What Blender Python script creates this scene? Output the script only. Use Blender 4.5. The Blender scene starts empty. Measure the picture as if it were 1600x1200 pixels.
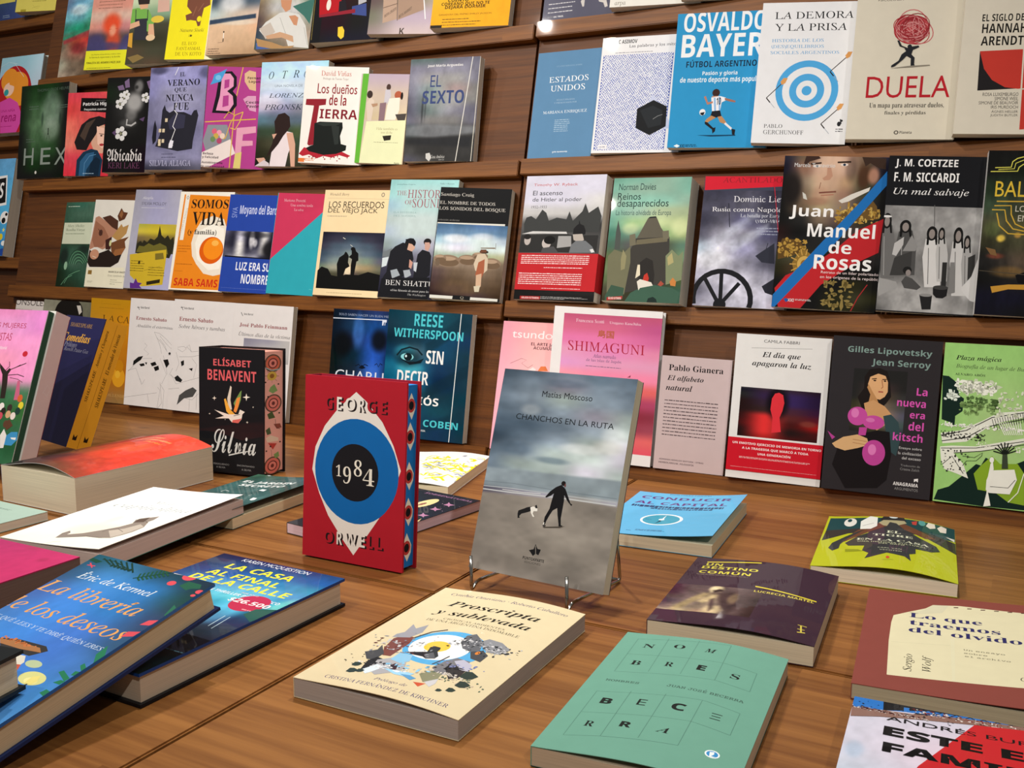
import bpy, bmesh, math, random
import numpy as np
from mathutils import Matrix, Vector
from mathutils.geometry import tessellate_polygon

# ------------------------------------------------------------------ camera, world, lights, exposure
S = bpy.context.scene
C = S.collection
cam = bpy.data.cameras.new('camera')
cam.sensor_width = 36.0
cam.lens = 34.58
cam.clip_start = .01
cam_ob = bpy.data.objects.new('camera', cam)
C.objects.link(cam_ob)
cam_ob.matrix_world = Matrix(((.87973, -.07186, .47001, 0), (.47544, .12139, -.87133, 0), (.00556, .99000, .14096, .37), (0, 0, 0, 1)))
S.camera = cam_ob

S.view_settings.view_transform = 'Standard'
S.view_settings.look = 'None'
S.view_settings.exposure = 0.0
S.view_settings.gamma = 1.0
S.view_settings.use_curve_mapping = False

world = bpy.data.worlds.new('shop_interior')
S.world = world
world.use_nodes = True
world.node_tree.nodes['Background'].inputs[0].default_value = (1.0, .92, .84, 1)
world.node_tree.nodes['Background'].inputs[1].default_value = .15

def lamp(name, kind, loc, target, power, colour, size=.05, angle=60, blend=.6):
    l = bpy.data.lights.new(name, kind)
    l.energy = power
    l.color = colour
    if kind == 'SPOT':
        l.spot_size = math.radians(angle)
        l.spot_blend = blend
        l.shadow_soft_size = size
    elif kind == 'AREA':
        l.shape = 'DISK'
        l.size = size
    else:
        l.shadow_soft_size = size
    o = bpy.data.objects.new(name, l)
    C.objects.link(o)
    o.location = loc
    if target is not None:
        o.rotation_euler = (Vector(target) - Vector(loc)).to_track_quat('-Z', 'Y').to_euler()
    return o

W = (1, .94, .87)
lamp('ceiling_or_fill_spot', 'SPOT', (-1.77, .10, 2.0), (-1.5, 1.52, .42), 64, W, .018, 80, 1)
lamp('ceiling_or_fill_spot', 'SPOT', (-1.19, -.14, 2.0), (-.5, 1.52, .45), 82, W, .018, 80, 1)
lamp('ceiling_or_fill_spot', 'SPOT', (-1.02, -1.34, 2.0), (-.15, 1.52, .5), 108, W, .018, 45, 1)
lamp('ceiling_or_fill_spot', 'SPOT', (-1.86, -1.40, 2.0), (-1.2, 1.52, .4), 90, W, .018, 45, 1)
lamp('ceiling_or_fill_spot', 'SPOT', (-2.66, .20, 2.0), (-2.0, 1.52, .45), 44, W, .018, 70, 1)
lamp('ceiling_or_fill_spot', 'SPOT', (-1.1, 1.38, 2.0), (-1.05, .72, 0), 82, W, .03, 64, .9)
lamp('ceiling_or_fill_spot', 'SPOT', (-.40, 1.38, 2.0), (-.35, .72, 0), 72, W, .03, 60, .9)
lamp('ceiling_or_fill_spot', 'SPOT', (1.1, -.7, 2.0), (-.6, .8, 0), 95, W, .03, 60, 1)  # added fill from front right, brightens page edges and right-facing book sides


# ------------------------------------------------------------------ small helpers
def lin(c):
    if len(c) == 3:
        c = ''.join(a + a for a in c)
    v = np.array([int(c[i:i + 2], 16) / 255. for i in (0, 2, 4)])
    return np.where(v <= .04045, v / 12.92, ((v + .055) / 1.055) ** 2.4)

def srgb(c):
    if len(c) == 3:
        c = ''.join(a + a for a in c)
    return np.array([int(c[i:i + 2], 16) / 255. for i in (0, 2, 4)])

def to_lin(v):
    v = np.clip(v, 0, 1)
    return np.where(v <= .04045, v / 12.92, ((v + .055) / 1.055) ** 2.4)

def tag(o, label=None, cat=None, group=None, kind=None):
    if label: o['label'] = label
    if cat: o['category'] = cat
    if group: o['group'] = group
    if kind: o['kind'] = kind
    return o

def empty(name, mat):
    o = bpy.data.objects.new(name, None)
    o.empty_display_size = .02
    o.matrix_world = mat
    C.objects.link(o)
    return o

def link(name, me, mats, parent=None):
    o = bpy.data.objects.new(name, me)
    for m in mats: me.materials.append(m)
    C.objects.link(o)
    if parent is not None: o.parent = parent
    return o

def boxes(name, parts, mat, parent=None, bevel=0.0, frame=None):
    """parts: (x0,y0,z0,x1,y1,z1); one mesh; frame: Matrix"""
    bm = bmesh.new()
    for x0, y0, z0, x1, y1, z1 in parts:
        r = bmesh.ops.create_cube(bm, size=1)
        for v in r['verts']:
            v.co = Vector((x0 + (v.co.x + .5) * (x1 - x0), y0 + (v.co.y + .5) * (y1 - y0), z0 + (v.co.z + .5) * (z1 - z0)))
    if bevel:
        bmesh.ops.bevel(bm, geom=bm.edges[:], offset=bevel, segments=2, affect='EDGES')
    me = bpy.data.meshes.new(name)
    bm.to_mesh(me); bm.free()
    o = link(name, me, [mat], parent)
    if frame is not None: o.matrix_world = frame
    return o

def tube(name, paths, rad, mat, parent=None, n=10):
    """swept round wire through points, one mesh"""
    bm = bmesh.new()
    for pts in paths:
        P = [Vector(p) for p in pts]
        rings = []
        for i, p in enumerate(P):
            d = (P[min(i + 1, len(P) - 1)] - P[max(i - 1, 0)]).normalized()
            a = d.orthogonal().normalized() if i == 0 else (rings_a - d * rings_a.dot(d)).normalized()
            rings_a = a
            b = d.cross(a)
            rings.append([bm.verts.new(p + rad * (math.cos(t * 2 * math.pi / n) * a + math.sin(t * 2 * math.pi / n) * b)) for t in range(n)])
        for r0, r1 in zip(rings, rings[1:]):
            for k in range(n): bm.faces.new((r0[k], r0[(k + 1) % n], r1[(k + 1) % n], r1[k]))
        bm.faces.new(rings[0][::-1]); bm.faces.new(rings[-1])
    for f in bm.faces: f.smooth = True
    me = bpy.data.meshes.new(name)
    bm.to_mesh(me); bm.free()
    return link(name, me, [mat], parent)

def rounded(pts, r=.012, k=6):
    """round the corners of a polyline"""
    P = [Vector(p) for p in pts]; out = [P[0]]
    for a, b, c in zip(P, P[1:], P[2:]):
        u = (a - b); v = (c - b); q = min(r, u.length / 2, v.length / 2)
        s, e = b + u.normalized() * q, b + v.normalized() * q
        for i in range(k + 1):
            t = i / k; out.append((1 - t) ** 2 * s + 2 * t * (1 - t) * b + t * t * e)
    out.append(P[-1]); return out

# ------------------------------------------------------------------ materials
def newmat(name):
    m = bpy.data.materials.new(name); m.use_nodes = True
    nt = m.node_tree; return m, nt, nt.nodes['Principled BSDF']

def print_mat(name, rough, spec, coat=0.0):
    m, nt, b = newmat(name); N, L = nt.nodes.new, nt.links.new
    a = N('ShaderNodeVertexColor'); a.layer_name = 'ink'
    tc = N('ShaderNodeTexCoord'); no = N('ShaderNodeTexNoise'); no.inputs['Scale'].default_value = 60; no.inputs['Detail'].default_value = 4
    L(tc.outputs['Object'], no.inputs['Vector'])
    mr = N('ShaderNodeMapRange'); mr.inputs['To Min'].default_value = .95; mr.inputs['To Max'].default_value = 1.05
    L(no.outputs['Fac'], mr.inputs['Value'])
    mx = N('ShaderNodeMix'); mx.data_type = 'RGBA'; mx.blend_type = 'MULTIPLY'; mx.inputs['Factor'].default_value = 1
    L(a.outputs['Color'], mx.inputs[6]); L(mr.outputs['Result'], mx.inputs[7]); L(mx.outputs[2], b.inputs['Base Color'])
    b.inputs['Roughness'].default_value = rough; b.inputs['Specular IOR Level'].default_value = spec
    if coat:
        b.inputs['Coat Weight'].default_value = coat; b.inputs['Coat Roughness'].default_value = .02
        n2 = N('ShaderNodeTexNoise'); n2.inputs['Scale'].default_value = 16; n2.inputs['Detail'].default_value = 1
        L(tc.outputs['Object'], n2.inputs['Vector'])
        bp = N('ShaderNodeBump'); bp.inputs['Strength'].default_value = .03; bp.inputs['Distance'].default_value = .002
        L(n2.outputs['Fac'], bp.inputs['Height']); L(bp.outputs['Normal'], b.inputs['Coat Normal'])
    return m
GLOSS = print_mat('printed_cover_gloss', .5, .05, .28)
MATTE = print_mat('printed_cover_matte', .65, .12)

PM = {}
def paper_mat(col):
    if col in PM: return PM[col]
    m, nt, b = newmat('paper_edge'); N, L = nt.nodes.new, nt.links.new
    tc = N('ShaderNodeTexCoord'); mp = N('ShaderNodeMapping'); mp.inputs['Scale'].default_value = (6, 6, 1500)
    L(tc.outputs['Object'], mp.inputs['Vector'])
    no = N('ShaderNodeTexNoise'); no.inputs['Scale'].default_value = 1; no.inputs['Detail'].default_value = 3
    L(mp.outputs['Vector'], no.inputs['Vector'])
    r = N('ShaderNodeValToRGB'); c = lin(col) * 1.65; c = c * min(1, .78 / c.max())
    r.color_ramp.elements[0].position = .3; r.color_ramp.elements[0].color = (*(c * .8), 1)
    r.color_ramp.elements[1].position = .62; r.color_ramp.elements[1].color = (*c, 1)
    L(no.outputs['Fac'], r.inputs['Fac']); L(r.outputs['Color'], b.inputs['Base Color'])
    b.inputs['Roughness'].default_value = .8; b.inputs['Specular IOR Level'].default_value = .2
    PM[col] = m; return m

def wood_mat(name, dark, light, scale, plank, rough, axis=0, coat=0.0):
    """grain runs along local axis; boards `plank` wide across it"""
    m, nt, b = newmat(name); N, L = nt.nodes.new, nt.links.new
    tc = N('ShaderNodeTexCoord'); sx = N('ShaderNodeSeparateXYZ'); L(tc.outputs['Object'], sx.inputs[0])
    along, across = (sx.outputs[0], sx.outputs[1]) if axis == 0 else (sx.outputs[1], sx.outputs[0])
    def math_(op, a, v=None):
        n = N('ShaderNodeMath'); n.operation = op
        if hasattr(a, 'links'): L(a, n.inputs[0])
        else: n.inputs[0].default_value = a
        if v is not None:
            if hasattr(v, 'links'): L(v, n.inputs[1])
            else: n.inputs[1].default_value = v
        return n.outputs[0]
    row = math_('FLOOR', math_('DIVIDE', across, plank))
    wn = N('ShaderNodeTexWhiteNoise'); wn.noise_dimensions = '1D'; L(row, wn.inputs['W'])
    seg = math_('FLOOR', math_('ADD', math_('DIVIDE', along, plank * 6.5), math_('MULTIPLY', wn.outputs['Value'], 7.3)))
    wn2 = N('ShaderNodeTexWhiteNoise'); wn2.noise_dimensions = '2D'
    cv = N('ShaderNodeCombineXYZ'); L(row, cv.inputs[0]); L(seg, cv.inputs[1]); L(cv.outputs[0], wn2.inputs['Vector'])
    cb = N('ShaderNodeCombineXYZ')
    L(math_('ADD', math_('MULTIPLY', along, scale), math_('MULTIPLY', wn2.outputs['Value'], 13)), cb.inputs[0])
    L(math_('MULTIPLY', across, scale * 40), cb.inputs[1]); L(math_('ADD', math_('MULTIPLY', sx.outputs[2], scale * 40), math_('MULTIPLY', wn2.outputs['Value'], 31)), cb.inputs[2])
    no = N('ShaderNodeTexNoise'); no.inputs['Scale'].default_value = 1; no.inputs['Detail'].default_value = 6; no.inputs['Distortion'].default_value = .6
    L(cb.outputs[0], no.inputs['Vector'])
    cb2 = N('ShaderNodeCombineXYZ'); L(math_('MULTIPLY', along, scale * 8), cb2.inputs[0]); L(math_('MULTIPLY', across, scale * 150), cb2.inputs[1]); L(sx.outputs[2], cb2.inputs[2])
    fn = N('ShaderNodeTexNoise'); fn.inputs['Scale'].default_value = 1; fn.inputs['Detail'].default_value = 2; L(cb2.outputs[0], fn.inputs['Vector'])
    v = math_('ADD', math_('MULTIPLY', no.outputs['Fac'], .75), math_('ADD', math_('MULTIPLY', wn2.outputs['Value'], .13), math_('MULTIPLY', fn.outputs['Fac'], .3)))
    r = N('ShaderNodeValToRGB')
    r.color_ramp.elements[0].position = .34; r.color_ramp.elements[0].color = (*lin(dark), 1)
    r.color_ramp.elements[1].position = .8; r.color_ramp.elements[1].color = (*lin(light), 1)
    L(v, r.inputs['Fac'])
    # knots
    vo = N('ShaderNodeTexVoronoi'); vo.inputs['Scale'].default_value = 5.5
    cb3 = N('ShaderNodeCombineXYZ'); L(math_('MULTIPLY', along, .55), cb3.inputs[0]); L(across, cb3.inputs[1]); L(sx.outputs[2], cb3.inputs[2]); L(cb3.outputs[0], vo.inputs['Vector'])
    kn = N('ShaderNodeMapRange'); kn.inputs['From Min'].default_value = .02; kn.inputs['From Max'].default_value = .06; kn.inputs['To Min'].default_value = .6; L(vo.outputs['Distance'], kn.inputs['Value'])
    mx = N('ShaderNodeMix'); mx.data_type = 'RGBA'; mx.blend_type = 'MULTIPLY'; mx.inputs['Factor'].default_value = .8
    L(r.outputs['Color'], mx.inputs[6]); L(kn.outputs['Result'], mx.inputs[7]); L(mx.outputs[2], b.inputs['Base Color'])
    b.inputs['Roughness'].default_value = rough; b.inputs['Specular IOR Level'].default_value = .2
    b.inputs['Coat Weight'].default_value = coat; b.inputs['Coat Roughness'].default_value = .04
    bp = N('ShaderNodeBump'); bp.inputs['Strength'].default_value = .15; bp.inputs['Distance'].default_value = .001
    L(fn.outputs['Fac'], bp.inputs['Height']); L(bp.outputs['Normal'], b.inputs['Normal'])
    return m

def plain_mat(name, col, rough, metal=0.0, nscale=30):
    m, nt, b = newmat(name); N, L = nt.nodes.new, nt.links.new
    no = N('ShaderNodeTexNoise'); no.inputs['Scale'].default_value = nscale
    r = N('ShaderNodeValToRGB'); c = lin(col)
    r.color_ramp.elements[0].color = (*(c * .85), 1); r.color_ramp.elements[1].color = (*np.minimum(c * 1.1, 1), 1)
    L(no.outputs['Fac'], r.inputs['Fac']); L(r.outputs['Color'], b.inputs['Base Color'])
    b.inputs['Roughness'].default_value = rough; b.inputs['Metallic'].default_value = metal
    return m
STEEL = plain_mat('polished_steel_wire', 'b8b8b4', .16, 1.0)
ACRYLIC, _nt, _b = newmat('clear_acrylic')              # thin clear sheet: passes light, mirrors at the edge-on angle
_nt.nodes.remove(_b)
_tr = _nt.nodes.new('ShaderNodeBsdfTransparent'); _tr.inputs[0].default_value = (.97, .985, .98, 1)
_gl = _nt.nodes.new('ShaderNodeBsdfGlossy'); _gl.inputs['Roughness'].default_value = .04
_mx = _nt.nodes.new('ShaderNodeMixShader')
_mx.inputs[0].default_value = .04; _nt.links.new(_tr.outputs[0], _mx.inputs[1]); _nt.links.new(_gl.outputs[0], _mx.inputs[2])
_nt.links.new(_mx.outputs[0], _nt.nodes['Material Output'].inputs[0])

# ------------------------------------------------------------------ printing engine: flat designs laid on a cover
EPS = 2.4e-5
_tc = bpy.data.curves.new('type', 'FONT'); _tc.resolution_u = 3
_to = bpy.data.objects.new('type', _tc)
ACC = {'á': 'a', 'é': 'e', 'í': 'i', 'ó': 'o', 'ú': 'u', 'ñ': 'n', 'Á': 'A', 'É': 'E', 'Í': 'I', 'Ó': 'O', 'Ú': 'U', 'Ñ': 'N', 'ō': 'o', 'Ü': 'U'}
FONT = {'r': (0x1D434, 0x1D44E, 0), 'i': (0x1D434, 0x1D44E, 0), 'R': (0x1D400, 0x1D41A, 0x1D7CE), 'I': (0x1D468, 0x1D482, 0), 'c': (0x1D4D0, 0x1D4EA, 0),
        'f': (0x1D56C, 0x1D586, 0), 'S': (0x1D5D4, 0x1D5EE, 0x1D7EC), 'K': (0x1D5D4, 0x1D5EE, 0x1D7EC), 'm': (0x1D670, 0x1D68A, 0x1D7F6)}
def glyphs(s, f):
    if f not in FONT: return s
    u, l, d = FONT[f]; o = ''
    for ch in s:
        if 'A' <= ch <= 'Z': o += chr(u + ord(ch) - 65)
        elif 'a' <= ch <= 'z':
            k = l + ord(ch) - 97; o += 'ℎ' if k == 0x1D455 else chr(k)
        elif '0' <= ch <= '9' and d: o += chr(d + ord(ch) - 48)
        else: o += ch
    return o
def raw_text(s, shear=0, off=0):
    _tc.body = s; _tc.shear = shear; _tc.offset = off
    me = bpy.data.meshes.new_from_object(_to)
    n = len(me.vertices); co = np.empty(n * 3, 'f'); me.vertices.foreach_get('co', co)
    F = [tuple(p.vertices) for p in me.polygons]
    bpy.data.meshes.remove(me)
    return co.reshape(-1, 3)[:, :2].astype(float), F
TCACHE = {}
def text_mesh(s, f):
    if (s, f) in TCACHE: return TCACHE[s, f]
    digits = f == 'r' and s.strip('$. ').isdigit()
    ff = 'R' if digits else f
    shear = -.3 if f == 'r' and not digits else 0
    off = {'K': .022, 'R': 0}.get(f, 0) if not digits else -.012
    base = ''.join(ACC.get(c, c) for c in s) if ff in FONT else s
    V, F = raw_text(glyphs(base, ff), shear, off)
    if ff in FONT and any(c in ACC for c in s):
        V = list(map(tuple, V)); F = list(F)
        for i, ch in enumerate(s):
            if ch not in ACC: continue
            a, _ = raw_text(glyphs('H' + base[:i] + 'H', ff), shear, off); b_, _ = raw_text(glyphs('H' + base[:i + 1] + 'H', ff), shear, off)
            h0, _ = raw_text(glyphs('HH', ff), shear, off)
            x0 = a[:, 0].max() - h0[:, 0].max(); x1 = b_[:, 0].max() - h0[:, 0].max(); xm = (x0 + x1) / 2
            yt = .74 if ch.isupper() else .52
            if ch in 'ñÑō': q = [(xm - .16, yt + .04), (xm + .16, yt + .08), (xm + .16, yt + .14), (xm - .16, yt + .10)]
            else: q = [(xm - .06, yt + .02), (xm + .02, yt), (xm + .16, yt + .17), (xm + .04, yt + .18)]
            k = len(V); V += q; F.append((k, k + 1, k + 2, k + 3))
        V = np.array(V)
    TCACHE[s, f] = (V, F)
    return V, F

def soft_raster(x0, y0, x1, y1, res, rows, soft, noise, ns, seed):
    nx = max(2, int(math.ceil((x1 - x0) / res))); ny = max(2, int(math.ceil((y1 - y0) / res)))
    X, Y = np.meshgrid(np.linspace(x0, x1, nx + 1), np.linspace(y0, y1, ny + 1))
    g = [[srgb(c) for c in r.split()] for r in rows.split('/')]
    w = max(len(r) for r in g)
    g = [r if len(r) == w else [r[int(i * len(r) / w)] for i in range(w)] for r in g]
    G = np.array(g)                                      # rows from the top
    def sample(A, U, V):
        h_, w_ = A.shape[:2]
        fu = np.clip(U, 0, 1) * (w_ - 1); fv = np.clip(V, 0, 1) * (h_ - 1)
        i0 = np.minimum(fu.astype(int), max(w_ - 2, 0)); j0 = np.minimum(fv.astype(int), max(h_ - 2, 0))
        i1 = np.minimum(i0 + 1, w_ - 1); j1 = np.minimum(j0 + 1, h_ - 1)
        a = fu - i0; b = fv - j0; a = a * a * (3 - 2 * a); b = b * b * (3 - 2 * b)
        if A.ndim == 3: a = a[..., None]; b = b[..., None]
        return (A[j0, i0] * (1 - a) + A[j0, i1] * a) * (1 - b) + (A[j1, i0] * (1 - a) + A[j1, i1] * a) * b
    U = (X - x0) / (x1 - x0); V = 1 - (Y - y0) / (y1 - y0)
    col = sample(G, U, V)
    rs = np.random.RandomState(seed)
    for q in soft:
        c = srgb(q[1])
        if q[0] == 'b':
            _, _, cx, cy, rx, ry, al = q
            d = np.sqrt(((X - cx) / max(rx, .5)) ** 2 + ((Y - cy) / max(ry, .5)) ** 2)
            t = np.clip((1.25 - d) / .8, 0, 1); a = al * t * t * (3 - 2 * t)
        else:
            P = np.array(q[4]).reshape(-1, 2); n = len(P); inside = np.zeros(X.shape, bool); dist = np.full(X.shape, 1e9)
            for i in range(n if q[0] == 'p' else n - 1):
                ax, ay = P[i]; bx, by = P[(i + 1) % n]
                if ay != by:
                    cr = ((ay > Y) != (by > Y)) & (X < (bx - ax) * (Y - ay) / (by - ay) + ax); inside ^= cr
                L2 = (bx - ax) ** 2 + (by - ay) ** 2 + 1e-9
                t = np.clip(((X - ax) * (bx - ax) + (Y - ay) * (by - ay)) / L2, 0, 1)
                dist = np.minimum(dist, np.hypot(X - ax - t * (bx - ax), Y - ay - t * (by - ay)))
            if q[0] == 'p':
                sf = max(q[3], .4); sd = np.where(inside, -dist, dist); a = q[2] * np.clip(.5 - sd / (2 * sf), 0, 1)
            else: a = q[2] * np.clip(1.2 - dist / q[3], 0, 1)
        col = col * (1 - a[..., None]) + c * a[..., None]
    if noise:
        n1 = sample(rs.rand(ns[1] + 1, ns[0] + 1), U, V); n2 = sample(rs.rand(ns[1] * 2 + 1, ns[0] * 2 + 1), U, V); n3 = sample(rs.rand(ns[1] * 5 + 1, ns[0] * 5 + 1), U, V)
        col = col * (1 + noise * 2 * ((n1 * .5 + n2 * .3 + n3 * .2) - .5))[..., None]
    idx = np.arange((nx + 1) * (ny + 1)).reshape(ny + 1, nx + 1)
    F = np.stack([idx[:-1, :-1], idx[:-1, 1:], idx[1:, 1:], idx[1:, :-1]], -1).reshape(-1, 4)
    return np.stack([X, Y], -1).reshape(-1, 2), [tuple(f) for f in F.tolist()], to_lin(col.reshape(-1, 3))

def clip_cut(V, F, W, H, cuts):
    """cut a flat mesh to the sheet and along the sheet's bend lines"""
    lo, hi = V.min(0), V.max(0)
    need = lo[0] < -1e-6 or lo[1] < -1e-6 or hi[0] > W + 1e-6 or hi[1] > H + 1e-6
    cs = [c for c in cuts if lo[0] + .05 < c < hi[0] - .05]
    if not need and not cs: return V, F
    bm = bmesh.new(); vs = [bm.verts.new((p[0], p[1], 0)) for p in V]
    for f in F:
        try: bm.faces.new([vs[i] for i in f])
        except ValueError: pass
    def bis(co, no, clear):
        bmesh.ops.bisect_plane(bm, geom=bm.verts[:] + bm.edges[:] + bm.faces[:], dist=1e-6, plane_co=co, plane_no=no, clear_outer=clear)
    if need:
        bis((0, 0, 0), (-1, 0, 0), True); bis((W, 0, 0), (1, 0, 0), True); bis((0, 0, 0), (0, -1, 0), True); bis((0, H, 0), (0, 1, 0), True)
    for c in cs: bis((c, 0, 0), (1, 0, 0), False)
    bm.verts.index_update()
    V2 = np.array([(v.co.x, v.co.y) for v in bm.verts]).reshape(-1, 2); F2 = [tuple(v.index for v in f.verts) for f in bm.faces]
    bm.free()
    return V2, F2

def poly(pts):
    P = np.array(pts, float).reshape(-1, 2)
    T = tessellate_polygon([[Vector((x, y, 0)) for x, y in P]])
    F = []
    for a, b, c in T:
        cr = (P[b][0] - P[a][0]) * (P[c][1] - P[a][1]) - (P[b][1] - P[a][1]) * (P[c][0] - P[a][0])
        if abs(cr) > 1e-9: F.append((a, b, c) if cr > 0 else (a, c, b))
    return P, F

def stroke(pts, wd):
    P = np.array(pts, float).reshape(-1, 2); V, F = [], []
    for i in range(len(P)):
        d0 = P[i] - P[i - 1] if i else P[1] - P[0]; d1 = P[i + 1] - P[i] if i < len(P) - 1 else d0
        d0 = d0 / (np.hypot(*d0) + 1e-9); d1 = d1 / (np.hypot(*d1) + 1e-9); d = d0 + d1; l = np.hypot(*d)
        d = d / l if l > .3 else d0
        nrm = np.array([-d[1], d[0]]) * wd / 2
        V += [P[i] + nrm, P[i] - nrm]
    for i in range(len(P) - 1): k = 2 * i; F.append((k, k + 1, k + 3, k + 2))
    return np.array(V), F

def fit_box(V, x0, y0, x1, y1):
    lo, hi = V.min(0), V.max(0); s = np.maximum(hi - lo, 1e-6)
    return (V - lo) / s * np.array([x1 - x0, y1 - y0]) + np.array([x0, y0])

def op_mesh(op, W, H, seed):
    k = op[0]
    if k == 'P': V, F = poly(op[2]); return V, F, lin(op[1])
    if k == 'E':
        _, c, cx, cy, rx, ry = op; n = 40 if max(rx, ry) > 12 else 20
        a = np.linspace(0, 2 * math.pi, n, endpoint=False)
        return np.stack([cx + rx * np.cos(a), cy + ry * np.sin(a)], -1), [tuple(range(n))], lin(c)
    if k == 'L': V, F = stroke(op[3], op[2]); return V, F, lin(op[1])
    if k in ('T', 'TV'):
        if k == 'TV': _, c, f, s, x0, y0, x1, y1 = op; rot, kk = 90, 0
        else: _, c, f, s, x0, y0, x1, y1, rot, kk = op
        V, F = text_mesh(s, f)
        if len(V) == 0: return None
        if rot:
            a = math.radians(rot); V = np.stack([V[:, 0] * math.cos(a) - V[:, 1] * math.sin(a), V[:, 0] * math.sin(a) + V[:, 1] * math.cos(a)], -1)
        if kk:                                          # keep the lettering near its own proportions
            e = V.max(0) - V.min(0); nat = (x1 - x0) * e[1] / max(e[0], 1e-6) * kk
            hh = min(max(y1 - y0, .85 * nat), 1.2 * nat); ym = (y0 + y1) / 2; y0, y1 = ym - hh / 2, ym + hh / 2
        return fit_box(V, x0, y0, x1, y1), F, lin(c)
    if k == 'D':                                        # lines of small print
        _, c, x0, y0, x1, y1, nl, fill = op; r = random.Random(seed); V, F = [], []
        p = (y1 - y0) / nl; h = min(p * .5, 1.5)
        for i in range(nl):
            yb = y1 - (i + .75) * p; x = x0; end = x1 if (fill > .9 and i < nl - 1) or nl == 1 else x0 + (x1 - x0) * r.uniform(max(.4, fill), 1)
            while x < end - .3:
                w = min(r.uniform(1.5, 7), end - x); q = len(V)
                hh = h * r.uniform(.75, 1.05)
                V += [(x, yb), (x + w, yb), (x + w, yb + hh), (x, yb + hh)]; F.append((q, q + 1, q + 2, q + 3)); x += w + .9
        return (np.array(V), F, lin(c)) if V else None
    if k == 'S':                                        # scattered flecks
        _, c, x0, y0, x1, y1, n, sz, sd = op; r = random.Random(sd); V, F = [], []
        for i in range(n):
            cx, cy = r.uniform(x0, x1), r.uniform(y0, y1); m = r.randint(4, 6); a0 = r.uniform(0, 6.3); s_ = sz * r.uniform(.4, 1); q = len(V); st = r.uniform(.5, 1.6)
            V += [(cx + s_ * .5 * math.cos(a0 + 6.283 * t / m) * st * r.uniform(.6, 1.2), cy + s_ * .5 * math.sin(a0 + 6.283 * t / m) / st * r.uniform(.6, 1.2)) for t in range(m)]
            F.append(tuple(range(q, q + m)))
        return np.array(V), F, lin(c)
    if k == 'X':                                        # woven brick pattern
        _, c, x0, y0, x1, y1 = op; V, F, cols = [], [], []; r = random.Random(2); p = 3.9
        nx = int((x1 - x0) / p); ny = int((y1 - y0) / p * 1.6); wh = lin('e4e6ee')
        for j in range(ny):
            for i in range(nx):
                cx = x0 + (i + .5 + .5 * (j % 2)) * p; cy = y0 + (j + .5) * (y1 - y0) / ny
                if cx > x1 - 1: continue
                t = r.choice((.75, .85, 2.3, 2.4)); a, b = r.uniform(1.15, 1.8), r.uniform(.62, .9); q = len(V)
                for sx, sy in ((-1.15, -1.3), (1.15, -1.3), (1.15, 1.3), (-1.15, 1.3)):
                    V.append((cx + sx * a * math.cos(t) - sy * b * math.sin(t), cy + sx * a * math.sin(t) + sy * b * math.cos(t))); cols.append(wh)
                F.append((q, q + 1, q + 2, q + 3))
        return np.array(V), F, np.array(cols)
    if k == 'G':
        _, x0, y0, x1, y1, res, rows, soft, noise, ns = op
        return soft_raster(x0, y0, x1, y1, res, rows, soft, noise, ns, seed)

class Sheet:
    """a printed sheet: every shape sits a hair above what it covers"""
    def __init__(s, W, H, cuts=(), lift=None, gain=1.0):
        s.W, s.H, s.cuts, s.lift, s.gain = W, H, list(cuts), lift, gain
        s.V, s.F, s.K, s.n, s.boxes = [], [], [], 0, []
    def add(s, V, F, col, z=None):
        if len(V) == 0 or not F: return
        vc = np.array(col, float)
        if vc.ndim == 1:
            V, F = clip_cut(np.asarray(V, float), F, s.W, s.H, s.cuts)
            if len(V) == 0: return
            vc = np.tile(vc, (len(V), 1))
        lo, hi = V.min(0), V.max(0)
        if z is None:
            z = 1 + max([b[4] for b in s.boxes if b[0] < hi[0] and b[2] > lo[0] and b[1] < hi[1] and b[3] > lo[1]] or [0])
            s.boxes.append((lo[0], lo[1], hi[0], hi[1], z))
        Z = np.full(len(V), z * EPS)
        s.V.append(np.column_stack([V / 1000., Z])); s.K.append(np.clip(vc * s.gain, 0, .9))
        s.F += [tuple(i + s.n for i in f) for f in F]; s.n += len(V)
    def ops(s, ops, seed=0):
        for i, op in enumerate(ops):
            r = op_mesh(op, s.W, s.H, seed * 131 + i)
            if r is not None: s.add(*r)
    def body(s, col, th):
        """the sheet itself, th thick, its top at z=0"""
        xs = [0] + [c for c in s.cuts if 0 < c < s.W] + [s.W]
        V, F = [], []
        for x in xs: V += [(x, 0), (x, s.H)]
        n = len(V)
        top = [(2 * i, 2 * i + 2, 2 * i + 3, 2 * i + 1) for i in range(len(xs) - 1)]
        bot = [tuple(n + j for j in f[::-1]) for f in top]
        side = []
        for i in range(len(xs) - 1): a, b = 2 * i, 2 * i + 2; side += [(a, n + a, n + b, b), (a + 1, b + 1, n + b + 1, n + a + 1)]
        e = 2 * len(xs) - 2; side += [(0, 1, n + 1, n), (e, n + e, n + e + 1, e + 1)]
        VV = np.array(V, float) / 1000.
        P = np.vstack([np.column_stack([VV, np.zeros(n)]), np.column_stack([VV, np.full(n, -th)])])
        s.V.append(P); s.K.append(np.tile(np.clip(lin(col) * s.gain, 0, .9), (2 * n, 1))); s.F += [tuple(j + s.n for j in f) for f in top + bot + side]; s.n += 2 * n
    def build(s, name, mat, parent, z0, place=None):
        V = np.vstack(s.V); K = np.vstack(s.K)
        if s.lift is not None: V[:, 2] += np.interp(V[:, 0] * 1000, *s.lift)
        V[:, 2] += z0
        if place is not None: V = place(V)
        me = bpy.data.meshes.new(name)
        me.from_pydata(V.tolist(), [], s.F)
        at = me.color_attributes.new('ink', 'FLOAT_COLOR', 'POINT')
        at.data.foreach_set('color', np.column_stack([K, np.ones(len(K))]).astype('f').ravel())
        return link(name, me, [mat], parent)

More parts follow.
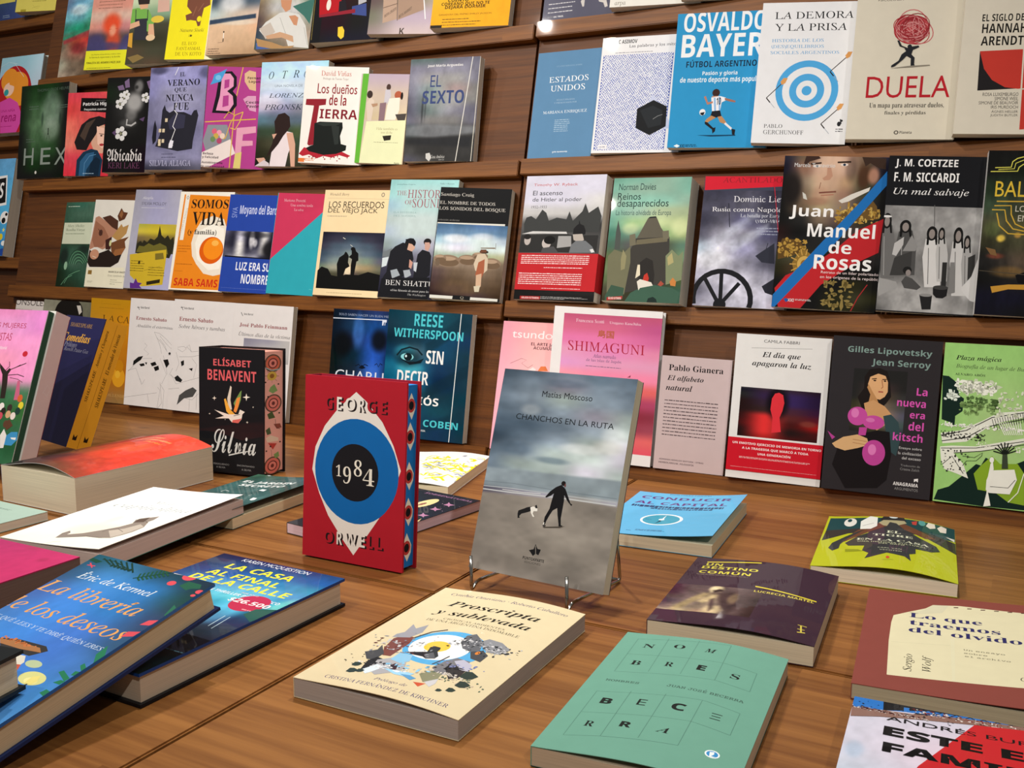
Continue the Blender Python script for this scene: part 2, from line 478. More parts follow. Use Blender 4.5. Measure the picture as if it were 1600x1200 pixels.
def plain_sheet(name, x0, y0, z0, x1, y1, z1, col, mat, parent):
    o = boxes(name, [(x0, y0, z0, x1, y1, z1)], mat, parent)
    me = o.data; at = me.color_attributes.new('ink', 'FLOAT_COLOR', 'POINT')
    at.data.foreach_set('color', np.tile(np.append(lin(col), 1), len(me.vertices)).astype('f'))
    return o

def make_book(d, seed):
    w, h, t = d['w'] / 1000, d['h'] / 1000, d['t'] / 1000
    ex, ey, ez = [Vector(v) for v in d['R']]; o = d['o']
    root = empty(d.get('name', 'paperback_book'), Matrix(((ex[0], ey[0], ez[0], o[0]), (ex[1], ey[1], ez[1], o[1]), (ex[2], ey[2], ez[2], o[2]), (0, 0, 0, 1))))
    tag(root, d['label'], d.get('cat', 'book'), d.get('group'))
    kind = d.get('kind', 'paperback'); mat = GLOSS if d.get('gloss', 1) else MATTE
    cov = d['cover']; page = d.get('page', 'd8d2c2'); g = 1 / d.get('g', 1.0)
    hard = kind == 'hardcover'; th = .0028 if hard else (.0005 if kind == 'paperback' else .0012)
    W, H = d['w'], d['h']
    cuts, lift = [], None
    if 'bow' in d or 'curl' in d:
        us = np.linspace(0, 1, 21); A, B = d.get('bow', (0, 0)); Cc = d.get('curl', 0)
        lift = (us * W, A * np.sin(math.pi * us ** 1.25) + (B + Cc) * us ** 2.2); cuts = list(us[1:-1] * W)
    sh = Sheet(W, H, cuts, lift, g)
    ops = d['ops']; band_at = next((i for i, q in enumerate(ops) if q[0] == 'BAND'), len(ops))
    sh.body(cov, th); sh.ops(ops[:band_at], seed)
    sh.build('front_cover', mat, root, t)
    back = d.get('back') or cov; spine = d.get('spine') or cov
    bk = lambda c: ''.join('%02x' % int(255 * min(1, (int(c[i:i + 2], 16) / 255) ** 1.0)) for i in (0, 2, 4))
    if hard:
        ins = .0035
        boxes('page_block', [(.002, ins, th, w - ins, h - ins, t - th)], paper_mat(page), root)
        plain_sheet('back_cover', 0, 0, 0, w, h, th, bk(back), mat, root)
        plain_sheet('spine', 0, 0, th, .0022, h, t - th, bk(spine), mat, root)
        px_ = w - ins
    elif kind == 'paperback':
        boxes('page_block', [(.0006, .0003, .0005, w - .0004, h - .0003, t - .0006)], paper_mat(page), root)
        plain_sheet('back_cover', 0, 0, 0, w, h, .0005, bk(back), mat, root)
        plain_sheet('spine', 0, 0, .0005, .0006, h, t - .0005, bk(spine), mat, root)
        px_ = w - .0004
    else:
        boxes(d.get('bodyname', 'page_block'), [(0, 0, 0, w - .0002, h, t - th)], paper_mat(page), root)
        px_ = w - .0002
    if 'sops' in d:
        ss = Sheet(d['t'], H, gain=g); sops = d['sops']
        z0, z1 = (th, t - th) if hard else (0, t)
        if sops[0][0] == 'FILL':
            m0, m1 = (d['t'] - z1 * 1000, d['t'] - z0 * 1000); i0 = 3.6 if hard else 0
            ss.add(np.array([(m0, i0), (m1, i0), (m1, H - i0), (m0, H - i0)]), [(0, 1, 2, 3)], lin(sops[0][1])); sops = sops[1:]
        ss.ops(sops, seed)
        ss.build(d.get('sidename', 'painted_page_edge'), MATTE, root, px_ + .00002, lambda V: np.column_stack([V[:, 2], V[:, 1], t - V[:, 0]]))
    for (nm, c, v0, v1, lb) in d.get('parts', []):
        bs = Sheet(W, H, gain=g)
        bs.add(np.array([(0, v0), (W, v0), (W, v1), (0, v1)]), [(0, 1, 2, 3)], lin(c)); bs.ops(ops[band_at + 1:], seed + 7)
        e = .0004
        # the strip of paper folds round the fore edge and the spine
        Vs = [(0, v0 / 1000, -t), (0, v0 / 1000, 0), (0, v1 / 1000, 0), (0, v1 / 1000, -t), (W / 1000 + e, v0 / 1000, 0), (W / 1000 + e, v0 / 1000, -t), (W / 1000 + e, v1 / 1000, -t), (W / 1000 + e, v1 / 1000, 0)]
        bs.V.append(np.array(Vs)); bs.K.append(np.tile(lin(c) * g, (8, 1))); bs.F += [tuple(j + bs.n for j in f) for f in ((0, 1, 2, 3), (4, 5, 6, 7))]; bs.n += 8
        bo = bs.build('paper_band', mat, root, t + .0009)
        if lb: bo['label'] = lb
    return root

# each book: pose, size in millimetres and the design printed on it (millimetres from the lower left corner)
BOOKS = [
{'t':16.0,'cover':'dddddd','group':'books on the far left unit','label':'blue paperback with a yellow strip,top left corner of the photo','o':[-2.4901,1.7423,0.9387],'R':[[1.0,0.0,0.0],[0.0,0.22495,0.97437],[0.0,-0.97437,0.22495]],'w':150.0,'h':210.0,'ops':[('G',0.0,0.0,150.0,210.0,1.5,'5a8 5a8/347 459',[],0.05,(20,20)),('P','e8dd6a',[-0.0,61.3,77.2,61.3,77.2,46.3,-0.0,46.3]),('D','9fb6cc',35.3,5.0,70.1,14.3,2,0.5)]},
{'t':20.0,'cover':'ece06c','group':'books on the far left unit','label':'pale yellow paperback in a clear wrap,top left shelf end','o':[-2.3669,1.719,0.9441],'R':[[0.98851,0.14731,-0.03401],[0.0,0.22495,0.97437],[0.15118,-0.96317,0.22237]],'w':150.0,'h':210.0,'ops':[('P','b9ab35',[17.5,6.2,35.0,6.2,35.0,0.0,17.5,0.0]),('L','a89d45',0.6,[53.7,8.9,68.7,12.4,79.0,12.8]),('D','9a9040',52.5,24.6,97.6,29.9,1,0.5),('L','c9bb50',0.6,[54.8,17.2,65.4,7.6,77.1,8.8])]},
{'t':12.0,'cover':'dddddd','group':'books on the far left unit','label':'white picture book peeking out behind the pale blue one','o':[-2.3488,1.6705,0.632],'R':[[1.0,0.0,0.0],[0.0,0.22495,0.97437],[0.0,-0.97437,0.22495]],'w':120.0,'h':205.0,'ops':[('G',0.0,0.0,120.0,205.0,1.5,'dee cdd/9bc abc/eee ddd/c8a a35',[],0,(20,20))]},
{'t':22.0,'cover':'dddddd','group':'books on the far left unit','name':'hardcover_book','kind':'hardcover','label':'pale blue picture book with a pink gowned,orange haired figure in a red oval','o':[-2.3953,1.6549,0.6356],'R':[[0.99998,0.00603,-0.00139],[0.0,0.22495,0.97437],[0.00619,-0.97435,0.22495]],'w':161.8,'h':198.2,'ops':[('G',0.0,0.0,161.8,198.2,2,'9cd 9cd bde/abd acd bcd/b33 b33 b33',[],0,(20,20)),('E','b01c22',60.9,78.9,76.4,95.2),('E','e8932c',70.6,119.7,47.1,38.0),('E','e8932c',41.4,138.5,31.8,29.8),('E','e8932c',95.0,93.3,28.1,25.2),('E','f2c8b0',43.9,113.3,20.4,17.8),('P','e8932c',[41.4,138.5,61.4,162.0,72.4,140.4,64.3,120.2,44.3,125.8]),('P','d64aa6',[16.0,81.7,51.7,91.9,86.1,77.3,104.1,51.5,109.6,26.6,97.2,0.0,35.3,0.0]),('E','2c9aa0',36.1,105.5,9.0,8.5),('T','a3196f','S','rena',31.2,28.8,88.1,46.2,0,0),('T','a3196f','s','UNA NIÑA',25.1,56.1,80.5,61.1,0,1),('D','a3196f',29.2,14.0,75.2,22.5,1,0.5),('L','d8f0f4',0.8,[54.5,179.2,96.7,142.7]),('L','d8f0f4',0.8,[-0.0,175.6,31.1,185.3,64.0,178.5])]},
{'t':30.0,'cover':'dddddd','group':'books on the far left unit','label':'blue sticker book about football with black outlined letters','o':[-2.496,1.601,0.3268],'R':[[1.0,0.0,0.0],[0.0,0.22495,0.97437],[0.0,-0.97437,0.22495]],'w':201.4,'h':249.0,'ops':[('G',0.0,0.0,201.4,249.0,1.5,'59c 6ad/4ad 5be/27b 38c',[],0.12,(14,14)),('P','f5f5f5',[108.8,201.7,176.9,206.1,188.8,129.9,126.9,122.5]),('P','111111',[110.7,193.4,173.2,200.0,183.7,136.1,125.4,128.7]),('T','f8f8f8','S','IS',140.6,147.3,169.6,187.7,0,0),('E','f4f4f4',188.6,97.2,16.3,16.4),('E','151515',186.4,89.9,7.6,7.4),('E','151515',194.3,105.4,5.0,4.1),('E','e4d02c',184.4,48.3,7.6,8.2),('E','f0f4f8',198.2,32.1,8.8,6.5),('E','2048a0',196.9,9.7,12.5,8.9),('T','ffffff','s','★',160.1,60.6,174.6,81.0,0,0),('T','ffe86a','s','★',185.5,60.5,197.8,72.7,0,0)]},
{'t':12.0,'cover':'dddddd','group':'books facing out on the shelves','label':'teal and red painted landscape paperback,first on the top row','o':[-2.1213,1.6384,0.7554],'R':[[1.0,0.0,0.0],[0.0,0.22495,0.97437],[0.0,-0.97437,0.22495]],'w':150.0,'h':205.0,'ops':[('G',0.0,0.0,150.0,205.0,1.5,'78a 7ac 9bd d9b/68a 6ac 8bc c8a/7bc 6ab 5a9 497/387 297 375 a44/665 a43 b33 844/876 965 a65 754/998 765 654 543/a98 876 543 332',[('b','f0f4f8',46.9,164.1,34.6,16.1,0.6),('p','2e8c6c',0.8,2,[-2.5,98.1,100.1,123.2,102.9,109.3,5.1,89.4]),('p','a5303a',0.7,2,[1.7,91.7,96.8,111.9,94.0,98.5,45.2,89.6,5.6,81.5]),('b','7d1f28',60.8,68.5,28.6,15.9,0.7)],0.25,(8,14))]},
{'t':16.0,'cover':'dddddd','group':'books facing out on the shelves','label':'orange portrait paperback with a bright yellow paper band','o':[-2.0011,1.6199,0.7597],'R':[[0.99132,0.12813,-0.02958],[0.0,0.22495,0.97437],[0.1315,-0.96591,0.223]],'w':145.0,'h':205.0,'ops':[('G',0.0,0.0,145.0,205.0,1.5,'c98 d98 d98/d98 d98 d98/d98 d98 d98/dba dba dba/d98 c88 c88/545 544 655/446 447 558/557 557 446/556 446 446',[('b','e8502c',64.2,108.0,29.0,28.7,1),('b','e8502c',73.8,65.9,23.3,30.4,0.8),('b','f0b090',69.2,92.6,11.2,15.3,0.8),('b','44406e',24.3,67.8,28.4,19.2,0.9),('b','44406e',112.7,68.2,13.8,15.1,0.9),('b','44406e',45.2,55.6,65.4,11.5,0.8)],0.06,(20,20)),('D','7e5a48',18.7,144.2,99.8,167.5,3,0.6),('L','b04024',0.7,[57.1,95.0,66.3,95.8]),('L','b04024',0.7,[75.6,96.1,82.9,96.6]),('BAND',),('T','4b4a10','s','Una historia extraordinaria y valiente sobre',16.3,33.8,102.1,37.7,0,1),('T','4b4a10','s','la fuerza,la esperanza y la familia',12.8,27.0,101.9,31.0,0,1),('T','2c2b08','S',"FINALISTA DEL WOMEN'S PRIZE 2020",5.8,13.5,105.3,19.6,0,1),('D','6b6a18',8.7,1.6,77.9,8.1,1,0.5)],'parts':[['band','e6e52a',0.0,45.4,'yellow paper band with black lettering']]},
{'t':20.0,'cover':'dddddd','group':'books facing out on the shelves','label':'green illustrated paperback of a cook in a dark apron','o':[-1.8597,1.6194,0.7598],'R':[[0.99096,0.13072,-0.03018],[0.0,0.22495,0.97437],[0.13416,-0.96556,0.22292]],'w':150.0,'h':205.0,'ops':[('G',0.0,0.0,150.0,205.0,1.5,'bca bda bda/acb adb adb/cdb bca bca/9b8 8a8 8a9/554 443 443/332 332 443/543 443 332/443 543 332',[],0,(20,20)),('P','79b552',[-0.0,128.3,14.1,130.7,46.2,125.5,66.8,95.0,54.9,73.4,-0.0,94.5]),('P','30313c',[11.7,104.9,45.2,105.2,51.3,55.2,15.3,56.5]),('L','30313c',2,[10.2,127.2,13.7,101.1]),('L','30313c',2,[44.0,125.6,47.0,99.6]),('P','e0b08c',[13.2,149.4,42.5,147.8,43.4,129.3,23.7,126.6]),('P','2e2422',[9.7,157.0,45.8,155.1,46.3,138.4,16.4,138.1]),('P','e2b18e',[-0.0,94.7,23.6,100.6,27.7,89.3,-0.0,81.6]),('P','e2b18e',[51.8,92.0,65.2,91.4,71.7,65.4,53.6,68.0]),('E','e8c9a0',61.5,60.3,12.5,7.4),('E','e4c84c',74.5,102.0,17.7,8.1),('P','d8a33a',[-0.0,72.1,10.2,73.4,13.9,38.1,1.1,42.2]),('P','d8b0a0',[69.4,146.4,100.4,144.8,104.6,119.0,71.9,117.6]),('P','8a7444',[4.1,16.2,32.2,22.7,51.4,14.8,22.2,2.8])]},
{'t':14.0,'cover':'f4f0d0','group':'books facing out on the shelves','label':'bright yellow paperback with a brown octopus shape and dark title','o':[-1.7323,1.6109,0.7617],'R':[[0.98047,0.19164,-0.04424],[0.0,0.22495,0.97437],[0.19668,-0.95534,0.22056]],'w':140.0,'h':205.0,'ops':[('P','f6e71c',[-0.0,205.0,100.5,205.0,100.5,0.0,-0.0,0.0]),('P','7a4a38',[38.6,154.9,93.3,153.6,98.2,121.3,83.2,114.4,80.4,93.0,79.1,75.2,73.3,73.5,67.3,86.1,52.9,88.1,43.0,86.4,39.0,99.1,54.5,104.2,40.1,118.9]),('E','f6e71c',74.8,90.2,5.6,6.5),('L','8d5b45',3,[64.4,118.4,57.6,97.0]),('L','93614b',2,[81.5,125.2,70.1,107.5]),('T','6b5a1e','i','Natsume Sōseki',29.5,61.5,90.1,69.3,0,0),('T','4b3b1e','s','❧',53.8,50.5,62.7,55.7,0,0),('T','8a6a18','r','EL ECO',39.2,32.0,75.7,39.5,0,0),('T','8a6a18','r','FANTASMAL',26.8,20.6,89.6,28.0,0,0),('T','8a6a18','r','DE UN KOTO',25.5,8.4,91.3,16.6,0,0)]},
{'t':18.0,'cover':'dddddd','group':'books facing out on the shelves','label':'peach beach scene paperback with a tiny walking figure','o':[-1.6124,1.6168,0.7604],'R':[[0.98941,0.14144,-0.03265],[0.0,0.22495,0.97437],[0.14516,-0.96405,0.22257]],'w':150.0,'h':205.0,'ops':[('G',0.0,0.0,150.0,205.0,1.3,'8ac 9be 9be/cde def bce/dee bcd 9bd/345 456 567/bcc cba dba/db9 db9 da8/db9 ca8 ca8/ca8 b97 a86',[('b','ffffff',50.9,111.9,36.3,21.1,0.7),('p','1e3450',0.9,1,[-0.5,76.2,114.5,86.5,115.9,77.1,1.0,66.6]),('b','e8e4d8',77.5,68.9,47.8,6.3,0.5)],0.04,(20,20)),('L','efe6da',2.2,[39.8,47.7,40.8,35.4]),('L','28211e',2,[40.8,35.4,40.8,27.7]),('E','30241c',39.9,49.4,1.6,2.1),('L','6e5448',0.6,[27.7,26.1,39.7,27.1]),('D','5a4638',4.9,1.3,39.7,15.6,3,0.7)]},
{'t':16.0,'cover':'dddddd','group':'books facing out on the shelves','label':'paperback painted with a reclining figure in a white shirt','o':[-1.4753,1.6147,0.7609],'R':[[0.98342,0.17671,-0.0408],[0.0,0.22495,0.97437],[0.18136,-0.95821,0.22122]],'w':126.9,'h':205.0,'ops':[('G',0.0,0.0,126.9,205.0,1.5,'79a 68a 465 354/79b 57a 354 243/87a 765 786 354/986 bba bba 466/765 bbb ccc 786/544 a97 bbb 998/345 876 a98 a98/455 665 876 998',[],0.08,(20,20)),('P','d8d8d4',[19.4,57.2,50.4,76.8,68.9,78.0,95.6,72.3,113.7,48.4,126.9,1.3,79.3,5.4,68.4,29.1,24.3,23.1,6.7,40.4]),('P','c98f6c',[72.0,69.5,86.6,70.8,94.7,65.6,93.4,48.8,85.8,50.6]),('P','c98f6c',[48.4,104.0,74.6,103.2,73.8,82.9,63.3,78.2,52.2,90.3]),('P','c4b9ae',[6.2,43.8,30.7,56.9,45.0,36.3,24.6,21.4]),('P','caa07e',[23.6,28.2,56.2,36.1,69.8,32.4,87.3,27.1,91.0,13.6,81.3,17.1,61.7,24.2,28.4,21.4]),('L','a8a8a4',1,[51.9,66.6,69.8,32.4]),('L','a8a8a4',1,[110.5,45.1,123.1,8.1]),('P','4864a8',[3.1,13.3,48.9,9.2,61.1,2.3,5.6,0.0]),('P','b08a5c',[1.6,23.5,40.7,14.4,68.1,5.5,93.8,6.8,87.2,1.9,42.6,0.9,7.9,6.4]),('P','3c7268',[78.4,89.6,117.2,101.9,126.4,101.7,122.5,51.5,107.2,68.6])]},
{'t':26.0,'cover':'14121a','group':'books facing out on the shelves','label':'black paperback with a red panel and a small gold emblem','o':[-1.3284,1.6249,0.7585],'R':[[0.99591,0.08801,-0.02032],[0.0,0.22495,0.97437],[0.09032,-0.97039,0.22403]],'w':155.0,'h':205.0,'ops':[('G',0.0,0.0,155.0,155.1,1.5,'a12 a12 b12 434/b12 b12 912 223/311 201 211 112/201 201 111 112/111 112 112 112',[],0,(20,20)),('P','0a0a10',[-0.0,190.8,22.1,190.8,22.1,0.0,-0.0,0.0]),('L','8a7a3c',1.2,[1.3,88.6,3.2,6.1]),('P','b4b4ba',[102.3,81.2,118.0,99.4,121.2,76.6,103.7,71.4]),('P','3c4c8a',[89.4,69.2,121.6,73.4,125.3,47.4,91.7,52.8]),('P','b41420',[8.1,114.5,60.3,116.9,64.7,61.2,14.8,56.3]),('E','e8e0d8',34.5,76.3,5.3,11.6),('P','1c1820',[58.1,81.2,72.6,83.4,79.6,60.1,59.5,58.2]),('P','8e2030',[14.8,56.3,97.5,63.8,98.6,55.6,15.5,51.4]),('P','e8c838',[62.7,28.8,72.9,29.8,78.5,21.3,78.9,8.3,72.9,3.8,64.5,10.8])]},
{'t':16.0,'cover':'dddddd','group':'books facing out on the shelves','label':'grey brown paperback picturing stacked cardboard boxes','o':[-1.1813,1.6065,0.7628],'R':[[0.97789,0.20377,-0.04704],[0.0,0.22495,0.97437],[0.20913,-0.95282,0.21998]],'w':150.0,'h':205.0,'ops':[('G',0.0,0.0,150.0,205.0,1.5,'876 877 988/a98 a98 a98/b98 b98 b98/a87 b98 cba/655 776 ba9/776 bab bab/988 cbb cbb',[],0,(20,20)),('P','b89c88',[23.9,86.2,51.7,88.8,57.7,29.0,29.0,21.5]),('P','a88c78',[53.3,88.8,108.3,94.0,110.9,47.2,59.6,27.4]),('L','6a564a',1.2,[51.7,88.8,58.8,25.9]),('L','6a564a',1.2,[26.7,51.4,55.4,59.8]),('T','6e5c50','S','BOTA CRUSTI',31.2,32.3,54.4,52.8,18,0),('T','6e5c50','S','BETA MARKET',61.0,30.4,85.6,53.9,18,0),('L','e8e8ea',2.2,[108.6,65.9,115.9,28.4]),('T','4a3e38','S','K',65.9,-0.8,75.7,11.7,0,0)]},
{'t':20.0,'cover':'dddddd','group':'books facing out on the shelves','label':'mustard yellow paperback with black title lines,last on the top left row','o':[-1.0415,1.6163,0.7605],'R':[[0.98961,0.14011,-0.03235],[0.0,0.22495,0.97437],[0.1438,-0.96424,0.22261]],'w':155.0,'h':205.0,'ops':[('G',0.0,0.0,155.0,205.0,1.5,'db4 eb3/db3 ea2/ea2 ea2',[],0.03,(20,20)),('T','2a2010','S','CUENTO',30.6,48.6,71.5,54.6,0,0),('T','2a2010','S','COREANO QUE NO TE',18.1,42.8,113.9,45.9,0,1),('T','2a2010','S','DEJARA DORMIR',26.0,35.4,106.7,40.3,0,1),('T','5a4818','s','GANADORA DEL PREMIO SHIRLEY JACKSON',14.8,23.7,119.8,24.7,0,1),('D','6a5520',23.0,-2.5,110.1,19.1,4,0.6),('P','2a241c',[0.3,5.3,23.4,5.3,23.4,0.0,0.3,0.0])]},
{'t':14.0,'cover':'dddddd','group':'books facing out on the shelves','label':'slate grey paperback with two open hands,first on the top right row','o':[-0.8203,1.6391,0.7583],'R':[[1.0,0.0,0.0],[0.0,0.22495,0.97437],[0.0,-0.97437,0.22495]],'w':150.0,'h':205.0,'ops':[('G',0.0,0.0,150.0,205.0,1.5,'556 556 667/556 556 556/667 556 556',[],0,(20,20)),('D','d8d8dc',9.8,11.4,61.9,34.7,3,0.85),('T','8a8a90','S','NOS',10.4,4.2,21.3,7.7,0,0),('T','e8e8ea','S','DE TRES.',22.4,4.1,41.4,7.0,0,1),('P','c9c4c0',[73.3,30.9,79.5,30.2,79.4,18.7,76.3,18.5,72.1,28.1]),('P','c9c4c0',[105.6,27.2,120.7,25.4,124.4,14.2,119.2,12.8,115.2,21.8,107.4,24.1])]},
{'t':18.0,'cover':'e6e4dc','group':'books facing out on the shelves','label':'white paperback showing only a small grey publisher word at its foot','o':[-0.6843,1.6211,0.7625],'R':[[0.99301,0.115,-0.02655],[0.0,0.22495,0.97437],[0.11803,-0.96756,0.22338]],'w':155.0,'h':205.0,'ops':[('T','8a867c','r','arpa',8.7,0.9,27.9,8.7,0,0)]},
{'t':20.0,'cover':'b4ae90','group':'books facing out on the shelves','label':'olive beige book seen only as a bottom strip above the tall blue book','o':[-0.5579,1.614,0.7641],'R':[[0.98723,0.15521,-0.03583],[0.0,0.22495,0.97437],[0.15929,-0.96193,0.22208]],'w':160.0,'h':205.0,'ops':[]},
{'t':20.0,'cover':'dddddd','group':'books facing out on the shelves','label':'dark green paperback with a misty figure and three tall thin letters','o':[-2.2073,1.5829,0.5156],'R':[[1.0,0.0,0.0],[0.0,0.13503,0.99084],[0.0,-0.99084,0.13503]],'w':172.0,'h':223.2,'ops':[('G',0.0,0.0,172.0,223.2,1.5,'121 131 131 111/121 242 131 111/121 464 242 111/121 575 464 111/111 464 353 111/111 353 242 111/111 131 121 111/111 111 111 010',[('b','93a89b',115.1,159.2,42.8,45.4,0.6),('b','aebfb2',113.4,114.1,34.3,30.3,0.5),('b','58705f',112.0,193.2,22.9,18.9,0.5),('b','1c2c24',82.3,140.3,4.7,19.0,0.5),('b','1c2c24',145.4,138.7,4.5,16.9,0.5)],0.2,(10,10)),('L','0c100e',2.6,[105.6,118.2,105.8,103.1]),('L','0c100e',1.2,[104.5,105.1,102.2,92.0]),('L','0c100e',1.2,[107.4,105.0,111.5,91.6]),('T','4a5c50','s','THOMAS OLDE HEUVELT',57.7,208.5,181.9,209.6,0,1),('D','5e7064',32.2,163.6,71.4,175.5,2,0.7),('D','5e7064',142.4,162.7,193.6,172.5,2,0.7),('T','8a968e','s','H',22.1,32.4,57.5,73.0,0,0),('T','8a968e','s','E',83.4,32.3,119.1,71.7,0,0),('T','8a968e','s','X',134.2,30.6,176.9,70.8,0,0),('D','5e7064',27.5,86.1,63.8,97.3,2,0.6),('E','d8d8d0',68.6,14.3,3.5,3.8)]},
{'t':15.0,'cover':'dddddd','group':'books facing out on the shelves','label':'coral red paperback with a dark haired woman and a blue bag','o':[-2.0269,1.5681,0.5185],'R':[[0.99461,0.10105,-0.02333],[0.00947,0.13551,0.99073],[0.10327,-0.98561,0.13382]],'w':135.0,'h':191.6,'ops':[('G',0.0,0.0,135.0,191.6,1.5,'d45 d45 d55/d44 d55 d45/e76 d55 d44/e87 d65 d44/d45 d45 d55/d34 d34 d34',[],0.1,(20,12)),('P','0e0c0e',[40.7,179.4,134.2,175.8,134.7,143.3,39.5,149.0]),('T','8a8a8a','s','COLECCIÓN',84.8,171.0,113.2,173.8,0,0),('T','f2f2f2','S','Patricia Highsmith',46.9,158.8,161.2,169.0,0,0),('T','d8d8d8','S','Pequeños cuentos misóginos',51.1,149.2,162.4,154.6,0,1),('P','d8a890',[79.3,124.4,108.4,120.3,122.6,109.1,125.8,72.9,114.4,51.2,90.2,55.0,79.0,73.3]),('P','1e1a1c',[33.8,92.1,46.1,117.7,69.0,131.9,97.4,136.8,119.3,130.9,119.0,118.3,99.5,113.1,91.5,95.0,74.2,73.3,65.8,58.8,36.5,60.8,27.7,77.5]),('P','4a3c34',[43.5,92.0,60.3,121.1,88.3,131.5,71.0,109.9,59.1,80.8]),('P','f0c4b0',[92.3,113.3,114.1,109.3,123.6,98.3,122.0,72.9,113.5,62.1,98.2,73.1]),('L','2a1a18',1.4,[100.9,96.7,115.4,94.7]),('E','a83034',110.3,71.2,6.7,2.9),('E','201818',108.0,91.9,3.3,1.8),('P','14344e',[37.4,0.0,38.6,36.9,56.5,55.2,80.0,62.3,99.5,58.5,115.7,36.6,112.3,0.0]),('P','2c5c84',[47.2,0.0,48.7,33.2,66.5,51.4,90.2,55.0,87.0,36.7,69.7,14.8,66.6,0.0]),('P','0f2438',[78.2,0.2,80.5,29.4,96.0,44.0,110.0,36.6,105.0,0.0]),('L','6aa0cc',1,[61.7,0.0,62.6,29.5,76.6,45.9,95.5,49.4]),('D','a8c8e0',59.5,3.8,92.3,9.3,1,0.8)]},
{'t':30.0,'cover':'dddddd','group':'books facing out on the shelves','label':'black paperback with a pale plaster bust,white flowers and butterflies','o':[-1.8809,1.5693,0.5196],'R':[[0.99348,0.11109,-0.02565],[0.01041,0.13561,0.99071],[0.11354,-0.98451,0.13357]],'w':121.1,'h':210.5,'ops':[('G',0.0,0.0,121.1,210.5,1.5,'111 111 111/121 222 111/111 333 111/111 222 111/111 111 111/111 111 101/101 111 101',[('b','b8b8b8',79.7,154.3,26.9,24.6,0.85),('b','8a8a8a',90.1,189.1,13.4,15.8,0.8),('b','2a2a2a',83.5,187.5,5.4,4.9,0.9),('b','909090',73.2,126.2,18.0,14.1,0.6),('b','707070',65.7,108.7,27.0,10.6,0.5)],0,(20,20)),('E','dcdcdc',58.6,165.3,5.8,5.0),('E','dcdcdc',53.0,156.9,5.9,5.1),('E','dcdcdc',42.3,160.4,5.9,5.1),('E','dcdcdc',41.4,171.0,5.9,5.1),('E','dcdcdc',51.5,174.0,5.9,5.1),('E','8a8a70',49.4,165.5,3.1,3.1),('E','dcdcdc',47.4,151.4,5.2,4.5),('E','dcdcdc',42.4,144.0,5.2,4.5),('E','dcdcdc',33.0,147.0,5.2,4.5),('E','dcdcdc',32.2,156.4,5.2,4.5),('E','dcdcdc',41.1,159.1,5.2,4.5),('E','8a8a70',39.2,151.6,2.7,2.7),('E','dcdcdc',117.6,163.9,4.7,4.1),('E','dcdcdc',113.0,157.0,4.7,4.1),('E','dcdcdc',104.4,159.9,4.7,4.1),('E','dcdcdc',103.6,168.5,4.7,4.1),('E','dcdcdc',111.8,171.0,4.7,4.1),('E','8a8a70',110.1,164.1,2.5,2.5),('E','dcdcdc',58.2,85.9,6.9,5.9),('E','dcdcdc',51.5,75.9,6.9,5.9),('E','dcdcdc',39.0,79.8,6.9,6.0),('E','dcdcdc',37.9,92.3,6.9,6.0),('E','dcdcdc',49.7,96.1,6.9,5.9),('E','8a8a70',47.3,86.0,3.6,3.6),('E','dcdcdc',62.1,172.3,4.1,3.6),('E','dcdcdc',58.1,166.3,4.1,3.6),('E','dcdcdc',50.6,168.8,4.1,3.6),('E','dcdcdc',49.9,176.3,4.1,3.6),('E','dcdcdc',57.0,178.4,4.1,3.6),('E','8a8a70',55.6,172.4,2.2,2.2),('P','7a6488',[29.0,190.8,44.6,193.9,50.1,183.1,34.3,181.8]),('P','7a6488',[48.5,200.8,60.6,207.5,64.1,188.1,52.0,186.6]),('P','7a6488',[110.6,199.0,121.1,202.1,121.1,181.1,117.1,184.9]),('P','5a4468',[22.0,88.0,32.8,95.0,32.7,80.8]),('P','5a4468',[96.4,117.1,111.5,122.1,108.0,111.7]),('L','b0b0b0',4,[62.6,117.6,61.5,105.3,75.2,103.3,88.0,110.2]),('T','d8d4d4','f','Adicadia',12.0,24.1,111.4,52.2,0,0),('T','6a3c5c','r','KERI LAKE',16.4,9.2,106.0,22.2,0,0)]},
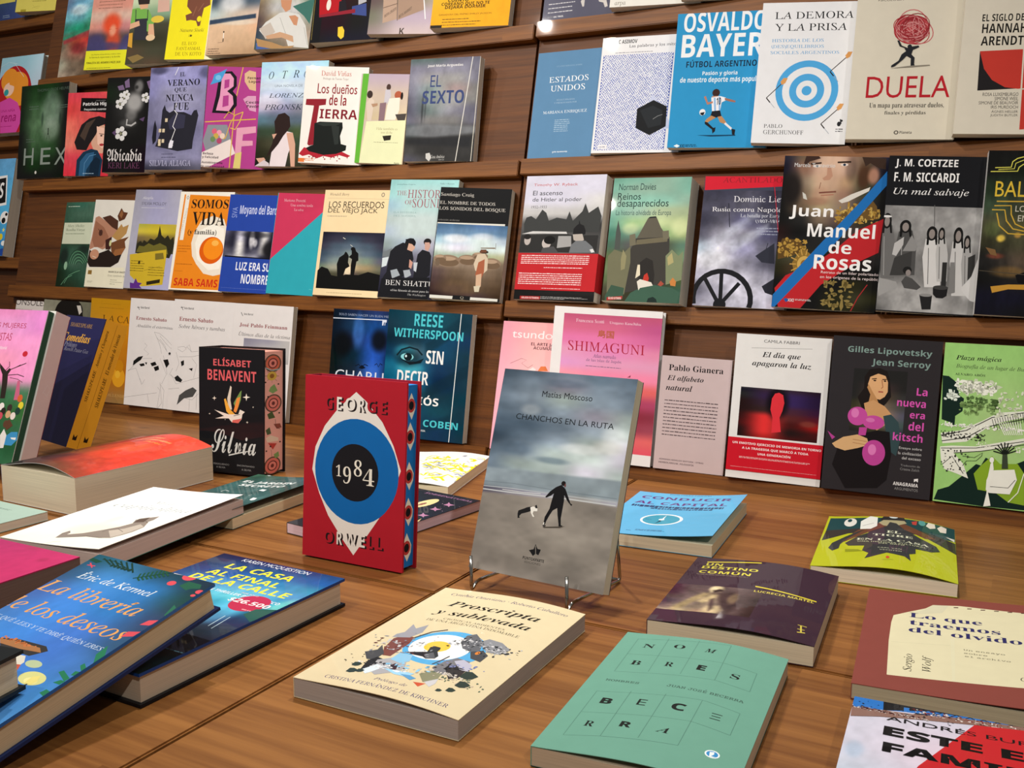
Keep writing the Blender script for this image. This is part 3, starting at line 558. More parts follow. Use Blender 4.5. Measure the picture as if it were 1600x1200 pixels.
{'t':34.0,'cover':'dddddd','group':'books facing out on the shelves','label':'grey lilac paperback of a haunted castle struck by lightning','o':[-1.7405,1.5692,0.52],'R':[[0.99507,0.09668,-0.02232],[0.00906,0.13547,0.99074],[0.09881,-0.98605,0.13392]],'w':152.2,'h':219.5,'ops':[('G',0.0,0.0,152.2,219.5,1.5,'88b 99c 99c 88b/88b 99c 99c 88b/88b 99b 99b 88a/779 88a 99b 88a/779 88a 88b 88a/668 668 668 779/779 668 668 88a/88a 88a 88a 88a/334 334 445 556',[('b','3c3c58',24.6,213.7,26.3,10.3,0.8),('b','3c3c58',149.7,205.5,21.0,13.5,0.6),('b','c8c8e8',71.4,126.8,25.9,10.2,0.5),('b','b0b0d8',73.3,55.2,25.9,17.1,0.5)],0.12,(8,12)),('P','25252f',[25.6,50.5,36.6,76.2,38.7,127.6,44.2,139.4,49.6,127.3,58.8,122.0,69.2,126.8,80.3,123.2,97.5,122.8,117.4,115.6,123.7,125.5,131.2,127.0,136.5,115.1,126.4,61.3,125.7,44.4,87.6,39.7,56.8,45.1]),('P','1c1c26',[18.7,54.0,15.1,69.6,18.0,97.1,20.7,106.7,26.6,90.1,26.8,62.5]),('P','35354a',[56.1,103.2,76.1,121.6,102.4,115.9,100.5,88.8,61.9,86.0]),('P','d8c8a8',[32.4,88.2,39.3,88.2,39.3,80.6,32.4,80.6]),('P','d8c8a8',[42.1,88.1,48.9,88.1,48.9,80.4,42.1,80.4]),('P','d8c8a8',[32.6,65.9,39.5,65.9,39.5,58.3,32.6,58.3]),('P','d8c8a8',[42.3,65.8,49.1,65.8,49.1,58.2,42.3,58.2]),('P','d8c8a8',[48.0,110.2,54.8,110.2,54.8,102.6,48.0,102.6]),('P','d8c8a8',[33.2,59.0,40.1,59.0,40.1,51.4,33.2,51.4]),('L','f0f0ff',1.8,[76.4,143.7,71.4,126.8,79.7,119.8,70.0,92.7,77.1,85.8,66.5,58.7,73.6,51.7]),('L','e8e8fa',1.6,[75.4,218.5,67.0,201.8]),('P','e8e8f4',[62.4,55.3,66.0,63.8,74.9,62.0,71.9,46.6,61.9,46.7]),('T','17171f','R','EL',80.2,198.7,94.4,207.6,0,0),('T','17171f','R','VERANO',47.6,178.7,134.3,192.6,0,0),('T','17171f','R','QUE',68.1,164.4,100.7,175.2,0,0),('T','17171f','R','NUNCA',46.0,146.3,120.9,161.1,0,0),('T','17171f','R','FUE',68.0,126.9,109.6,142.8,0,0),('D','3c3c58',44.3,24.4,86.8,38.3,2,0.7),('T','b8b8d8','r','SILVIA ALIAGA',13.1,8.3,124.9,20.8,0,0)]},
{'t':18.0,'cover':'b03f8c','group':'books facing out on the shelves','label':'magenta paperback with a big letter B,hearts and gold ribbons','o':[-1.5696,1.5482,0.5234],'R':[[0.96769,0.24567,-0.05672],[0.02303,0.1379,0.99018],[0.25108,-0.95949,0.12779]],'w':145.0,'h':207.8,'ops':[('P','8a8f98',[-0.0,53.7,9.0,87.2,53.2,88.7,67.7,49.7,10.7,27.6]),('P','e8dcd8',[-0.0,30.1,13.7,36.0,63.2,59.4,76.8,30.3,17.9,0.0,-0.0,0.0]),('L','d8b048',2.2,[78.8,207.7,67.2,135.2,65.9,0.0]),('L','d8b048',2.2,[1.8,92.9,117.5,102.4]),('P','14101a',[16.0,112.2,22.0,147.1,26.7,196.7,54.0,198.9,66.0,187.7,67.8,168.1,59.6,158.0,69.7,148.4,71.5,128.8,58.4,111.9]),('P','e49ac0',[24.7,117.5,31.2,147.4,32.5,193.5,50.8,193.9,59.8,184.3,60.6,167.9,46.8,157.7,60.5,148.2,63.9,131.8,54.3,116.7]),('P','b03f8c',[39.2,180.5,50.1,182.4,50.5,166.0,39.8,162.4]),('P','b03f8c',[38.6,147.6,51.2,149.6,52.5,128.2,38.8,124.5]),('P','46a0dc',[14.3,191.5,28.5,196.7,42.6,203.6,36.5,190.3,30.4,177.0,17.8,173.4,7.0,169.8,11.6,179.9]),('E','7ac0ec',24.1,185.1,6.6,5.3),('P','dcb890',[83.6,194.7,93.9,201.4,108.7,198.5,112.3,159.4,97.5,162.3,85.1,178.3]),('T','2a1a20','S','Fernanda',91.3,183.4,131.2,188.9,0,0),('T','2a1a20','S','Laguna',94.6,174.7,124.7,181.2,0,0),('P','d8a0c0',[84.8,142.3,95.1,149.1,113.2,149.6,116.2,117.0,101.4,119.9]),('T','2a1a20','S','Cecilia',91.1,133.7,128.6,139.2,0,0),('T','2a1a20','S','Pavón',94.4,125.4,122.1,131.1,0,0),('L','d8b048',2,[44.6,101.6,54.4,115.1,69.6,109.0,60.2,92.2,51.9,62.3,46.7,58.8]),('L','d8b048',2,[69.6,109.0,87.2,116.1]),('L','e0bc58',2,[61.1,82.4,72.3,79.5,81.7,96.3,87.2,116.1]),('E','d8607c',25.0,74.5,5.9,5.9),('E','e8a0b0',36.3,71.6,5.9,5.9),('E','c8a84c',29.6,64.8,5.9,5.9),('E','e8d0c0',44.3,65.3,5.9,5.9),('E','b0486c',37.8,55.2,5.9,5.9),('E','6a8c5c',22.8,57.9,5.9,5.9),('P','e0a0b8',[75.7,82.9,118.9,87.7,120.1,74.7,91.4,70.3,90.8,57.2,114.3,58.1,115.2,48.3,90.0,45.6,90.8,0.0,76.2,0.0]),('P','d8c878',[76.8,30.3,91.1,34.2,90.8,0.0,74.4,0.0]),('T','2a1a20','S','Belleza',2.8,25.6,26.1,30.6,0,0),('T','2a1a20','S','y Felicidad',1.4,16.9,39.0,23.2,0,0),('T','2a1a20','S','Autobiografía',0.9,6.0,49.2,12.2,0,0),('T','2a1a20','S','de una amistad',-0.7,-0.4,53.7,3.8,0,1)]},
{'t':20.0,'cover':'dddddd','group':'books facing out on the shelves','label':'pale sky paperback with a dark haired woman seen from behind in white','o':[-1.43,1.5615,0.5205],'R':[[0.99011,0.13671,-0.03156],[0.01281,0.13591,0.99064],[0.13972,-0.98124,0.13281]],'w':155.0,'h':209.1,'ops':[('G',0.0,0.0,155.0,209.1,1.5,'adf bdf bdf ade/bdf bdf bdf bde/cde cde cde cde/bce bce bcd bcd/99b 88a 889 778/578 567 567 567/343 343 453 354/332 443 343 243/221 332 443 332/111 222 332 222',[('b','f0e4ec',15.1,128.4,45.2,19.3,0.5),('b','20303a',120.9,70.3,21.9,19.0,0.4)],0.1,(5,14)),('P','e2d6da',[34.7,0.0,37.4,25.6,40.8,51.3,50.7,67.3,69.1,70.4,84.3,67.2,87.5,51.3,76.8,25.8,72.3,0.0]),('P','2a1c1a',[42.9,70.5,39.3,89.7,47.4,104.1,62.2,107.2,74.1,99.1,77.6,80.0,71.0,70.4,62.5,60.9,52.6,44.9,35.5,25.6,25.0,15.8,37.6,44.8]),('P','d0a28c',[69.4,67.2,84.3,67.2,91.8,45.0,94.4,0.0,85.1,0.0,79.9,32.2]),('P','d0a28c',[2.1,15.7,21.0,17.4,25.3,12.6,10.6,6.1]),('P','d0a28c',[35.9,64.1,47.1,65.7,40.5,54.5]),('P','cfc4ca',[0.3,0.0,21.5,12.6,33.4,6.3,34.7,0.0]),('T','26323e','i','O',18.6,175.0,30.5,189.8,0,0),('T','26323e','i','T',50.5,175.9,62.3,190.9,0,0),('T','26323e','i','R',75.4,177.0,89.0,191.6,0,0),('T','26323e','i','O',100.6,176.5,110.3,191.1,0,0),('T','26323e','i','LORENZA',22.3,137.4,114.6,146.2,0,0),('T','26323e','i','PRONSKY',13.1,113.1,116.7,124.1,0,0),('T','7a8a98','s','UNA NOVELA DE',34.5,159.6,99.1,162.3,0,1)]},
{'t':20.0,'cover':'eceae4','group':'books facing out on the shelves','label':'white paperback with a black top hat standing in a big red T','o':[-1.3093,1.5496,0.5232],'R':[[0.96542,0.25401,-0.05864],[0.02381,0.1381,0.99013],[0.25961,-0.95729,0.12728]],'w':131.5,'h':187.8,'ops':[('T','c0503c','r','David Viñas',33.5,169.7,95.9,179.8,0,0),('T','9a8880','s','Prólogo de Tomás Tcqui',38.3,161.0,90.5,166.3,0,0),('T','8e1f2c','s','Los dueños',28.1,135.7,110.6,154.8,0,0),('T','8e1f2c','s','Los dueños',28.4,135.4,110.9,154.5,0,0),('T','8e1f2c','S','de la',54.5,113.0,90.2,134.0,0,0),('P','8e1f2c',[6.3,123.9,48.3,125.2,48.0,113.7,34.5,111.7,29.1,35.4,19.8,33.5,16.2,36.4,23.4,111.4,5.7,112.3]),('T','7e1c28','S','IERRA',36.9,87.3,115.2,105.5,0,0),('P','b02434',[-0.0,16.9,10.0,30.0,23.8,27.4,71.3,21.7,84.2,26.9,108.3,17.2,102.0,13.8,85.0,17.7,68.9,12.3,51.9,14.7,38.9,9.4,21.4,16.4,8.2,12.7]),('S','a02030',11.1,6.4,109.3,17.5,26,4,3),('P','151a18',[27.6,77.3,39.0,80.9,85.8,81.0,87.5,70.3,83.3,54.7,86.3,39.4,98.2,36.8,97.4,27.5,78.2,19.9,51.7,16.8,20.8,22.6,14.2,28.6,23.2,33.6,29.1,35.4,28.6,55.6]),('P','2c3330',[31.0,76.8,55.8,80.9,84.3,79.4,73.1,74.4,46.5,72.5]),('P','2a302e',[63.0,75.6,79.9,73.1,81.4,39.2,73.2,37.3]),('P','e07c40',[-0.0,9.0,12.6,9.0,12.6,1.4,-0.0,1.4]),('D','e09a70',13.6,3.7,35.4,9.8,2,0.8)]},
{'t':14.0,'cover':'dddddd','group':'books facing out on the shelves','label':'pale yellow paperback with a green stripe and small family photo','o':[-1.182,1.5594,0.5204],'R':[[0.97285,0.2255,-0.05206],[0.02114,0.13744,0.99028],[0.23046,-0.9645,0.12895]],'w':97.8,'h':169.3,'ops':[('G',0.0,0.0,97.8,169.3,1.5,'cbb cbb/cba cba/dca dca',[],0,(20,20)),('G',14.0,82.4,97.8,169.3,1.5,'bab bab bab/cba cba cba/cb9 cb9 dca',[],0,(20,20)),('P','e4e8bc',[17.5,79.2,97.8,83.1,95.6,0.0,9.4,0.0]),('P','62b238',[2.7,169.3,15.2,169.3,9.4,0.0,-0.0,0.0]),('E','3a2c28',20.1,130.2,5.9,7.3),('P','d8c8b8',[14.3,114.9,23.3,124.2,30.4,118.3,29.0,97.0,27.3,80.3,19.1,80.1]),('P','b08c70',[24.4,112.1,37.3,113.9,37.7,109.3,28.2,106.1]),('E','4a3630',57.3,144.5,4.5,6.0),('P','c8c4cc',[51.3,139.8,61.0,140.0,63.7,128.0,57.0,112.8,50.2,115.7]),('P','8a7078',[42.2,114.0,55.1,115.8,53.4,81.0,42.0,80.7]),('E','b05c40',78.1,129.8,7.7,7.8),('P','ece8d8',[60.9,123.4,81.8,125.4,82.4,101.3,76.0,83.1,54.9,82.6,57.3,109.8]),('P','4a4440',[75.0,93.6,97.4,95.7,95.4,83.0,80.9,82.6]),('E','1c1818',85.4,128.4,2.6,7.2),('T','a89a70','i','Vida también es',39.4,63.7,82.2,68.5,0,0),('T','a89a70','i','una dicha',49.1,57.1,72.1,61.8,0,0),('P','2c2820',[52.8,52.3,70.5,54.3,69.7,45.2,56.9,43.3]),('D','8a8460',35.8,39.4,84.9,41.2,1,0.8),('T','4a463c','S','Punto',81.1,-0.1,91.4,3.4,0,0),('D','b8b898',21.8,-3.9,54.7,-3.4,1,0.4)]},
{'t':18.0,'cover':'dddddd','group':'books facing out on the shelves','label':'charcoal paperback of a bare bed with blue lettering and an upright white line','o':[-1.071,1.5695,0.5185],'R':[[0.99515,0.09588,-0.02214],[0.00899,0.13546,0.99074],[0.098,-0.98613,0.13394]],'w':142.4,'h':189.1,'ops':[('G',0.0,0.0,142.4,189.1,1.5,'566 566 667 667/778 889 889 778/889 999 999 778/778 899 988 777/667 788 888 777/556 677 778 667/667 777 777 667/455 444 444 444/333 333 333 333/444 333 333 333/556 444 333 333',[('b','333639',31.2,97.2,2.7,29.5,0.7),('b','333639',37.2,105.9,2.0,32.4,0.6),('p','777b80',0.8,3,[-6.2,62.5,40.3,69.1,145.0,62.8,146.0,51.2,55.7,43.8,-1.5,47.6]),('p','26282c',0.7,3,[-1.0,41.6,136.9,45.6,132.2,25.4,3.1,32.6]),('b','b0b2b2',76.6,107.8,39.1,23.4,0.4)],0.14,(10,10)),('T','e0e0e0','S','José María Arguedas',35.8,172.2,108.3,177.9,0,1),('T','3c4a78','s','EL',43.9,136.7,66.5,158.3,0,0),('T','3c4a78','S','SEXTO',29.6,105.7,114.8,130.0,0,0),('L','e4e2da',1.4,[126.8,189.1,107.0,0.0]),('P','c8c8c4',[45.0,14.5,53.1,15.9,57.2,7.1,52.9,0.0,45.7,5.7]),('T','c8c8c4','i','Casa América',55.7,5.6,84.2,11.9,0,0),('D','9a9a98',72.3,1.7,84.0,4.1,1,0.8),('L','d8d4c8',1.2,[142.4,189.1,137.8,0.0])]},
{'t':14.0,'cover':'5b86ab','group':'books facing out on the shelves','label':'slate blue paperback with centred small white capitals','o':[-0.819,1.583,0.5157],'R':[[1.0,0.0,0.0],[0.0,0.22495,0.97437],[0.0,-0.97437,0.22495]],'w':121.4,'h':190.2,'ops':[('T','90b0c8','r','CUATRO MIRADAS SOBRE',38.4,162.9,87.4,164.0,0,1),('T','eef2f4','r','ESTADOS',26.4,135.1,102.0,144.4,0,1),('T','eef2f4','r','UNIDOS',30.8,119.2,97.1,128.6,0,1),('T','a8c0d4','r','SELECCIONADOS',45.1,102.1,79.9,103.5,0,1),('T','a8c0d4','r','Y PRESENTADOS POR',40.8,96.9,84.6,98.1,0,1),('T','e4ecf0','r','MARIANA ENRIQUEZ',21.6,78.3,105.7,82.9,0,1),('D','9ab6cc',46.0,45.1,75.6,68.5,7,0.85),('T','dfe8ee','S','gris tormenta',47.9,7.8,76.6,11.7,0,0)]},
{'t':16.0,'cover':'e8e8ea','group':'books facing out on the shelves','label':'white paperback covered in a blue woven brick pattern with a black hexagon','o':[-0.6917,1.5703,0.5186],'R':[[0.99624,0.08445,-0.0195],[0.0,0.22495,0.97437],[0.08667,-0.9707,0.2241]],'w':150.0,'h':199.2,'ops':[('T','26262a','S','ISAAC ASIMOV',12.4,187.9,60.7,194.7,0,0),('T','3c3c44','s','Las palabras y los mitos',48.0,179.0,131.4,185.5,0,1),('D','9a9aa4',24.2,169.3,89.4,177.7,1,0.9),('P','3450a8',[4.0,4.7,125.2,4.7,125.2,168.7,4.0,168.7]),('X','3450a8',4.0,4.7,125.2,168.7),('P','c4cbe4',[73.0,41.8,97.0,98.2,138.1,40.4,70.7,37.8]),('P','17191c',[99.4,88.6,123.0,77.0,124.5,43.4,98.4,29.1,73.6,41.8,72.8,74.5]),('P','24282c',[78.0,71.6,99.1,79.1,116.2,70.5,116.1,46.3,95.0,41.3]),('L','8a8c8c',0.8,[101.5,56.1,109.1,61.3,116.9,63.7]),('P','e8e8ea',[11.9,14.2,26.8,14.2,26.8,7.2,11.9,7.2]),('D','8a8aa0',13.6,8.8,23.8,12.3,1,0.9)]},
{'t':20.0,'cover':'2d92c8','group':'books facing out on the shelves','label':'tall bright blue paperback with a running football player and big white letters','o':[-0.5544,1.5633,0.5221],'R':[[0.99125,0.12863,-0.0297],[0.012,0.13622,0.99061],[0.13146,-0.98229,0.13348]],'w':155.0,'h':213.5,'ops':[('T','e9edf0','S','OSVALDO',10.9,183.6,140.1,214.2,0,0),('T','e9edf0','S','BAYER',10.2,143.7,139.4,179.7,0,0),('T','14283e','S','FÚTBOL ARGENTINO',19.9,127.4,130.4,139.7,0,0),('T','e4eef4','S','Pasión y gloria',46.9,112.9,101.9,121.1,0,0),('T','e4eef4','S','de nuestro deporte más popular',12.0,101.1,140.3,112.2,0,0),('E','3a2420',71.2,86.6,6.0,6.1),('P','b88c78',[65.1,81.7,75.2,81.5,74.3,77.7,65.4,78.6]),('P','e8e8ee',[64.1,79.1,77.7,81.4,86.7,78.8,88.3,75.0,81.1,71.3,79.8,57.5,67.2,57.6]),('P','88b4e0',[68.4,78.6,70.9,79.0,73.5,57.6,70.7,57.6]),('P','88b4e0',[75.8,80.0,78.3,80.4,80.2,58.7,77.7,58.3]),('T','18202c','S','10',72.9,67.7,79.9,78.9,0,0),('P','a06c58',[85.5,78.3,94.4,76.1,102.8,73.5,102.1,71.0,93.5,72.6,85.8,75.0]),('P','b87c64',[52.5,80.6,55.5,81.8,59.6,71.6,67.1,73.5,67.3,70.3,58.7,67.9]),('P','1c1c22',[67.2,57.6,79.7,58.8,83.0,48.7,73.1,47.5,65.3,50.1]),('P','b8885c',[66.5,50.8,74.3,47.5,63.5,41.3,61.2,38.8,57.2,41.3,59.4,45.1]),('P','1c1c20',[57.2,41.3,61.6,40.0,71.5,31.1,74.9,32.3,74.4,26.0,70.7,22.3,69.7,28.6,57.5,37.5]),('P','b8885c',[76.7,48.7,82.9,49.9,91.3,39.8,89.0,37.3,81.3,39.9]),('P','e0e0e4',[90.0,39.8,100.8,30.9,99.3,27.9,87.8,37.3]),('P','1c1c20',[100.1,29.7,106.0,28.4,105.5,19.6,101.6,20.9]),('E','e8e8e8',52.1,56.1,4.8,5.1),('P','1c1c20',[48.4,55.3,55.9,56.5,53.8,51.0,49.9,52.0]),('P','123a58',[46.3,19.8,106.7,20.4,106.8,18.9,68.1,17.7]),('P','e8f2f8',[10.5,2.8,15.4,5.4,20.3,2.8,15.9,0.2]),('T','0c2438','S','XXI',20.0,0.2,27.8,5.4,0,0),('D','0c2438',28.8,1.3,50.5,5.9,2,0.8)]},
{'t':20.0,'cover':'e6e8ec','group':'books facing out on the shelves','label':'white paperback with a blue archery target and arrows','o':[-0.4187,1.5574,0.5235],'R':[[0.98167,0.18572,-0.04288],[0.01733,0.13706,0.99041],[0.18981,-0.973,0.13133]],'w':137.6,'h':213.3,'ops':[('T','16181c','r','LA DEMORA',19.0,183.9,133.6,203.7,0,0.66),('T','16181c','r','Y LA PRISA',19.8,166.3,125.6,185.5,0,0.66),('T','4c9ad0','r','HISTORIA DE LOS',17.9,149.8,93.6,162.1,0,0.66),('T','4c9ad0','r','(DES)EQUILIBRIOS',17.8,140.0,94.5,152.3,0,0.66),('T','4c9ad0','r','SOCIALES ARGENTINOS',17.4,131.3,117.3,143.9,0,0.66),('E','4ea6e0',75.5,80.0,45.7,45.7),('E','e6e8ec',75.5,80.0,35.8,35.8),('E','4ea6e0',75.5,80.0,25.5,25.5),('E','e6e8ec',75.5,80.0,15.3,15.3),('E','4ea6e0',75.5,80.0,7.2,7.2),('L','3c3630',1.2,[106.9,108.6,131.4,133.0]),('P','d89c5c',[126.5,132.6,130.5,138.3,136.4,138.2,133.5,130.6,128.7,127.8]),('L','9aa4b0',0.7,[106.9,108.6,119.7,93.7]),('L','2a2624',1.6,[106.9,108.6,112.6,101.9]),('L','3c3630',1.2,[100.7,30.1,125.9,55.5]),('P','d89c5c',[120.9,55.0,125.0,60.8,130.9,60.8,128.0,53.2,123.2,50.3]),('L','9aa4b0',0.7,[100.7,30.1,113.5,15.4]),('L','2a2624',1.6,[100.7,30.1,106.3,23.5]),('L','3c3630',1.2,[17.3,68.8,41.2,93.7]),('P','d89c5c',[36.0,93.2,40.2,99.1,46.4,99.1,43.3,91.3,38.4,88.4]),('L','9aa4b0',0.7,[17.3,68.8,30.6,53.8]),('L','2a2624',1.6,[17.3,68.8,23.2,62.0]),('T','26282c','r','PABLO',17.2,23.3,44.7,29.0,0,0),('T','26282c','r','GERCHUNOFF',17.3,13.6,76.2,20.0,0,0),('E','26282c',126.6,30.4,2.7,3.6),('L','26282c',1.4,[128.0,37.6,129.6,30.5]),('E','26282c',129.6,35.3,2.1,1.7),('D','5a5a60',122.3,17.9,133.5,24.4,2,0.8)]},
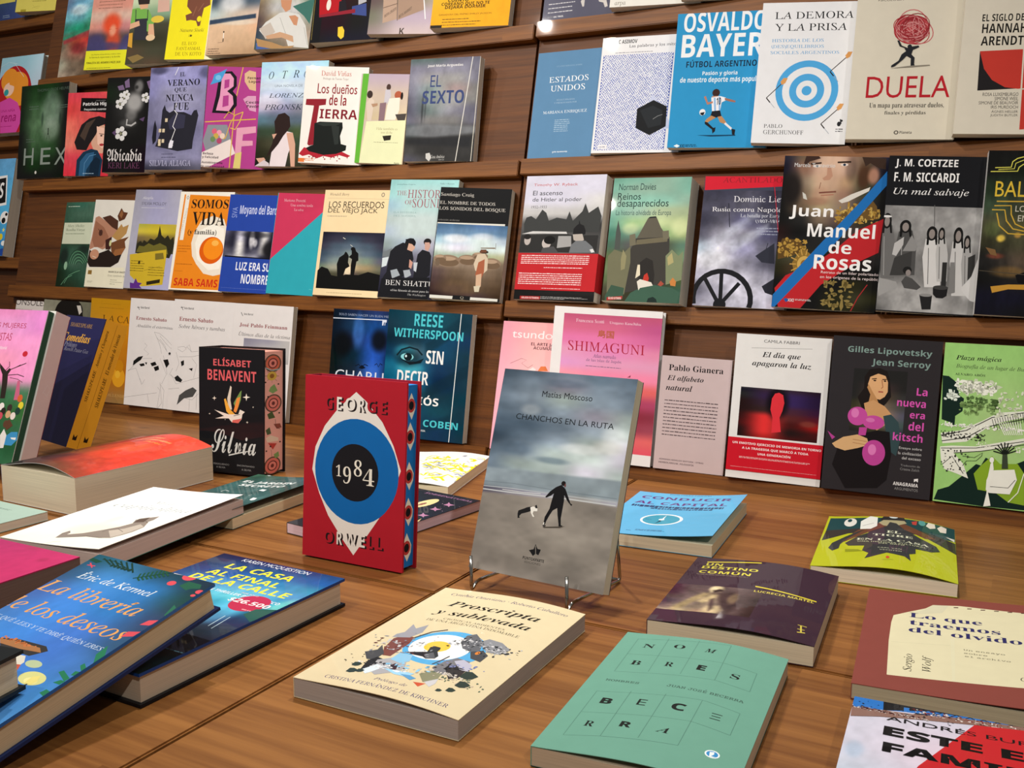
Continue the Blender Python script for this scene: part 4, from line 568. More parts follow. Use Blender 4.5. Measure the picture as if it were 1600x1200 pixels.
{'t':22.0,'cover':'d6d0bf','group':'books facing out on the shelves','label':'cream paperback with a red scribbled ball carried by a tiny man','o':[-0.2785,1.5615,0.5227],'R':[[0.98854,0.14709,-0.03396],[0.01372,0.13646,0.99055],[0.15033,-0.97967,0.13287]],'w':147.1,'h':232.0,'ops':[('T','3a3834','s','PSICOLOGÍA',28.7,201.0,63.2,204.1,0,1),('L','c06468',1.3,[96.3,158.0,95.1,154.9,92.7,152.3,89.2,150.4,84.9,149.2,79.9,149.0,74.7,149.7,69.5,151.2,64.9,153.5,61.0,156.3,58.1,159.6,56.6,163.1,56.3,166.5,57.5,169.7,59.9,172.3,63.4,174.2,67.9,175.3,72.9,175.5,78.1,174.9,83.2,173.3,87.8,171.0,91.7,168.1,94.4,164.9,96.0,161.4,96.3,158.0]),('L','a8323a',1.3,[99.2,142.0,95.7,138.9,91.0,137.1,85.4,136.6,79.4,137.5,73.2,139.7,67.4,143.0,62.3,147.3,58.3,152.2,55.7,157.4,54.6,162.6,55.1,167.3,57.2,171.4,60.8,174.4,65.5,176.1,71.1,176.6,77.2,175.7,83.3,173.5,89.1,170.1,94.1,165.8,98.1,161.0,100.7,155.8,101.7,150.7,101.2,146.0,99.2,142.0]),('L','a8323a',1.3,[93.6,151.2,91.2,149.0,88.0,147.6,84.1,147.1,79.9,147.6,75.7,149.0,71.6,151.2,68.1,154.1,65.3,157.4,63.4,161.0,62.7,164.6,63.0,168.0,64.4,170.9,66.9,173.0,70.1,174.4,74.0,174.9,78.2,174.4,82.5,173.0,86.5,170.7,90.0,167.9,92.8,164.5,94.6,160.9,95.4,157.4,95.0,154.0,93.6,151.2]),('L','c06468',1.3,[104.7,143.9,101.6,140.6,97.1,138.3,91.6,137.4,85.6,137.8,79.3,139.4,73.2,142.3,67.8,146.2,63.4,150.9,60.3,156.0,58.7,161.2,58.8,166.0,60.6,170.3,63.8,173.7,68.4,175.9,73.9,176.8,80.0,176.4,86.3,174.6,92.3,171.7,97.6,167.8,102.0,163.2,105.0,158.1,106.5,153.0,106.4,148.2,104.8,143.9]),('L','a8323a',1.3,[56.9,148.7,54.7,153.3,54.0,158.3,54.9,163.3,57.4,168.0,61.2,172.0,66.1,175.1,71.8,177.1,77.8,177.8,83.8,177.2,89.3,175.4,94.0,172.4,97.6,168.5,99.7,163.9,100.4,158.9,99.5,154.0,97.1,149.3,93.3,145.3,88.5,142.2,82.8,140.2,76.8,139.4,70.8,140.0,65.3,141.8,60.5,144.8,56.9,148.7]),('L','a8323a',1.3,[96.5,147.4,93.8,144.4,89.9,142.3,85.0,141.4,79.4,141.6,73.5,143.1,67.8,145.6,62.5,149.0,58.1,153.1,54.9,157.6,53.1,162.2,52.8,166.6,54.1,170.4,56.8,173.4,60.8,175.5,65.8,176.4,71.4,176.1,77.3,174.6,83.0,172.0,88.2,168.6,92.5,164.5,95.7,160.1,97.4,155.5,97.7,151.2,96.5,147.4]),('L','c06468',1.3,[78.6,138.1,73.3,139.4,68.3,142.3,64.0,146.6,60.7,151.9,58.6,158.0,57.9,164.3,58.5,170.5,60.5,176.2,63.8,180.9,68.0,184.3,72.9,186.2,78.2,186.4,83.5,185.1,88.5,182.2,92.7,177.9,96.0,172.6,98.0,166.6,98.8,160.3,98.1,154.1,96.1,148.5,93.0,143.8,88.8,140.4,83.9,138.4,78.6,138.1]),('L','a8323a',1.3,[59.9,145.9,57.2,150.3,55.8,155.2,55.9,160.2,57.5,165.0,60.4,169.2,64.5,172.5,69.4,174.7,74.9,175.7,80.6,175.4,86.0,173.9,90.8,171.1,94.7,167.4,97.5,163.0,98.8,158.1,98.7,153.1,97.2,148.4,94.3,144.3,90.3,140.9,85.4,138.7,79.9,137.6,74.2,137.9,68.8,139.4,63.9,142.1,59.9,145.9]),('L','a8323a',1.3,[99.6,149.9,97.2,146.9,93.6,144.7,88.9,143.6,83.6,143.6,77.9,144.7,72.3,146.9,67.1,150.0,62.8,153.8,59.5,158.0,57.5,162.3,57.0,166.5,58.0,170.3,60.4,173.3,64.1,175.5,68.8,176.5,74.2,176.5,79.9,175.3,85.5,173.1,90.6,170.0,94.9,166.3,98.2,162.1,100.1,157.8,100.6,153.6,99.6,149.9]),('L','c06468',1.3,[73.8,144.0,70.6,145.5,67.8,147.8,65.6,150.8,64.3,154.2,63.9,157.8,64.3,161.4,65.7,164.8,67.9,167.6,70.7,169.7,74.0,171.0,77.5,171.3,81.0,170.7,84.2,169.2,87.0,166.9,89.1,163.9,90.4,160.5,90.9,156.9,90.4,153.3,89.0,150.0,86.9,147.1,84.1,145.0,80.8,143.7,77.3,143.4,73.8,144.0]),('L','a8323a',1.3,[56.4,157.1,56.2,160.9,57.4,164.6,59.9,167.9,63.6,170.6,68.2,172.6,73.4,173.6,78.8,173.7,84.1,172.7,88.9,170.9,92.9,168.3,95.8,165.0,97.4,161.4,97.7,157.7,96.5,154.0,94.0,150.7,90.4,148.0,85.8,146.0,80.6,144.9,75.2,144.9,69.9,145.7,65.0,147.6,61.0,150.2,58.1,153.4,56.4,157.1]),('L','a8323a',1.3,[89.1,148.0,85.4,145.6,81.1,144.2,76.5,143.9,71.8,144.6,67.4,146.5,63.6,149.3,60.7,152.8,58.8,156.8,58.1,161.1,58.6,165.3,60.4,169.1,63.2,172.4,67.0,174.7,71.3,176.1,76.0,176.4,80.6,175.6,85.0,173.7,88.8,170.9,91.7,167.4,93.5,163.4,94.2,159.2,93.6,155.0,91.9,151.2,89.1,148.0]),('L','c06468',1.3,[61.0,151.1,59.3,155.2,58.9,159.5,59.8,163.6,61.9,167.4,65.1,170.5,69.1,172.7,73.8,173.9,78.7,174.0,83.5,173.0,87.9,170.9,91.7,168.0,94.5,164.4,96.1,160.3,96.5,156.1,95.7,152.0,93.6,148.2,90.5,145.2,86.4,142.9,81.8,141.7,76.9,141.6,72.1,142.5,67.6,144.6,63.8,147.5,61.0,151.1]),('L','a8323a',1.3,[71.7,147.1,66.8,149.0,62.5,151.8,59.0,155.4,56.7,159.5,55.6,163.8,55.9,168.1,57.5,171.9,60.2,175.1,64.1,177.5,68.6,178.8,73.6,179.0,78.7,178.1,83.5,176.1,87.8,173.3,91.2,169.7,93.5,165.6,94.6,161.3,94.3,157.2,92.8,153.3,90.0,150.1,86.3,147.8,81.7,146.4,76.8,146.2,71.7,147.1]),('L','a8323a',1.3,[93.8,158.1,93.0,154.3,91.1,150.9,88.2,148.2,84.5,146.3,80.2,145.4,75.7,145.5,71.2,146.7,67.1,148.8,63.6,151.8,61.0,155.3,59.5,159.3,59.1,163.3,59.9,167.1,61.9,170.5,64.8,173.2,68.6,175.1,72.8,176.0,77.4,175.8,81.8,174.6,85.9,172.5,89.3,169.5,91.9,166.0,93.4,162.1,93.8,158.1]),('E','b5474c',78.9,159.0,20.4,18.4),('L','d08a8a',0.9,[61.4,151.4,60.9,156.0,62.9,160.6,67.1,164.5,72.9,167.4,79.8,168.9,86.7,168.7,93.0,167.0,97.8,163.9,100.6,159.9,101.1,155.3,99.1,150.8,95.0,146.8,89.2,143.9,82.4,142.4,75.4,142.5,69.1,144.2,64.2,147.3,61.4,151.4]),('L','962830',0.9,[82.8,142.7,77.6,142.4,72.0,144.3,66.6,148.3,62.2,153.7,59.2,160.1,58.0,166.5,58.8,172.3,61.4,176.6,65.6,179.1,70.9,179.4,76.5,177.4,81.8,173.5,86.2,168.0,89.1,161.7,90.3,155.3,89.5,149.6,86.9,145.2,82.8,142.7]),('L','d08a8a',0.9,[99.4,148.3,97.2,146.9,93.3,146.9,88.2,148.1,82.4,150.6,76.8,153.9,71.9,157.7,68.4,161.5,66.7,164.9,66.9,167.5,69.2,168.8,73.1,168.9,78.3,167.6,84.0,165.1,89.6,161.8,94.4,158.0,97.9,154.2,99.6,150.8,99.4,148.3]),('L','962830',0.9,[84.8,153.5,79.6,151.2,74.2,150.2,69.2,150.6,65.4,152.4,63.0,155.3,62.5,159.1,63.9,163.2,67.0,167.2,71.5,170.5,76.7,172.8,82.1,173.8,87.0,173.4,90.8,171.6,93.1,168.7,93.6,164.9,92.3,160.8,89.2,156.9,84.8,153.5]),('L','d08a8a',0.9,[77.8,157.0,73.2,155.3,68.7,154.6,64.8,154.8,62.0,156.1,60.6,158.1,60.9,160.8,62.7,163.7,65.9,166.5,70.1,168.9,74.7,170.5,79.2,171.2,83.1,171.0,85.9,169.7,87.2,167.7,86.9,165.0,85.1,162.2,82.0,159.4,77.8,157.0]),('L','962830',0.9,[94.8,150.6,92.0,148.9,87.4,148.9,81.4,150.5,74.9,153.5,68.5,157.6,63.2,162.3,59.4,167.0,57.7,171.2,58.4,174.3,61.2,175.9,65.9,175.9,71.9,174.3,78.4,171.2,84.7,167.1,90.1,162.5,93.8,157.8,95.4,153.7,94.8,150.6]),('L','d08a8a',0.9,[81.2,159.8,79.1,156.2,76.5,153.5,73.6,151.9,70.8,151.6,68.4,152.7,66.8,155.0,66.1,158.2,66.4,162.0,67.7,165.9,69.7,169.4,72.4,172.1,75.3,173.7,78.1,174.0,80.4,172.9,82.0,170.6,82.7,167.4,82.4,163.6,81.2,159.8]),('L','962830',0.9,[82.8,156.1,80.6,151.1,77.6,147.0,74.2,144.4,70.9,143.6,68.0,144.7,65.9,147.5,64.8,151.7,65.0,156.9,66.3,162.3,68.6,167.3,71.6,171.4,74.9,174.0,78.3,174.8,81.1,173.7,83.2,170.9,84.2,166.7,84.1,161.6,82.8,156.1]),('L','d08a8a',0.9,[81.9,146.4,75.6,146.5,69.8,147.7,65.2,150.1,62.3,153.3,61.4,156.8,62.7,160.4,66.1,163.5,71.0,165.8,77.0,167.0,83.2,166.9,88.9,165.6,93.5,163.3,96.4,160.1,97.2,156.6,95.9,153.0,92.7,149.9,87.8,147.7,81.9,146.4]),('L','962830',0.9,[80.3,156.6,78.0,154.7,75.6,153.4,73.2,152.9,71.2,153.2,69.9,154.3,69.3,156.0,69.6,158.3,70.7,160.7,72.5,163.0,74.8,164.9,77.3,166.2,79.6,166.7,81.6,166.4,82.9,165.3,83.5,163.6,83.2,161.4,82.1,158.9,80.3,156.6]),('L','d08a8a',0.9,[92.8,147.8,91.4,147.5,89.0,148.2,85.8,149.9,82.3,152.4,78.8,155.3,75.8,158.3,73.7,161.1,72.6,163.2,72.8,164.5,74.2,164.8,76.7,164.1,79.9,162.4,83.4,159.9,86.9,157.0,89.9,154.0,92.0,151.2,93.0,149.1,92.8,147.8]),('L','962830',0.9,[84.1,158.1,81.7,153.8,78.7,150.4,75.4,148.3,72.1,147.8,69.4,148.9,67.5,151.6,66.7,155.5,67.0,160.1,68.4,164.9,70.8,169.2,73.9,172.6,77.2,174.7,80.4,175.2,83.1,174.0,85.0,171.3,85.8,167.4,85.5,162.9,84.1,158.1]),('L','d08a8a',0.9,[81.0,143.5,75.0,142.4,69.0,142.9,63.7,144.9,59.7,148.2,57.6,152.4,57.6,157.0,59.7,161.5,63.6,165.2,69.0,167.7,75.0,168.8,81.0,168.2,86.2,166.2,90.1,162.9,92.2,158.7,92.2,154.1,90.2,149.7,86.3,146.0,81.0,143.5]),('L','962830',0.9,[85.8,141.3,80.8,142.1,75.9,144.7,71.9,148.8,69.3,154.1,68.2,159.7,68.9,165.1,71.3,169.6,75.1,172.7,79.9,173.9,84.9,173.1,89.7,170.5,93.7,166.3,96.3,161.1,97.4,155.4,96.7,150.1,94.3,145.6,90.5,142.6,85.8,141.3]),('L','d08a8a',0.9,[57.2,155.8,55.8,161.1,56.7,166.4,59.7,171.2,64.6,174.8,70.7,176.7,77.3,176.9,83.6,175.1,88.8,171.8,92.3,167.2,93.8,161.9,92.9,156.6,89.9,151.9,85.1,148.3,79.0,146.3,72.4,146.1,66.1,147.8,60.8,151.2,57.2,155.8]),('L','962830',0.9,[64.5,147.6,62.2,151.4,61.7,156.0,63.1,160.7,66.3,165.1,70.8,168.6,76.1,170.8,81.6,171.4,86.5,170.4,90.4,167.8,92.7,164.0,93.2,159.5,91.8,154.8,88.7,150.4,84.2,146.9,78.9,144.7,73.4,144.0,68.4,145.1,64.5,147.6]),('L','d08a8a',0.9,[64.7,152.8,64.5,155.3,66.1,158.0,69.2,160.7,73.6,163.0,78.7,164.7,83.8,165.5,88.4,165.4,91.9,164.4,93.8,162.5,94.0,160.1,92.5,157.4,89.3,154.7,85.0,152.4,79.9,150.7,74.8,149.9,70.2,150.0,66.7,151.0,64.7,152.8]),('L','962830',0.9,[75.6,145.3,70.3,148.8,66.6,154.0,64.8,160.2,65.2,166.6,67.8,172.5,72.2,177.2,77.9,180.1,84.1,180.8,90.3,179.3,95.5,175.8,99.2,170.7,100.9,164.5,100.5,158.1,98.0,152.3,93.7,147.6,88.0,144.7,81.8,143.9,75.6,145.3]),('L','d08a8a',0.9,[72.6,150.5,67.0,153.3,62.3,156.5,59.1,159.5,57.9,162.1,58.7,163.9,61.4,164.8,65.8,164.6,71.3,163.3,77.1,161.1,82.8,158.3,87.4,155.2,90.5,152.2,91.8,149.6,91.0,147.8,88.3,146.9,84.0,147.1,78.5,148.4,72.6,150.5]),('L','962830',0.9,[66.0,151.3,63.1,154.3,61.6,158.3,61.7,162.6,63.3,166.9,66.3,170.6,70.2,173.2,74.7,174.4,79.2,174.2,83.0,172.4,85.9,169.4,87.4,165.5,87.3,161.1,85.7,156.9,82.7,153.2,78.8,150.6,74.3,149.3,69.9,149.6,66.0,151.3]),('L','d08a8a',0.9,[87.1,160.9,87.1,155.6,86.6,151.0,85.5,147.6,84.2,145.9,82.7,146.0,81.2,147.9,79.9,151.4,78.9,156.2,78.4,161.5,78.4,166.8,79.0,171.4,80.0,174.8,81.3,176.5,82.9,176.4,84.4,174.5,85.7,170.9,86.6,166.2,87.1,160.9]),('L','962830',0.9,[66.9,154.5,65.0,159.1,65.1,164.1,67.3,168.8,71.3,172.7,76.6,175.3,82.6,176.3,88.5,175.6,93.6,173.2,97.4,169.5,99.3,164.9,99.2,160.0,97.0,155.3,93.1,151.4,87.8,148.8,81.8,147.7,75.9,148.4,70.7,150.8,66.9,154.5]),('P','22242a',[59.4,142.3,62.0,143.0,65.9,135.2,73.8,131.6,82.2,133.7,88.6,134.6,89.8,132.3,81.6,128.6,80.0,122.2,84.7,117.5,84.8,108.3,86.4,104.9,80.5,104.3,79.8,116.5,73.7,120.1,68.8,114.4,58.8,105.4,54.1,103.9,54.3,106.7,63.5,113.4,67.0,122.5,72.5,127.0,69.5,131.7,63.2,134.2]),('E','22242a',76.9,133.3,3.0,3.2),('P','8a8478',[52.5,102.5,78.2,105.7,105.9,106.8,106.0,105.6,82.7,103.8]),('T','b0202c','s','DUELA',22.9,59.8,135.9,91.1,0,0),('T','3a3834','R','Un mapa para atravesar duelos,',29.2,43.9,129.8,52.9,0,0),('T','3a3834','R','finales y pérdidas',50.9,34.5,106.5,41.1,0,0),('E','5a564e',69.2,9.9,3.3,3.0),('E','d6d0bf',69.2,9.9,1.7,1.6),('T','4a4640','S','Planeta',73.8,8.1,90.2,12.2,0,0)]},
{'t':22.0,'cover':'d8d2c2','group':'books facing out on the shelves','label':'cream paperback with a red half circle on a black square,cut by the right edge','o':[-0.133,1.5588,0.5233],'R':[[0.98647,0.15977,-0.03689],[0.01491,0.13664,0.99051],[0.16329,-0.97765,0.13241]],'w':150.0,'h':232.0,'ops':[('T','1c1a18','S','EL SIGLO DE',23.6,155.6,76.2,165.6,0,0),('T','1c1a18','S','HANNAH',24.5,139.5,80.4,152.4,0,0),('T','1c1a18','S','ARENDT',24.5,122.4,77.9,135.0,0,0),('P','201e20',[24.4,114.6,87.3,116.7,88.1,63.2,25.8,60.1]),('P','c23a30',[24.4,114.6,87.3,116.7,88.1,63.2,76.3,62.2,60.1,64.5,43.1,74.6,31.7,90.2]),('P','d8d2c2',[78.3,117.9,80.3,117.9,81.9,61.1,79.9,61.1]),('P','c23a30',[81.9,61.1,103.8,62.6,106.6,8.6,83.2,6.3]),('T','3a3834','s','ROSA LUXEMBURGO',33.1,52.4,78.0,57.2,0,0),('T','3a3834','s','SIMONE WEIL',48.7,46.5,78.3,51.2,0,0),('T','3a3834','s','SIMONE DE BEAUVOIR',29.1,40.9,78.7,45.3,0,0),('T','3a3834','s','IRIS MURDOCH',45.1,35.1,78.9,39.4,0,0),('T','3a3834','s','ÁGNES HELLER',46.2,29.3,79.3,33.5,0,0),('T','3a3834','s','JUDITH BUTLER',45.3,23.6,79.6,27.5,0,0)]},
{'t':12.0,'cover':'dddddd','group':'books facing out on the shelves','label':'green paperback with a pale title label and a striped green face','o':[-2.0227,1.5249,0.2638],'R':[[1.0,0.0,0.0],[0.0,0.22495,0.97437],[0.0,-0.97437,0.22495]],'w':100.2,'h':198.8,'ops':[('G',0.0,0.0,100.2,198.8,1.5,'354 365 465/354 465 465/354 354 354/243 232 232/243 354 243/132 465 354/121 243 354/121 232 243',[('b','1a2620',15.5,71.9,16.6,22.5,0.9),('b','1a2620',78.3,87.5,21.6,11.1,0.8)],0.1,(20,20)),('L','21402e',1.5,[61.2,52.6,61.9,55.0,63.4,57.0,65.7,58.4,68.7,59.0,71.9,58.8,75.2,57.8,78.3,56.1,80.8,53.8]),('L','5c9470',1.5,[58.0,52.9,58.7,56.4,60.6,59.5,63.6,61.6,67.4,62.5,71.7,62.2,76.0,60.7,80.0,58.1,83.4,54.7]),('L','21402e',1.5,[54.7,53.2,55.5,57.9,57.8,62.0,61.5,64.8,66.1,66.1,71.4,65.6,76.8,63.5,81.8,60.0,86.0,55.6]),('L','5c9470',1.5,[51.5,53.5,52.4,59.4,55.1,64.5,59.3,68.0,64.9,69.6,71.1,69.0,77.5,66.4,83.5,62.0,88.5,56.5]),('L','21402e',1.5,[48.2,53.8,49.2,61.0,52.3,67.0,57.2,71.2,63.6,73.1,70.8,72.4,78.3,69.3,85.3,64.0,91.1,57.4]),('L','5c9470',1.5,[44.9,54.1,46.0,62.5,49.5,69.5,55.1,74.4,62.3,76.6,70.5,75.8,79.0,72.1,87.0,66.0,93.7,58.2]),('L','21402e',1.5,[41.7,54.4,42.8,64.0,46.7,72.0,52.9,77.7,61.0,80.2,70.3,79.2,79.8,75.0,88.7,68.0,96.2,59.1]),('L','5c9470',1.5,[38.4,54.7,39.6,65.5,43.9,74.6,50.8,80.9,59.7,83.7,70.0,82.6,80.5,77.8,90.5,70.0,98.8,60.0]),('L','21402e',1.5,[35.1,55.0,36.4,67.0,41.1,77.1,48.6,84.1,58.5,87.2,69.7,86.0,81.3,80.7,92.2,72.0,100.2,60.9]),('L','6aa07c',1.2,[28.8,8.2,41.4,27.2,61.8,35.1,77.3,39.1]),('L','6aa07c',1.2,[18.5,4.2,32.0,19.5,52.4,27.5]),('E','8ab094',25.7,49.4,5.5,9.7),('D','c0d0c0',7.0,186.4,47.1,193.0,1,0.7),('P','c8d0b8',[1.9,150.5,100.2,150.5,100.2,100.6,1.9,100.6]),('T','6a7a60','i','Mary Shelley',13.0,138.4,71.9,146.4,0,0),('T','4a5a40','r','Rusalka Vireyat',10.4,129.3,75.0,136.7,0,0),('D','6a7a60',10.5,122.5,73.8,127.8,1,0.8)]},
{'t':14.0,'cover':'dcd9d0','group':'books facing out on the shelves','label':'white paperback with a sideways face crowned by autumn leaves','o':[-1.907,1.5122,0.2668],'R':[[0.99361,0.10996,-0.02539],[0.0,0.22495,0.97437],[0.11285,-0.96815,0.22351]],'w':113.0,'h':199.3,'ops':[('P','b08068',[6.3,158.1,15.9,161.9,36.4,151.4,52.9,162.7,71.5,148.5,77.6,126.9,61.2,115.5,60.4,93.7,38.7,85.7,18.9,92.3,1.6,84.4,-0.0,91.5,3.4,113.8]),('P','96654e',[8.5,150.7,34.3,136.7,52.0,115.2,37.8,91.1,14.6,90.3,4.7,106.5]),('P','4a2c20',[25.8,158.5,48.0,164.4,73.2,152.2,74.7,130.4,57.4,137.3]),('P','5a3420',[69.0,163.0,77.3,181.4,85.7,172.5,97.4,170.9,90.8,156.2,75.8,150.4]),('P','8a5c38',[73.3,165.0,80.2,177.8,84.4,167.0,81.4,157.8]),('P','b08850',[61.2,115.5,83.6,145.2,89.4,138.1,104.3,143.9,100.9,123.9,81.4,105.2]),('P','6e4428',[59.2,100.9,80.8,108.8,109.0,116.9,99.5,105.8,104.3,91.5,69.1,70.3]),('P','946038',[75.4,86.9,104.2,92.2,95.5,76.7,69.1,70.3]),('P','241a16',[-0.0,54.9,1.6,84.4,22.2,74.1,57.1,86.3,77.9,72.5,95.5,76.7,89.5,58.4,68.7,46.8,8.6,45.1]),('P','3c1e1a',[44.1,107.7,61.2,115.5,61.7,86.4,47.9,86.0]),('E','c08c70',17.5,74.0,13.0,11.6),('L','e8d8c0',1,[12.6,70.1,23.4,66.9]),('E','4a2c24',27.3,123.7,5.6,7.3),('L','3a2018',1.2,[18.8,132.6,32.9,118.3]),('E','c8c890',59.2,100.9,3.2,7.2),('P','e4e0c8',[-0.0,43.3,107.3,47.6,113.0,1.9,0.6,0.0]),('P','8a6a30',[6.2,37.7,17.2,37.7,17.2,28.3,6.2,28.3]),('T','3a3830','S','MARCELA BASTRI',65.3,35.1,118.3,37.6,0,1),('T','7a7868','r','Esto también pasó',64.5,24.5,121.8,30.3,0,1),('D','a8a690',7.1,9.5,29.0,14.3,2,0.6),('D','a8a690',73.2,7.2,112.1,20.9,3,0.4)]},
{'t':16.0,'cover':'dddddd','group':'books facing out on the shelves','label':'lilac grey paperback with a yellow city photo and postcard','o':[-1.7774,1.512,0.2668],'R':[[0.99473,0.09988,-0.02306],[0.0,0.22495,0.97437],[0.10251,-0.96924,0.22377]],'w':125.7,'h':219.1,'ops':[('G',0.0,0.0,125.7,219.1,1.5,'99a 99b aab/aab aac aac/aab aac aac',[],0.02,(20,20)),('T','d8d8e0','r','Alegría',20.5,196.4,50.5,203.9,0,0),('T','5a5a68','s','SYLVIA MOLLOY',20.4,184.8,88.9,191.7,0,0),('D','c8c8d4',21.0,177.7,85.8,180.3,1,0.9),('G',20.6,78.5,125.7,143.2,1.2,'aa4 ba3 ba4/cb4 cb3 ba3/764 873 763/332 443 332/443 332 443',[],0,(20,20)),('P','2a2818',[20.6,78.4,23.6,99.8,31.6,105.4,37.0,100.2,40.2,107.4,50.0,102.3,57.3,111.4,69.0,108.2,76.5,115.4,79.0,140.2,86.9,119.2,96.8,112.4,104.3,119.6,112.6,109.4,120.1,116.6,125.7,95.7,116.3,69.3,18.4,78.3]),('P','6a6428',[22.5,80.2,29.0,94.6,42.6,93.3,54.7,100.7,68.8,95.8,85.5,101.6,104.1,95.1,111.4,77.8]),('P','c8ac2c',[6.4,74.4,105.3,88.1,107.6,74.2,107.3,11.3,48.9,5.2,14.4,28.5]),('P','7a6c28',[76.2,78.4,97.8,80.9,102.2,67.7,78.6,64.4]),('D','6a5c18',11.9,37.1,52.3,63.9,5,0.8),('D','6a5c18',63.1,28.9,110.9,51.6,4,0.8),('E','2a2410',35.4,57.6,2.7,4.2),('L','8a7a20',0.8,[51.7,40.6,94.1,51.0]),('P','2a2410',[62.5,16.4,98.8,23.2,99.2,15.2,63.8,8.7]),('P','5a2c86',[17.2,12.6,27.7,11.3,31.6,22.8,38.5,13.6,51.2,12.4,44.2,6.8,51.9,0.8,19.5,0.0])]},
{'t':18.0,'cover':'ece8dc','group':'books facing out on the shelves','label':'orange paperback with a fried egg and fat black title','o':[-1.6368,1.5113,0.267],'R':[[0.99506,0.09671,-0.02233],[0.0,0.22495,0.97437],[0.09926,-0.96956,0.22384]],'w':141.1,'h':210.8,'ops':[('P','e4861c',[10.6,205.0,134.6,201.6,135.5,3.7,5.8,2.9]),('P','e8e6dc',[14.7,206.0,25.4,205.8,22.6,106.7,12.8,106.4]),('T','2a2a2a','s','♢',16.7,193.7,23.8,202.6,0,0),('T','b0aea0','s','EDICIONES DE ALFAGUA',9.1,113.4,24.9,175.6,80,0),('P','e8e0d0',[64.3,148.8,91.8,159.6,121.8,153.3,136.3,126.6,138.2,76.1,132.2,37.2,112.3,33.0,86.8,37.0,64.8,56.6,51.5,73.2,44.9,100.4,49.4,124.5]),('P','f4f0e4',[63.5,128.3,94.6,142.6,125.0,133.1,132.0,89.3,126.2,48.7,98.1,44.2,65.2,66.8,55.4,100.7]),('E','d85c08',99.5,86.6,30.8,28.7),('E','f08c18',103.1,90.1,24.6,23.0),('E','f8b450',107.3,102.1,9.0,6.1),('T','17120e','R','SOMOS',33.0,175.4,128.7,194.7,0,0),('T','17120e','R','VIDA',38.9,139.1,124.7,168.1,0,0),('T','17120e','R','(y familia)',31.9,116.3,107.2,130.2,0,0),('D','a85c10',11.3,80.1,54.6,97.7,3,0.5),('D','8a4a10',11.8,54.2,54.6,56.4,1,0.9),('D','8a4a10',10.1,39.6,31.6,40.9,1,0.9),('T','c42818','S','SABA SAMS',12.6,9.0,126.5,25.3,0,0)]},
{'t':16.0,'cover':'2443a0','group':'books facing out on the shelves','label':'royal blue paperback with a shadowed black and white face strip','o':[-1.4934,1.5083,0.2677],'R':[[0.98933,0.14195,-0.03277],[0.0,0.22495,0.97437],[0.14568,-0.96397,0.22255]],'w':114.7,'h':201.9,'ops':[('T','c4ccec','S','Moyano del Barco',28.0,156.1,121.9,180.6,0,0),('T','8a9cd8','s','SIVA',9.6,153.6,22.5,175.4,90,0),('G',0.0,71.9,114.7,126.3,1.2,'557 334 99a 334 223 bbb 223/445 223 ccd 112 112 ccc 112/334 223 eee 112 112 ddd 112/556 445 ddd 334 556 bbb 112/445 778 ccc 889 99a 223 112',[('b','e4e4e8',65.7,108.8,7.6,19.7,0.8),('b','e4e4e8',74.3,102.5,6.1,9.8,0.7),('b','0c0c10',108.4,90.7,18.7,19.5,0.9),('b','1a1a20',73.7,119.0,37.8,6.6,0.6)],0.08,(20,20)),('P','0a0a12',[5.1,74.7,114.7,72.3,114.7,70.3,5.1,71.8]),('T','e4e8f4','S','LUZ ERA SU',35.2,45.2,116.6,62.3,0,0),('T','e4e8f4','S','NOMBRE',51.5,18.4,116.4,37.9,0,0),('D','7c90d0',5.6,7.5,113.2,8.2,1,0.8)]},
{'t':12.0,'cover':'2ba0b0','group':'books facing out on the shelves','label':'paperback split diagonally into crimson and turquoise','o':[-1.3686,1.5084,0.2676],'R':[[0.98782,0.15163,-0.03501],[0.0,0.22495,0.97437],[0.15561,-0.9625,0.22221]],'w':106.9,'h':203.9,'ops':[('P','c23458',[1.3,203.9,106.9,203.9,106.9,167.9,0.9,69.3,-0.0,42.4]),('T','d8a8b4','r','Mariana Provetti',15.4,186.4,64.8,192.2,0,0),('T','dcb0bc','r','Una sombra tarda',31.5,177.2,82.8,182.8,0,0),('T','dcb0bc','r','La selva',41.1,168.2,62.3,173.4,0,0),('L','6cc8d0',0.6,[96.7,13.2,104.0,12.3])]},
